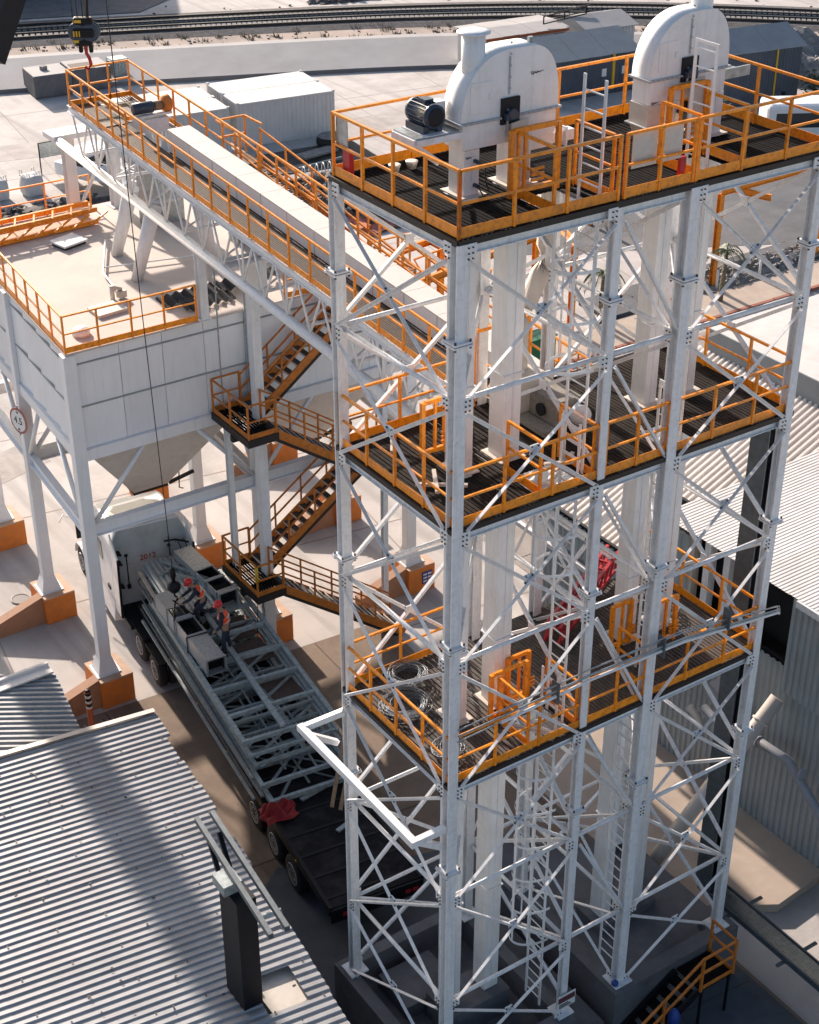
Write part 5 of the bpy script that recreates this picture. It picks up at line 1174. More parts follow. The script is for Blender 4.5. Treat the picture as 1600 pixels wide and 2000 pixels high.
hk = thing('hook_block', 'black and yellow crane hook block with red hook hanging at the upper left', 'crane hook', hb)
e1 = V(.83, -.56, 0); e2 = V(.56, .83, 0)        # width and thickness axes
def hbx(c, w_, d2, h, m, nm, bev=.02):
    b = MB(); b.box((0, 0, 0), (w_, d2, h), 0); b.v = [tuple(hb + e1 * (c[0] + q[0]) + e2 * (c[1] + q[1]) + UZ * (c[2] + q[2])) for q in b.v]; return b.build(nm, m, hk, bevel=bev)
hbx((0, 0, .30), .50, .26, .22, BLACK, 'upper_cheek', .05); hbx((0, 0, .04), .62, .30, .30, BLACK, 'cheek_plate', .08); hbx((-.02, 0, -.2), .42, .24, .2, BLACK, 'lower_cheek', .05)
for x in (-.16, .16):
    b = MB(); b.lathe(hb + e1 * x + UZ * .05 - e2 * .13, [(.2, 0), (.24, .02), (.24, .05), (.18, .07), (.18, .19), (.24, .21), (.24, .25), (.2, .26)], 26, e2); b.build('sheave', MOTOR, hk)
for x, z, w_ in ((-.12, .33, .18), (-.24, .02, .04), (-.17, .02, .04), (-.10, .02, .03), (-.2, -.17, .14)): hbx((x, -.155, z), w_, .01, .07 if w_ > .1 else .14, YEL, 'yellow_mark', 0)
for x in (-.13, .13):
    b = MB(); b.box((0, 0, 0), (.11, .1, .26)); b.v = [tuple(hb + e1 * (x + q[0]) + e2 * q[1] + UZ * (-.36 + q[2])) for q in b.v]; b.build('side_lug', BLACK, hk, bevel=.04)
MB().path([hb + UZ * -.3, hb + UZ * -.5, hb + UZ * -.62 + e1 * .06, hb + UZ * -.78 + e1 * .09, hb + UZ * -.90 + e1 * .02, hb + UZ * -.85 - e1 * .07], .045, 10).build('hook', RED, hk)
for x in (-.26, -.14, .0, .14): MB().path([hb + e1 * x + UZ * .4, hb + e1 * (x - .02) + UZ * 4.2], .013, 5).build('rope', ROPE, hk)
MB().beam(hb + e1 * .1 + UZ * .42, hb + e1 * .14 + UZ * .95, .06, .09).build('rope_guide', BLACK, hk)
bo = thing('crane_boom', 'dark crane boom tube crossing the extreme upper left corner', 'crane boom', (-9.3, -6.4, 21.8))
MB().beam((-9.24, -6.635, 21.55), (-8.6, -6.35, 22.55), .16, .2).build('boom_tube', BLACK, bo)

# ================================================================ corrugated shed roofs lower left
def corr_profile(mb, P, U, W, n, depth, up=UZ, jag=0.0):
    """ribs run along U; W is the width direction, n ribs"""
    P = Vector(P); U = Vector(U); W = Vector(W); b0 = len(mb.v); pts = []
    for i in range(n):
        for f, h in ((0, 0), (.22, 0), (.36, 1), (.74, 1), (.88, 0)): pts.append(((i + f) / n, h * depth))
    pts.append((1.0, 0)); m_ = len(pts)
    for k in range(2):
        for f, h in pts: mb.v.append(tuple(P + W * f + U * k + Vector(up) * h))
    for i in range(m_ - 1): mb.f.append((b0 + i, b0 + i + 1, b0 + m_ + i + 1, b0 + m_ + i)); mb.sm.append(False)
    return mb
RO = V(-.57, 12.6, -1.0); rr_ = R(-5.7)
ex = V(math.cos(R(-7.3)), math.sin(R(-7.3)), 0); ey = V(math.sin(R(5.7)), math.cos(R(5.7)), 0)
sh = thing('shed', 'low shed with long pale corrugated roof filling the lower left corner', 'shed', (-5, 5, G))
PT = .215; NR = 5; SW = PT * NR
for r in range(15):
    y1_ = -r * SW; over = random.uniform(-.05, .08)
    segs = [(-6.2, over), (-12.6, -6.12), (-19, -12.5)]
    holes = None
    if r == 9: segs = [(-.50, over), (-8, -1.42), (-14, -7.9), (-20, -13.9)]
    for k, (a, c) in enumerate(segs):
        if c - a < .2: continue
        b = MB(); tilt = random.uniform(-.004, .008)
        P0 = RO + ex * a + ey * (y1_ - SW) + UZ * (.0015 * r + .006 * (k % 2) + tilt); corr_profile(b, P0, ex * (c - a) + UZ * random.uniform(-.01, .01), ey * (SW + .012), NR, .034)
        b.build('roof_sheet', CORR, sh)
sc_b = MB()
for r in range(15):
    for k in range(60):
        q = RO + ex * (-.18 - k * 1.1) + ey * (-(r + .02) * SW) + UZ * .064; sc_b.box(q, (.035, .035, .02))
sc_b.build('roof_screws', BOLT, sh, kind='stuff')
# ridge flashing along the far edge, walls below
b = MB(); b.beam(RO + ex * -12 + ey * .05 + UZ * .09, RO + ex * .05 + ey * .05 + UZ * .09, .16, .02); b.beam(RO + ex * -12 + ey * .13 + UZ * .0, RO + ex * .05 + ey * .13 + UZ * .0, .02, .18); b.build('edge_flashing', mat('flashing_pale', (.50, .44, .40), .5, metal=.3), sh)
b = MB()
for p, q in ((RO + ex * -.35, RO + ex * -.35 - ey * 16), (RO + ex * -.3 - ey * .3, RO + ex * -16 - ey * .3)): b.beam(Vector((p.x, p.y, (G - 1.1) / 2 - .03)), Vector((q.x, q.y, (G - 1.1) / 2 - .03)), .12, abs(G + 1.1) - .06)
b.build('shed_wall', CORRG, sh)
b = MB(); b.box(RO + ex * -4.55 - ey * .35 + UZ * .14, (.55, .22, .12), .2); b.lathe(RO + ex * -4.4 - ey * .3 + UZ * .18, [(.08, -.05), (.1, 0), (.05, .08)], 12); b.build('roof_rag', BLACK, sh)
sm_ = MB()
for k in range(60):
    a = random.uniform(-10, -.3); c = random.uniform(-13, -.6); s_ = random.uniform(.02, .05)
    sm_.box(RO + ex * a + ey * c + UZ * .085, (s_ * 1.6, s_, .02), random.uniform(0, 3))
sm_.build('roof_debris', DARKEDGE, sh, kind='stuff')
# second roof
sh2 = thing('shed', 'smaller darker corrugated roof with white ridge cap at the left edge', 'shed', (-5, 14.5, G))
P0 = V(-1.78, 16.45, -1.55); u = V(-.86, .51, 0) ; u.normalize(); wv = V(-.14, -1, 0).normalized()
for r in range(5):
    b = MB(); s0 = r * .9
    A = P0 + wv * s0 + V(-.02 * r, 0, 0); corr_profile(b, A + wv * .9, V(-6.5, 3.6, .35), -wv * .91, 4, .05); b.build('roof_sheet', mat_corr2 if 'mat_corr2' in globals() else globals().setdefault('mat_corr2', mat('old_grey_sheet', (.30, .31, .32), .5, metal=.3, var=.25, scale=2, dirt=(.14, .13, .12), dirt_amt=.5, dirt_scale=2)), sh2)
b = MB()
pa = V(-1.85, 16.55, -1.40); pb_ = V(-6.5, 16.4, -1.35)
b.beam(pa, pb_, .42, .05); b.beam(pa + V(0, .2, .05), pb_ + V(0, .2, .05), .1, .1); b.build('ridge_cap', CORRW, sh2)
b = MB(); b.bb(-6.5, -2.3, 12.2, 12.3, G, -1.7); b.bb(-2.4, -2.3, 12.4, 16, G, -1.7); b.build('shed_wall', CORRG, sh2)
# scrap between the roofs
bn = thing('bar_bundle', 'bundle of thin steel bars on the ground beside the orange pedestal', 'steel bars', (-.6, 15.5, G))
for k in range(26): MB().tube((-1.4 + k * .055, 16.9 + random.uniform(-.1, .1), G + .12 + .05 * (k % 3)), (-1.2 + k * .055, 14.2 + random.uniform(-.3, .1), G + .12 + .05 * (k % 3)), .018, 5).build('bar', (GALVD, mat_brownb, GALV)[k % 3], bn)
pn = thing('helmet', 'red hard hat seen just behind the far edge of the corrugated roof', 'helmet', (-.55, 13.9, -2.9))
pr2 = thing('person', 'worker in a red hard hat mostly hidden behind the corrugated roof edge', 'person', (-.75, 13.2, G))
bpy.data.objects.remove(pn)
MB().lathe((-.75, 13.2, -2.0 + .0), [(.11, -.03), (.125, 0), (.12, .05), (.08, .12), (.02, .145)], 24).build('helmet', HELM, pr2)
MB().lathe((-.75, 13.2, -2.14), [(.05, -.1), (.085, -.02), (.09, .08), (.07, .13)], 20).build('head', SKIN, pr2)
skb = [(V(0, 0, .95), .13), (V(0, 0, 1.2), .13), (V(0, 0, 1.45), (.17, .12)), (V(0, 0, 2.05 - .12), .055), (V(-.2, 0, 1.5), .06), (V(-.26, .05, 1.2), .05), (V(-.24, .2, 1.0), .035), (V(.2, 0, 1.5), .06), (V(.26, .05, 1.2), .05), (V(.24, .2, 1.0), .035), (V(-.1, 0, .88), .09), (V(-.12, 0, .5), .065), (V(-.12, 0, .06), .05), (V(.1, 0, .88), .09), (V(.12, 0, .5), .065), (V(.12, 0, .06), .05)]
skinned('body', skb, [(0, 1), (1, 2), (2, 3), (2, 4), (4, 5), (5, 6), (2, 7), (7, 8), (8, 9), (0, 10), (10, 11), (11, 12), (0, 13), (13, 14), (14, 15)], VEST, pr2)
# black column through the roof with twin bars
bc = thing('black_column', 'thick black box column rising through a hole in the pale corrugated roof', 'column', (-3.2, 2.85, G))
MB().bb(-3.42, -2.98, 2.42, 3.2, G, 2.05).build('column_box', BLACK, bc, bevel=.01)
MB().bb(-3.52, -3.1, 2.75, 3.25, 2.051, 2.30).build('cap_block', GALVD, bc)
for x in (-3.28, -2.92): MB().beam((x + .2, 4.75, 2.42), (x - .14, 1.0, 2.42), .10, .13).build('top_bar', TRAYM, bc)
MB().beam((-3.1, 4.2, 2.35), (-3.25, 3.25, 1.5), .09, .12).build('strut', BLACK, bc); MB().beam((-2.85, 4.2, 2.35), (-3.0, 3.22, 1.5), .09, .12).build('strut', BLACK, bc)
MB().tube((-3.1, 2.0, 1.9), (-2.7, 1.9, 1.95), .06, 10).build('stub_pipe', GALVD, bc)
MB().box((-2.42, 2.75, -1.13), (.95, 1.3, .02), 0, 0).build('lit_board', mat_cream, bc)

# ================================================================ right hand building
rb = thing('factory_building', 'corrugated factory building with white and ribbed roofs at the right edge', 'building', (18, 5, G))
def wall_rib(x, y0, y1, z0, z1, m=CORRG, n='wall_sheet', dep=.045, sw=1.2):
    k = max(1, round((y1 - y0) / sw))
    for i in range(k):
        b = MB(); ya = y0 + (y1 - y0) * i / k; yb = y0 + (y1 - y0) * (i + 1) / k
        corr_profile(b, (x + random.uniform(0, .008), ya, z0), (0, 0, z1 - z0), (0, yb - ya + .01, 0), 6, dep, (-1, 0, 0)); b.build(n, m, rb)
wall_rib(12.40, -9, 13.0, G + .02, 1.2)
wall_rib(12.05, -9, 2.6, .78, 3.55)
wall_rib(12.45, 6.6, 8.2, .9, 3.1)
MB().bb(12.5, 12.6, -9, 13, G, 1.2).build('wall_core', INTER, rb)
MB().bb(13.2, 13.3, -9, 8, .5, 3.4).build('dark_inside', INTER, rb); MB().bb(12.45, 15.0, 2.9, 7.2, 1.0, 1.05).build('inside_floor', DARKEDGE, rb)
MB().bb(12.2, 12.38, -9, 13, G, G + .12).build('wall_foot', PEDTOP, rb)
for y in (4.3, 5.2, 5.9, 6.5): MB().bb(12.5, 12.75, y, y + .22, 1.0, 3.4).build('inner_post', (mat_cream, WHITE)[int(y) % 2], rb)
# near flat white roof: sheets running along X
for r in range(14):
    b = MB(); ya = -8.8 + r * 1.15
    corr_profile(b, (11.95 + random.uniform(-.03, .05), ya, 3.6), (12, 0, .25), (0, 1.16, 0), 10, .010); b.build('roof_sheet', CORRW, rb)
MB().bb(11.9, 12.0, -8.8, 2.4, 3.42, 3.6).build('eave_gutter', WHITE, rb)
# ribbed rising roof behind
for r in range(6):
    b = MB(); ya = 7.35 + r * 1.3
    corr_profile(b, (12.4, ya, .15), (7.6, 0, 3.45), (0, 1.31, 0), 6, .10, (-.41, 0, .91)); b.build('ribbed_sheet', CORRW, rb)
MB().bb(20.0, 29, 7.3, 14.2, 3.4, 4.35).build('white_parapet_roof', CORRW, rb)
MB().bb(19.95, 20.0, 7.3, 14.2, 3.3, 4.4).build('parapet_flashing', SHEDG, rb)
MB().bb(12.55, 20, 7.25, 7.34, G, 3.5).build('gable_wall', CORRG, rb)
b = MB(); b.beam((12.2, 7.3, .1), (12.2, 15.0, .1), .14, .14); b.build('roof_gutter', WHITE, rb)
# pipes on the wall
pp = thing('wall_pipe', 'thick cream pipe slanting down from the grey corrugated wall', 'pipe', (10.5, 2.8, -1.9))
MB().tube((12.0, 2.62, .5), (7.81, 2.95, -4.2), .19, 20).build('pipe', PIPEB, pp)
MB().lathe((11.5, 2.66, -.06), [(.2, 0), (.23, .01), (.23, .06), (.2, .07)], 20, (4.19, -.33, 4.7)).build('pipe_band', PIPEB, pp)
gp = thing('wall_duct', 'grey bent duct pipe running down along the corrugated wall to the right edge', 'pipe', (11.6, 2.5, -1.2))
MB().path([(11.6, 4.7, -.95), (11.6, 4.25, -1.07), (11.6, 3.6, -1.0), (11.6, 2.6, -.75), (11.6, 1.67, -.68), (11.6, .47, -1.55), (11.6, -1.5, -2.6)], .13, 14).build('pipe', PIPEG, gp)
MB().path([(11.6, 5.2, -1.25), (11.6, 4.9, -1.35), (11.6, 4.6, -1.7)], .1, 12).build('cream_elbow', PIPEB, gp)
MB().box((11.9, 4.3, -.5), (.5, .9, .5), .0, .35).build('hood_box', PIPEG, gp)
for y in (2.7, 1.2): MB().lathe((11.6, y, -.76 - (1.3 - y if y < 2 else 0) * .1), [(.14, 0), (.165, .01), (.165, .05), (.14, .06)], 16, (0, -1, .1)).build('duct_band', PIPEG, gp)
# slab right of the towers and rim
b = MB(); b.poly([(8.25, 3.4, G + .28), (8.4, 12.5, G + .28), (12.39, 12.5, G + .28), (12.39, .62, G + .28), (10.6, .45, G + .28), (8.3, 1.9, G + .28)], .27); struct('raised_slab', b, CONCL)
# orange stair at the base
os_ = thing('base_stair', 'short orange railed steel stair with dark treads at the right tower foot', 'stairs', (6.0, -.7, G))
for y in (-.42, -1.15):
    MB().beam((4.1, y, G + .0), (6.25, y, G + 1.28), .06, .22).build('stringer', BLACK, os_)
for k in range(7):
    t_ = (k + .5) / 7; piece('tread', (.27, .66, .04), (4.1 + 2.15 * t_, -.785, G + 1.28 * t_), GRATE, os_)
MB().bb(6.3, 7.3, -1.18, -.38, -3.04, -3.0).build('landing_plate', GRATE, os_)
b = MB(); y = -1.17
for hh in (1.0, .55): b.beam((4.1, y, G + hh), (6.3, y, G + 1.28 + hh), .05); b.beam((6.3, y, G + 1.28 + hh), (7.3, y, G + 1.28 + hh), .05); b.beam((7.3, y, G + 1.28 + hh), (7.3, -.4, G + 1.28 + hh), .05)
b.beam((6.3, y, G + 1.34), (7.3, y, G + 1.34), .02, .12); b.beam((7.3, y, G + 1.34), (7.3, -.4, G + 1.34), .02, .12)
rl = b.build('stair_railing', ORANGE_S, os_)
for x, z in ((4.15, G + .03), (5.2, G + .64), (6.3, G + 1.28), (7.3, G + 1.28)): piece('post', (.055, .055, 1.05), (x, y, z + .5), ORANGE_S, rl)
piece('post', (.055, .055, 1.05), (7.3, -.4, G + 1.78), ORANGE_S, rl)
for x, y in ((6.4, -1.12), (7.25, -1.12)): MB().beam((x, y, G), (x, y, -3.05), .05).build('prop', BLACK, os_)
ex_ = thing('blue_drum_hose', 'dark blue bag hanging on the orange stair railing at the tower foot', 'bag', (5.4, -1.3, G + 1.2))
b = MB(); b.lathe((5.4, -1.3, G + 1.1), [(.04, -.25), (.14, -.2), (.15, .05), (.09, .2), (.03, .28)], 14); b.build('bag_body', BLUE, ex_)
o = MB().lathe((4.62, -.12, BASE), [(.07, .045), (.085, .06), (.08, .12), (.03, .15)], 14).build('plastic_jug', BLUE, None)
tag(o, 'small blue plastic cap beside the right tower corner base plate', 'cap')
ns2 = thing('notice_board', 'small weathered notice board fixed low on the middle tower column', 'sign', (3.15, -.2, -2.2))
MB().bb(2.9, 3.4, -.17, -.15, -2.5, -2.1).build('board', SIGNW, ns2); MB().bb(2.92, 3.38, -.176, -.1705, -2.3, -2.14).build('red_stripe', mat('maroon_print', (.12, .03, .04), .6), ns2)
b = MB()
for k in range(3): b.bb(2.95, 3.3 - .05 * k, -.176, -.1705, -2.46 + k * .045, -2.435 + k * .045)
b.build('print_lines', MARK, ns2, kind='stuff')

# cab sits slightly left of the trailer axis
for c in tk.children:
    yv = c.location.y
    if yv > 14.55 or c.name.startswith(('tractor_frame', 'catwalk')): c.location.x -= .42
    elif yv > 11.5 and c.name.startswith(('wheel', 'mudguard')): c.location.x -= .22

# ================================================================ things lying on the platforms
def coil(x, y, z, r, n, label, seed):
    rnd = random.Random(seed)
    t = thing('cable_coil', label, 'cable coil', (x, y, z), 0, 'loose cable coils on the lowest platform'); b = MB()
    for k in range(n):
        rr = r * (.62 + .4 * rnd.random()); cx = x + rnd.uniform(-.05, .05); cy = y + rnd.uniform(-.05, .05); ph = rnd.random() * 6; h0 = z + .03 + .16 * rnd.random(); ec = rnd.uniform(.85, 1.0)
        b.path([(cx + rr * math.cos(a + ph), cy + rr * ec * math.sin(a + ph), h0 + .03 * math.sin(2 * a + ph)) for a in [i * 2 * math.pi / 22 for i in range(22)]], .008, 3, True)
    b.build('loose_loops', WIRE, t, kind='stuff'); return t
coil(1.15, 3.15, 5.28, .42, 22, 'round grey cable coil nearest the far edge of the lowest platform', 1)
coil(.55, 2.35, 5.28, .50, 30, 'largest grey cable coil beside the left railing of the lowest platform', 2)
coil(.5, .75, 5.28, .34, 16, 'untidy cable coil in the near corner of the lowest platform', 3)
coil(7.2, 2.0, 5.28, .3, 10, 'thin wire coil at the right end of the lowest platform', 4)
rl_ = thing('lattice_boom', 'red lattice boom section lying across the lowest platform', 'lattice boom', (5.2, 3.1, 5.3))
A_, Bq = V(4.35, 2.45, 5.36), V(7.45, 4.1, 5.42); dd = (Bq - A_).normalized(); sd2 = dd.cross(UZ).normalized()
for s_ in (-.16, .16):
    for h in (0, .36): MB().beam(A_ + sd2 * s_ + UZ * h, Bq + sd2 * s_ + UZ * h, .075).build('chord', RED, rl_)
for k in range(11):
    p = A_.lerp(Bq, k / 11); q = A_.lerp(Bq, (k + 1) / 11)
    for s_ in (-.16, .16): MB().beam(p + sd2 * s_, q + sd2 * s_ + UZ * .36, .045).build('lacing_bar', RED, rl_)
    MB().beam(p + sd2 * .16 + UZ * .36, p - sd2 * .16 + UZ * .36, .045).build('lacing_bar', RED, rl_)
for k, (p, q, lb) in enumerate((((.55, 2.75, 10.95), (.95, 3.35, 10.95), 'short pale timber lying near the far left corner of the middle platform'), ((.25, 1.55, 10.93), (1.0, 1.0, 10.93), 'crossed pale timber on the left side of the middle platform'), ((.35, 1.0, 10.99), (.75, 1.7, 10.99), 'pale timber lying over another one on the left of the middle platform'), ((2.6, .55, 10.93), (3.3, .9, 10.93), 'pale timber beside the ladder foot on the middle platform'), ((2.55, .8, 10.97), (3.2, .5, 10.97), 'upper pale timber crossing beside the ladder foot'))):
    t = thing('timber', lb, 'timber', p); MB().beam(p, q, .07, .05).build('plank', PIPEB, t)
fe = thing('extinguisher_box', 'red box fixed inside the top railing at its far left corner', 'box', (.1, 3.3, 16.1)); MB().bb(.03, .12, 3.2, 3.4, 16.12, 16.55).build('box_body', RED, fe); MB().bb(.121, .13, 3.24, 3.36, 16.3, 16.45).build('box_label', SIGNW, fe)
fe = thing('extinguisher_box', 'red box on the front top railing near the second ladder', 'box', (4.6, .1, 16.2)); MB().bb(4.5, 4.62, .02, .09, 16.12, 16.5).build('box_body', RED, fe)
for k, (x0, x1, lb) in enumerate(((3.42, 3.95, 'left blank board wired to the front top railing between the towers'), (4.1, 4.5, 'right blank board wired to the front top railing between the towers'))):
    t = thing('blank_board', lb, 'board', (x0, .05, 16.5)); MB().bb(x0, x1, .02, .035, 16.5, 17.1).build('board_sheet', mat_cream, t)
bk = thing('bucket_pair', 'two small pale pots standing near the far edge of the top platform', 'pots', (1.0, 3.2, 16.06))
for x in (.9, 1.25): MB().lathe((x, 3.15, 16.06), [(.07, 0), (.1, .1), (.11, .13), (.07, .131)], 16).build('pot', mat_cream, bk)
ww = thing('valve_handwheel', 'white vent fan housing beside the drive box on the middle platform', 'fan', (3.9, 1.7, 11.2)); MB().lathe((4.0, 1.55, 11.25), [(.08, 0), (.2, .02), (.2, .1), (.08, .12)], 20, (-.7, -.7, .1)).build('fan_ring', CLEANW, ww)

# ================================================================ yard behind
def container(x0, y0, L_, W_, H_, rz_, label, name='container', group='white containers in the yard'):
    t = thing(name, label, 'container', (x0, y0, G), rz_, group)
    def lb(mb, nm, m): return mb.build(nm, m, t, local=True)
    for (P, W, U) in (((.06, .03, .08), (L_ - .12, 0, 0), (0, -1, 0)),):
        b = MB(); n = int(L_ / .28); corr_profile(b, P, (0, 0, H_ - .2), W, n, .03, (0, -1, 0)); lb(b, 'front_side', CONTW)
    b = MB(); n = int(W_ / .28); corr_profile(b, (.03, W_ - .06, .08), (0, 0, H_ - .2), (0, -(W_ - .12), 0), n, .03, (-1, 0, 0)); lb(b, 'end_side', CONTW)
    lb(MB().bb(.07, L_ - .07, .07, W_ - .07, .02, H_ - .05), 'core', CONTW)
    lb(MB().bb(.0, L_, 0, W_, H_ - .11, H_), 'roof', CONTW)
    for x in (.0, L_ - .12):
        for y in (.0, W_ - .12): lb(MB().bb(x, x + .12, y, y + .12, 0, H_ - .111), 'corner_post', CONTW); lb(MB().bb(x, x + .16, y, y + .16, H_ + .001, H_ + .06), 'corner_casting', CONTW)
    lb(MB().bb(.121, L_ - .121, .0, .06, .0, .14), 'bottom_rail', CONTW)
    return t
container(22.35, 63.3, 6.2, 2.5, 2.6, R(-6.5), 'white container behind the orange conveyor railing, left of the other container')
container(22.65, 65.85, 6.2, 2.45, 2.6, R(-6.5), 'white container directly behind the left container of the yard')
container(29.2, 62.95, 6.3, 2.45, 2.6, R(-6.5), 'white container front right of the pair, left of the tower top')
container(29.5, 65.45, 6.3, 2.45, 2.6, R(-6.5), 'white container standing behind the right container of the yard')
# concrete block
for x0, x1, nm in ((23.1, 25.6, 'left half of the weathered concrete block behind the conveyor end'), (25.75, 28.4, 'right half of the weathered concrete block behind the conveyor end')):
    t = thing('concrete_block', nm, 'concrete block', (x0, 79.2, G), R(-6), 'weathered concrete blocks')
    MB().bb(0, x1 - x0, 0, 2.6, .05, 1.45).build('block_body', CONCG, t, local=True, bevel=.04); MB().bb(.03, x1 - x0 - .03, .03, 2.57, 1.452, 1.47).build('block_top', CANAL, t, local=True)
    if x0 > 25: MB().bb(.2, 1.6, -.05, 1.6, 1.475, 1.50).build('rusty_plate', mat_brownb, t, local=True)
    else: MB().box((1.1, 1.4, 1.6), (.4, .3, .22), .4).build('loose_lump', GRAVEL, t, local=True)
gb = thing('wire_cage', 'small grey wire cage beside the concrete block behind the conveyor end', 'cage', (29.3, 80.2, G))
for k in range(6):
    for j in range(2): MB().bb(29 + k * .22, 29.03 + k * .22, 80 + j * 1.0, 80.03 + j * 1.0, G, G + 1.5).build('cage_bar', GALV, gb)
MB().bb(29, 30.13, 80.0, 81.03, G + 1.45, G + 1.5).build('cage_top', GALV, gb); MB().bb(29.05, 30.1, 80.05, 81.0, G + .05, G + 1.3).build('cage_fill', GALVD, gb)
# bulk bags
for k, (x, y) in enumerate(((14.0, 62.4), (15.9, 62.1))):
    t = thing('bulk_bag', ('white bulk bag cut by the left edge of the picture', 'white bulk bag with open top right of the other bag')[k], 'bulk bag', (x, y, G), .1, 'white bulk bags')
    b = MB(); n = 20; pr_ = [(.50, 0), (.56, .15), (.58, .5), (.54, .85), (.50, 1.05), (.42, 1.1), (.2, 1.04)]
    for r_, h in pr_:
        for i in range(n):
            a = 2 * math.pi * i / n; c_, s_ = math.cos(a), math.sin(a); q = r_ / max(abs(c_), abs(s_)) ** .75 * (1 + .03 * math.sin(5 * a + h * 4)); b.v.append((q * c_, q * s_, h + .03 * math.sin(3 * a)))
    for j in range(len(pr_) - 1):
        for i in range(n): b.f.append((j * n + i, j * n + (i + 1) % n, (j + 1) * n + (i + 1) % n, (j + 1) * n + i)); b.sm.append(True)
    b.f.append(tuple(range((len(pr_) - 1) * n, len(pr_) * n))); b.sm.append(False); b.build('bag_body', BAG, t, local=True)
    for sx_ in (-1, 1):
        for sy_ in (-1, 1): MB().path([(sx_ * .45, sy_ * .45, 1.0), (sx_ * .42, sy_ * .42, 1.35), (sx_ * .3, sy_ * .42, 1.3), (sx_ * .3, sy_ * .45, 1.0)], .025, 5).build('lifting_loop', BAG, t, local=True)
def rubble(name, label, cat, cx, cy, rx, ry, h, n, m, seed, smin=.12, smax=.45):
    rnd = random.Random(seed); b = MB(); N_ = 26
    b.sheet((cx - rx, cy - ry, G), (2 * rx, 0, 0), (0, 2 * ry, 0), N_, N_, lambda u, v: (rnd.uniform(-.1, .1), rnd.uniform(-.1, .1), max(-.1, h * (1 - ((u - .5) * 2) ** 2 - ((v - .5) * 2) ** 2) * (.75 + .35 * math.sin(9 * u + 4) * math.sin(11 * v)) + rnd.uniform(-.08, .1))))
    for k in range(n):
        a = rnd.uniform(0, 6.28); q = math.sqrt(rnd.random()); x = cx + rx * q * math.cos(a); y = cy + ry * q * math.sin(a); z = G + max(0, h * (1 - q * q)) * .9; s_ = rnd.uniform(smin, smax)
        b.box((x, y, z + s_ * .1), (s_, s_ * rnd.uniform(.5, 1), s_ * rnd.uniform(.3, .8)), rnd.uniform(0, 3), rnd.uniform(-.5, .5), rnd.uniform(-.5, .5))
    return b.build(name, m, kind='stuff', label=label, cat=cat)
rubble('rubble_heap', 'dark heap of rubble and soil beyond the conveyor beside the top platform', 'rubble heap', 30.0, 51.0, 3.6, 4.6, 1.5, 420, RUBBLE, 3)
rubble('rubble_heap', 'dark strip of scrap and soil beyond the bin roof at the left edge', 'rubble heap', 14.5, 56.6, 6.0, 4.0, .25, 260, RUBBLE, 4, .1, .5)
rubble('gravel_heap', 'grey gravel heap by the shed at the upper right edge', 'gravel heap', 70.5, 56, 5.0, 4.5, 2.9, 60, GRAVEL, 5, .05, .2)
b = MB()
for k in range(300):
    pass
b = MB(); b.poly([(22, 61.8, G + .02), (35.5, 60.5, G + .02), (34.5, 49, G + .02), (24.5, 50, G + .02), (19, 57, G + .02)], .01); struct('dark_soil_patch', b, mat('dark_soil', (.10, .085, .075), .95, var=.5, scale=1.2, bump=.8, bscale=5))
rnd = random.Random(11)
for k, (x, y, L_, W_, a, m_, lb) in enumerate(((28.6, 57.6, 4.2, 1.1, -.15, GRAVEL, 'wide grey slab board in the scrap behind the conveyor'), (29.5, 56.0, 4.6, .7, -.1, CANAL, 'pale long sheet in the scrap behind the conveyor'), (31.5, 57.4, 3.2, .12, .15, GALV, 'thin pale pipe lying right of the scrap sheets'),
                                     (28.0, 54.4, 3.8, .5, -.12, CANAL, 'short pale sheet nearest the conveyor in the scrap'), (30.8, 54.7, 3.0, .3, -.2, GALVD, 'grey plank nearest the rubble heap'), (32.2, 58.9, 2.6, .9, .2, GRAVEL, 'grey slab beside the big tyre'), (26.8, 55.6, 2.4, .6, .1, GALVD, 'grey offcut at the left of the scrap'))):
    t = thing('scrap_sheet', lb, 'scrap', (x, y, G), a, 'scrap sheets and planks behind the conveyor'); MB().box((0, 0, .12 + .03 * k), (L_, W_, .12), 0, .02, .02).build('sheet', m_, t, local=True)
tt = thing('giant_tyre', 'big black tyre lying flat in front of the right container', 'tyre', (34.0, 60.2, G)); MB().lathe((34.0, 60.2, G), [(.45, 0), (.85, .02), (.95, .2), (.95, .45), (.85, .6), (.5, .62), (.46, .55)], 30).build('tyre_body', RUBBER, tt)
MB().lathe((34.0, 60.2, G + .58), [(.2, 0), (.5, .01), (.85, .055), (.86, .05)], 30).build('dust_cover', GRAVEL, tt)
wr = thing('wire_rings', 'row of white wire rings standing in the scrap left of the top platform', 'wire rings', (30, 55, G))
for k in range(5): MB().path([(29.0 + .45 * k, 55.2 + .1 * k + .45 * math.cos(a) * .4, G + .55 + .5 * math.sin(a)) if False else (29.0 + .42 * k + .18 * math.cos(a), 55.0 + .5 * math.cos(a), G + .55 + .5 * math.sin(a)) for a in [i * math.pi / 9 for i in range(18)]], .03, 5, True).build('ring', SIGNW, wr)
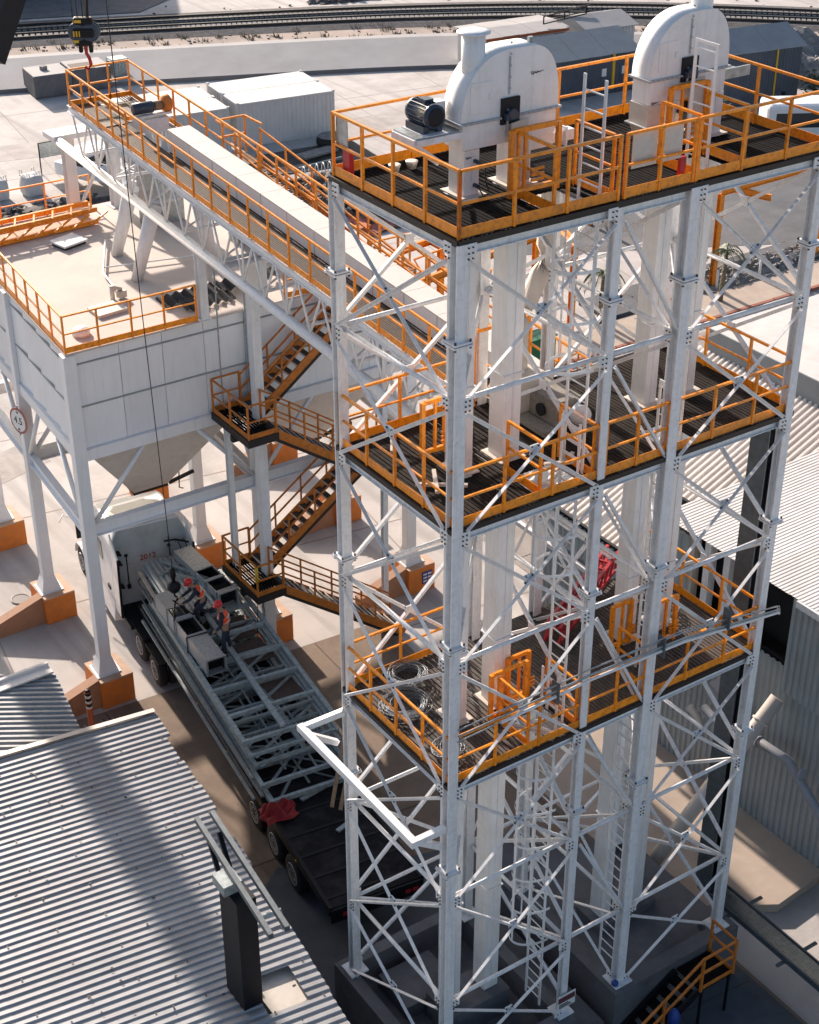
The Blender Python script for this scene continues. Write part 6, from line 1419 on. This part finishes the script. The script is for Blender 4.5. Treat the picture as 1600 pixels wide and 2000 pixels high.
# red barriers
for k, (x, y, lb) in enumerate(((29.2, 48.3, 'upright red traffic post in front of the rubble heap'),)):
    t = thing('traffic_post', lb, 'traffic post', (x, y, G)); MB().lathe((x, y, G), [(.25, 0), (.12, .06), (.08, .9), (.03, .95)], 16).build('post_body', REDNET, t)
bn2 = thing('barrier_net', 'torn red barrier netting spread below the rubble heap', 'netting', (28, 47, G))
pb = MB(); pb.sheet((26.6, 45.9, G + .05), (3.8, .8, 0), (-.4, 3.2, 0), 18, 14, lambda u, v: (0, 0, .35 * abs(math.sin(6 * u + 3 * v)) * math.sin(math.pi * v) + random.uniform(0, .12))); pb.build('net_cloth', PINKNET, bn2)
bx_ = thing('red_crate', 'small brick red crate beside the red netting', 'crate', (27.6, 46.9, G)); MB().box((27.6, 46.9, G + .22), (1.0, .6, .4), .2).build('crate_body', mat_bol, bx_, bevel=.03)
rs2 = thing('red_rack', 'red lattice rack standing behind the conveyor beside the left tower column', 'rack', (24.6, 44.8, G))
for x in (24.3, 25.0): MB().bb(x, x + .08, 44.8, 44.88, G, G + 1.8).build('rack_post', REDNET, rs2)
for k in range(4): MB().beam((24.3, 44.84, G + .3 + k * .45), (25.05, 44.84, G + .5 + k * .4), .06).build('rack_bar', REDNET, rs2)
# flatbed lorry parked beyond the bin
fl_ = thing('service_truck', 'white flatbed service truck parked beyond the conveyor end', 'truck', (20.3, 58.2, G), R(20))
def FB(*a): return MB().bb(*a)
FB(-1.15, 1.15, -3.2, 2.2, .95, 1.1).build('bed', TRUCKW, fl_, local=True); FB(-1.1, 1.1, 2.4, 4.2, .7, 2.3).build('cab', TRUCKW, fl_, local=True, bevel=.15); FB(-1.0, 1.0, 4.201, 5.3, .6, 1.35).build('hood', TRUCKW, fl_, local=True, bevel=.12)
FB(-1.0, 1.0, 2.38, 2.399, 1.4, 2.1).build('rear_window', GLASS, fl_, local=True); FB(-1.12, -1.101, 2.8, 3.7, 1.5, 2.1).build('side_window', GLASS, fl_, local=True)
for x in (-1.15, .95):
    for y in (-2.0, 3.9): MB().lathe((x, y, .45), [(.2, 0), (.45, .02), (.45, .2), (.2, .22)], 20, (1, 0, 0)).build('wheel', RUBBER, fl_, local=True)
for y in (-3.1, -1.5, .2, 2.0):
    for x in (-1.1, 1.1): FB(x - .03, x + .03, y - .03, y + .03, 1.1, 2.0).build('stake', TRUCKW, fl_, local=True)
for x in (-1.1, 1.1): FB(x - .02, x + .02, -3.1, 2.0, 1.95, 2.0).build('stake_rail', TRUCKW, fl_, local=True)
for k in range(5): FB(-.8 + .3 * k, -.6 + .3 * k, -2.8 + .5 * (k % 2), -.4 + .4 * k, 1.1, 1.35 + .1 * (k % 3)).build('cargo_bar', (SIGNW, mat_cream, GALVD)[k % 3], fl_, local=True)
pn_ = thing('solar_panel_stand', 'small grey panel on a post standing alone in the pale yard', 'panel', (18.3, 65.0, G))
MB().bb(17.6, 18.25, 65, 65.05, G + .9, G + 1.75).build('left_pane', GALV, pn_); MB().bb(18.28, 18.95, 65, 65.05, G + .9, G + 1.75).build('right_pane', GALV, pn_)
for x in (17.6, 18.93): MB().bb(x - .03, x + .03, 64.95, 65.0, G, G + 1.8).build('stand_leg', BLACK, pn_)
MB().bb(17.57, 18.96, 64.96, 64.99, G + 1.75, G + 1.8).build('top_rail', BLACK, pn_)
# box hung under the gallery
ub = thing('vent_duct', 'pale grey vent duct standing on the bin roof under the conveyor', 'duct', (6.9, 24.5, ZT)); MB().bb(6.3, 7.6, 25.6, 26.2, ZT, ZT + 2.0).build('duct_panel', GALV, ub); MB().bb(7.9, 9.2, 22.6, 23.2, ZT, ZT + 2.0).build('duct_panel', GALV, ub)
# sheds and containers at the top right
def shed(x, y, L_, W_, H_, rz_, label, ridge, wallm, roofm, name='storage_shed'):
    t = thing(name, label, 'shed', (x, y, G), rz_)
    n = max(3, int(L_ / 1.2))
    for k in range(n):
        b = MB(); corr_profile(b, (L_ * k / n, .0, 0.05), (0, 0, H_ - .05), (L_ / n, 0, 0), 5, .03, (0, -1, 0)); b.build('wall_sheet', wallm, t, local=True)
    MB().bb(.02, L_ - .02, .05, W_ - .05, 0, H_ - .02).build('wall_core', wallm, t, local=True)
    for k in range(n):
        for s_ in (0, 1):
            b = MB(); x0_ = L_ * k / n - (.2 if k == 0 else 0); x1_ = L_ * (k + 1) / n + (.2 if k == n - 1 else 0)
            if s_ == 0: a = [(x0_, -.25, H_), (x1_, -.25, H_), (x1_, W_ / 2, H_ + ridge), (x0_, W_ / 2, H_ + ridge)]
            else: a = [(x0_, W_ / 2, H_ + ridge), (x1_, W_ / 2, H_ + ridge), (x1_, W_ + .25, H_), (x0_, W_ + .25, H_)]
            b.poly([V(*q) + UZ * (.03 + .012 * (k % 2)) for q in a], .03); b.build('roof_sheet', roofm, t, local=True)
    b = MB(); b._add([(0, 0, H_), (0, W_, H_), (0, W_ / 2, H_ + ridge)], [(0, 2, 1)]); b._add([(L_, 0, H_), (L_, W_, H_), (L_, W_ / 2, H_ + ridge)], [(0, 1, 2)]); b.build('gable_end', wallm, t, local=True)
    return t
s1 = shed(48.6, 60.0, 8.4, 5.0, 2.6, R(-4), 'long grey roofed store with dark slate wall between the two elevator heads', 1.0, SHEDW, SHEDG)
for k, x in enumerate((5.6, 7.2)): MB().bb(x, x + .35, -.06, -.031, 1.2, 1.7).build('wall_notice', SIGNW, s1, local=True)
MB().bb(6.4, 6.6, -.1, -.031, .3, 2.6).build('down_pipe', YEL, s1, local=True)
s3 = shed(50.3, 67.2, 6.6, 3.6, 2.6, R(-5), 'cream topped low store with red edge behind the grey store', .15, CONTW, CANAL)
MB().bb(0, 6.6, -.3, -.26, 2.45, 2.62).build('red_edge', mat_bol, s3, local=True); MB().bb(5.6, 6.3, -.08, -.031, 1.4, 2.3).build('red_lettered_board', REDNET, s3, local=True)
b = MB()
for p, q in (((5.0, .5, 2.9), (8.5, .5, 3.2)), ((5.0, .5, 3.4), (8.5, .5, 3.7)), ((5.0, .5, 2.9), (5.0, .5, 3.4)), ((8.5, .5, 3.2), (8.5, .5, 3.7)), ((6.7, .5, 3.0), (6.7, .5, 3.5)), ((6.5, 1.5, 2.9), (9.5, 1.5, 3.1)), ((6.5, 1.5, 3.3), (9.5, 1.5, 3.5))): b.beam(p, q, .07)
b.build('roof_rack', BLACK, s3, local=True)
s4 = shed(58.2, 66.0, 4.0, 4.0, 2.3, R(-5), 'small pale store behind the right elevator head', .6, CONTW, CANAL)
s2 = shed(58.2, 52.9, 6.2, 4.2, 3.4, R(-9), 'tall dark grey shed with split roof right of the right elevator head', 1.0, SHEDW, SHEDG)
MB().bb(4.2, 4.32, -.07, -.031, .1, 3.4).build('door_post', YEL, s2, local=True)
# vehicles
def vehicle(name, label, x, y, rz_, L_, H_, bus=False):
    t = thing(name, label, 'van' if bus else 'pickup truck', (x, y, G), rz_)
    if bus:
        MB().bb(-1.1, 1.1, -L_ / 2, L_ / 2, .5, H_).build('body', TRUCKW, t, local=True, bevel=.25)
        MB().bb(-1.106, -1.101, -L_ / 2 + .6, L_ / 2 - .5, H_ * .5, H_ * .82).build('side_window', GLASS, t, local=True); MB().bb(-.95, .95, -L_ / 2 - .012, -L_ / 2 - .003, H_ * .42, H_ * .85).build('windscreen', GLASS, t, local=True); MB().bb(1.101, 1.106, -L_ / 2 + .6, L_ / 2 - .5, H_ * .5, H_ * .82).build('side_window', GLASS, t, local=True)
        b = MB(); b._add([(-1.112, -.8, 2.1), (-1.112, -.6, 2.35), (-1.112, -.4, 2.1), (-1.112, -.6, 1.85)], [(0, 1, 2, 3)]); b.build('green_emblem', GREEN, t, local=True)
    else:
        MB().bb(-.95, .95, -2.6, 2.5, .5, 1.1).build('body', TRUCKW, t, local=True, bevel=.15)
        MB().bb(-.85, .85, -.6, 1.3, 1.1, 1.75).build('cabin', TRUCKW, t, local=True, bevel=.2); MB().bb(-.8, .8, -.63, -.601, 1.2, 1.62).build('windscreen', GLASS, t, local=True); MB().bb(-.86, -.851, -.4, 1.1, 1.2, 1.6).build('side_window', GLASS, t, local=True)
    for sx_ in (-1, 1):
        for yy_ in (-L_ / 2 + .9, L_ / 2 - .9): MB().lathe((sx_ * .98 - .1, yy_, .38), [(.15, 0), (.38, .02), (.38, .18), (.15, .2)], 18, (1, 0, 0)).build('wheel', RUBBER, t, local=True)
    return t
vehicle('pickup_truck', 'white pickup seen through the right railings of the top platform', 53.6, 48.2, R(65), 5.2, 1.8)
vehicle('minibus', 'white van with green diamond emblem at the upper right edge', 57.8, 44.6, R(60), 6.0, 2.7, True)
bol2 = thing('dark_bollard', 'short black post in front of the gravel heap', 'post', (61.5, 50.5, G)); MB().tube((61.5, 50.5, G), (61.5, 50.5, G + 1.2), .14, 12).build('post_pipe', BLACK, bol2)
# plants
def leafball(name, label, cat, x, y, h, r, n, m, seed, trunk=.06):
    rnd = random.Random(seed); t = thing(name, label, cat, (x, y, G)); b = MB()
    for k in range(n):
        d_ = V(rnd.gauss(0, 1), rnd.gauss(0, 1), rnd.gauss(0, .8)); d_.normalize(); q = V(x, y, G + h) + d_ * r * rnd.random() ** .45; s_ = rnd.uniform(.08, .17)
        a = V(rnd.gauss(0, 1), rnd.gauss(0, 1), rnd.gauss(0, 1)).normalized(); c_ = a.orthogonal().normalized()
        b._add([q - a * s_, q + c_ * s_ * .4, q + a * s_, q - c_ * s_ * .4], [(0, 1, 2, 3)])
    b.build('crown', m, t, kind='stuff'); MB().tube((x, y, G), (x, y, G + h), trunk, 7, trunk * .5).build('trunk', TRUNK, t)
leafball('shrub', 'dark shrub in front of the tall grey shed', 'shrub', 56.0, 50.6, .9, .9, 500, SHRUB, 21)
leafball('shrub', 'dark shrub right of the gravel heap at the picture edge', 'shrub', 64.3, 50.4, 1.3, 1.0, 500, SHRUB, 22)
leafball('shrub', 'small shrub beside the pickup bonnet', 'shrub', 54.6, 52.0, .8, .6, 300, SHRUB, 23)
def palm(x, y, h, label, seed, r=1.3, dead=False):
    rnd = random.Random(seed); t = thing('palm_tree', label, 'palm tree', (x, y, G), 0, 'young palms by the pavement')
    MB().tube((x, y, G), (x + .1, y, G + h), .13, 10, .09).build('trunk', TRUNK, t)
    for k in range(11):
        a = 2 * math.pi * k / 11 + rnd.uniform(-.2, .2); L_ = r * rnd.uniform(.8, 1.15); e_ = rnd.uniform(.2, .9); b = MB(); pts = []
        for i in range(9):
            f = i / 8; pts.append(V(x + .1 + math.cos(a) * L_ * f, y + math.sin(a) * L_ * f, G + h + e_ * L_ * f - 1.5 * L_ * f * f))
        b.path(pts, .012, 4); sd3 = V(-math.sin(a), math.cos(a), 0)
        for i in range(1, 9):
            for s_ in (-1, 1):
                for j in range(2):
                    p_ = pts[i - 1].lerp(pts[i], j * .5); w2 = .34 * (1 - .5 * i / 9); b._add([p_, p_ + V(math.cos(a), math.sin(a), 0) * .05, p_ + sd3 * s_ * w2 + V(math.cos(a) * .12, math.sin(a) * .12, -.22)], [(0, 1, 2)])
        b.build('frond', LEAF, t)
palm(36.6, 29.9, 2.6, 'young palm right of the right tower column, in front of the gravel bed', 5)
palm(30.4, 31.2, 2.5, 'young palm seen just left of the third tower column', 6, 1.1)
palm(26.3, 31.4, 2.0, 'small brownish palm seen through the ladder cage', 7, .8)
b = MB(); b.bb(31, 60, 31.1, 33.4, G, G + .25); struct('planting_bed_kerb', b, CONCG)
rubble('gravel_bed', 'pale gravel bed beside the pavement with the palms', 'gravel bed', 40, 31.9, 8.5, 1.3, .5, 500, GRAVEL, 8, .08, .25)
for k, (x, y) in enumerate(((37.4, 31.0), (40.0, 30.8))):
    t = thing('white_post', ('left' if k == 0 else 'right') + ' small white post standing at the gravel bed', 'post', (x, y, G), 0, 'white posts at the gravel bed'); MB().tube((x, y, G), (x, y, G + 1.1), .06, 10).build('post_pipe', SIGNW, t)
# unfinished orange steel frame in the yard
of = thing('orange_frame', 'unfinished orange steel roof frame standing in the yard behind the towers', 'steel frame', (30, 33, G))
def OB(p, q, w_=.16, h_=.3): MB().ibeam(p, q, w_, h_, .012, .02).build('beam', ORANGE, of)
ZF = -.1
for x, y, h in ((19.9, 31.1, ZF), (23.7, 34.2, ZF), (37.4, 31.3, .6), (28.8, 31.3, ZF), (30.4, 36.0, ZF), (44.5, 31.5, .6), (38.2, 41.3, .6)): MB().ibeam((x, y, G), (x, y, h - .2), .24, .24, .015, .02).build('column', ORANGE, of)
OB((18.6, 30.9, ZF), (29, 33.0, ZF)); OB((19.9, 34.3, ZF), (30.4, 36.2, ZF)); OB((37.4, 31.3, .5), (47, 31.7, .5)); OB((38.6, 32.8, .2), (39.4, 30.1, .2)); OB((28.8, 31.3, ZF), (30.4, 36.0, ZF)); OB((23.7, 30.5, ZF), (23.7, 35.0, ZF))
for k in range(10):
    x = 21.5 + k * .8; MB().beam((x, 33.0 + k * .15, .15), (x + .4, 33.1 + k * .15, -.45 if k % 2 == 0 else .15), .05).build('lattice_bar', ORANGE, of)
MB().beam((21.5, 33.0, .18), (29.9, 34.6, .18), .07).build('lattice_chord', ORANGE, of); MB().beam((21.5, 33.0, -.5), (29.9, 34.6, -.5), .07).build('lattice_chord', ORANGE, of)
railing(of, [(20.5, 26.2, G), (26.2, 27.6, G), (26.5, 24.6, G)], step=1.3, name='ground_railing')
t = thing('green_container', 'green painted box seen through the ladder cage in the yard', 'box', (24.6, 28.6, G)); MB().bb(24.3, 25.6, 28.4, 29.2, G, G + 1.7).build('box_body', GREEN, t); MB().bb(24.25, 25.65, 28.35, 29.25, G + 1.701, G + 1.76).build('box_lid', GREEN, t)
# far warehouse upper left with pillars, and its painted ground shadow
fw = thing('far_warehouse', 'long grey warehouse with pillars touching the top left of the picture', 'building', (20, 118, G), R(-24))
MB().bb(-20, 22, .0, 12, 0, 7.5).build('wall', GALV, fw, local=True)
for k in range(11): MB().bb(-18 + k * 3.8, -17.5 + k * 3.8, -.4, -.001, 0, 7.5).build('pillar', CONTW, fw, local=True)
MB().bb(-20.5, 22.5, -.8, 12.5, 7.5, 7.9).build('roof', SHEDG, fw, local=True)
b = MB(); b.poly([(2, 121, G + .06), (44.5, 101, G + .06), (39, 97.2, G + .06), (27, 101.5, G + .06), (0, 109, G + .06)], .02); struct('warehouse_shade', b, CONCG)  # dark sheet standing for the warehouse's shadow on the ground
rubble('scrub_heap', 'low dark scrub and spoil beyond the railway at the top centre', 'spoil heap', 57, 92.5, 5.5, 1.6, .5, 120, RUBBLE, 9, .2, .6)

# unseen cylinder added left of view to cast the pale roof's shadow band
vk = thing('shadow_caster', 'tall grey cylinder added outside the picture to cast a shadow band', 'shadow caster', (-1.35, 33.5, G))
MB().tube((-1.35, 33.5, G), (-1.35, 33.5, 13.5), .62, 28).build('caster_shell', PIPEG, vk)
for z in (0, 4.5, 9, 13.4): MB().lathe((-1.35, 33.5, z), [(.63, 0), (.70, .01), (.70, .08), (.63, .09)], 28).build('caster_band', PIPEG, vk)

tb = MB(); rnd = random.Random(31); pa_ = offs(-5.5); pb2 = offs(4.2)
for k in range(450):
    i = rnd.randrange(len(pa_) - 1); src = pa_ if rnd.random() < .7 else pb2; p = src[i].lerp(src[i + 1], rnd.random()); s_ = rnd.uniform(.06, .2)
    tb.box((p.x + rnd.uniform(-2.5, 2.5), p.y + rnd.uniform(-2.5, 2.5), G + .06), (s_, s_ * .8, s_ * .5), rnd.uniform(0, 3), rnd.uniform(-.4, .4))
stuff('trackside_stones', tb, RUBBLE, 'loose stones scattered along both sides of the railway track', 'stones')
wb = MB()
for k in range(160):
    i = rnd.randrange(len(pa_) - 1); p = pa_[i].lerp(pa_[i + 1], rnd.random()); cx, cy = p.x + rnd.uniform(-2, 3), p.y + rnd.uniform(-2, 3)
    for q in range(14):
        a = rnd.uniform(0, 6.28); r_ = rnd.uniform(.05, .4); h_ = rnd.uniform(.1, .4); wb._add([(cx + r_ * math.cos(a), cy + r_ * math.sin(a), G + .03), (cx + r_ * math.cos(a) + .08, cy + r_ * math.sin(a), G + .03), (cx + r_ * 1.4 * math.cos(a), cy + r_ * 1.4 * math.sin(a), G + h_)], [(0, 1, 2)])
stuff('trackside_weeds', wb, mat('dry_weed', (.16, .13, .07), .9, var=.4), 'tufts of dry weed along the railway verge', 'weeds')
b = MB()
for x, y, L_, W_, a in ((9.5, 40, 6, 3.5, .2), (14, 33, 3, 2, -.4), (18, 47, 7, 2.5, .1), (3.0, 33.5, 3, 2, .3), (40, 62, 9, 4, -.1), (33, 71, 8, 3, .15), (46, 52, 6, 3, .4), (16, 70, 7, 3, -.2), (15.5, 22, 3, 2.2, .1)):
    b.box((x, y, G + .002), (L_, W_, .008), a)
struct('yard_patches', b, mat('patched_concrete', (0.43, 0.385, 0.36), 0.88, var=0.2, scale=1.0, dirt=(0.28, 0.25, 0.23), dirt_amt=0.6, dirt_scale=0.9, tracks=.3))
for k, (x, y, lb) in enumerate(((-.75, 4.2, 'round manhole cover between the pale roof and the tower plinth'), (.1, 24.6, 'round drain cover between the left bin pedestals'))):
    t = thing('manhole_cover', lb, 'manhole cover', (x, y, G + .02)); MB().lathe((x, y, G + .02), [(.3, 0), (.3, .012), (.26, .014), (.26, .008)], 26).build('cover_plate', RAILST, t)
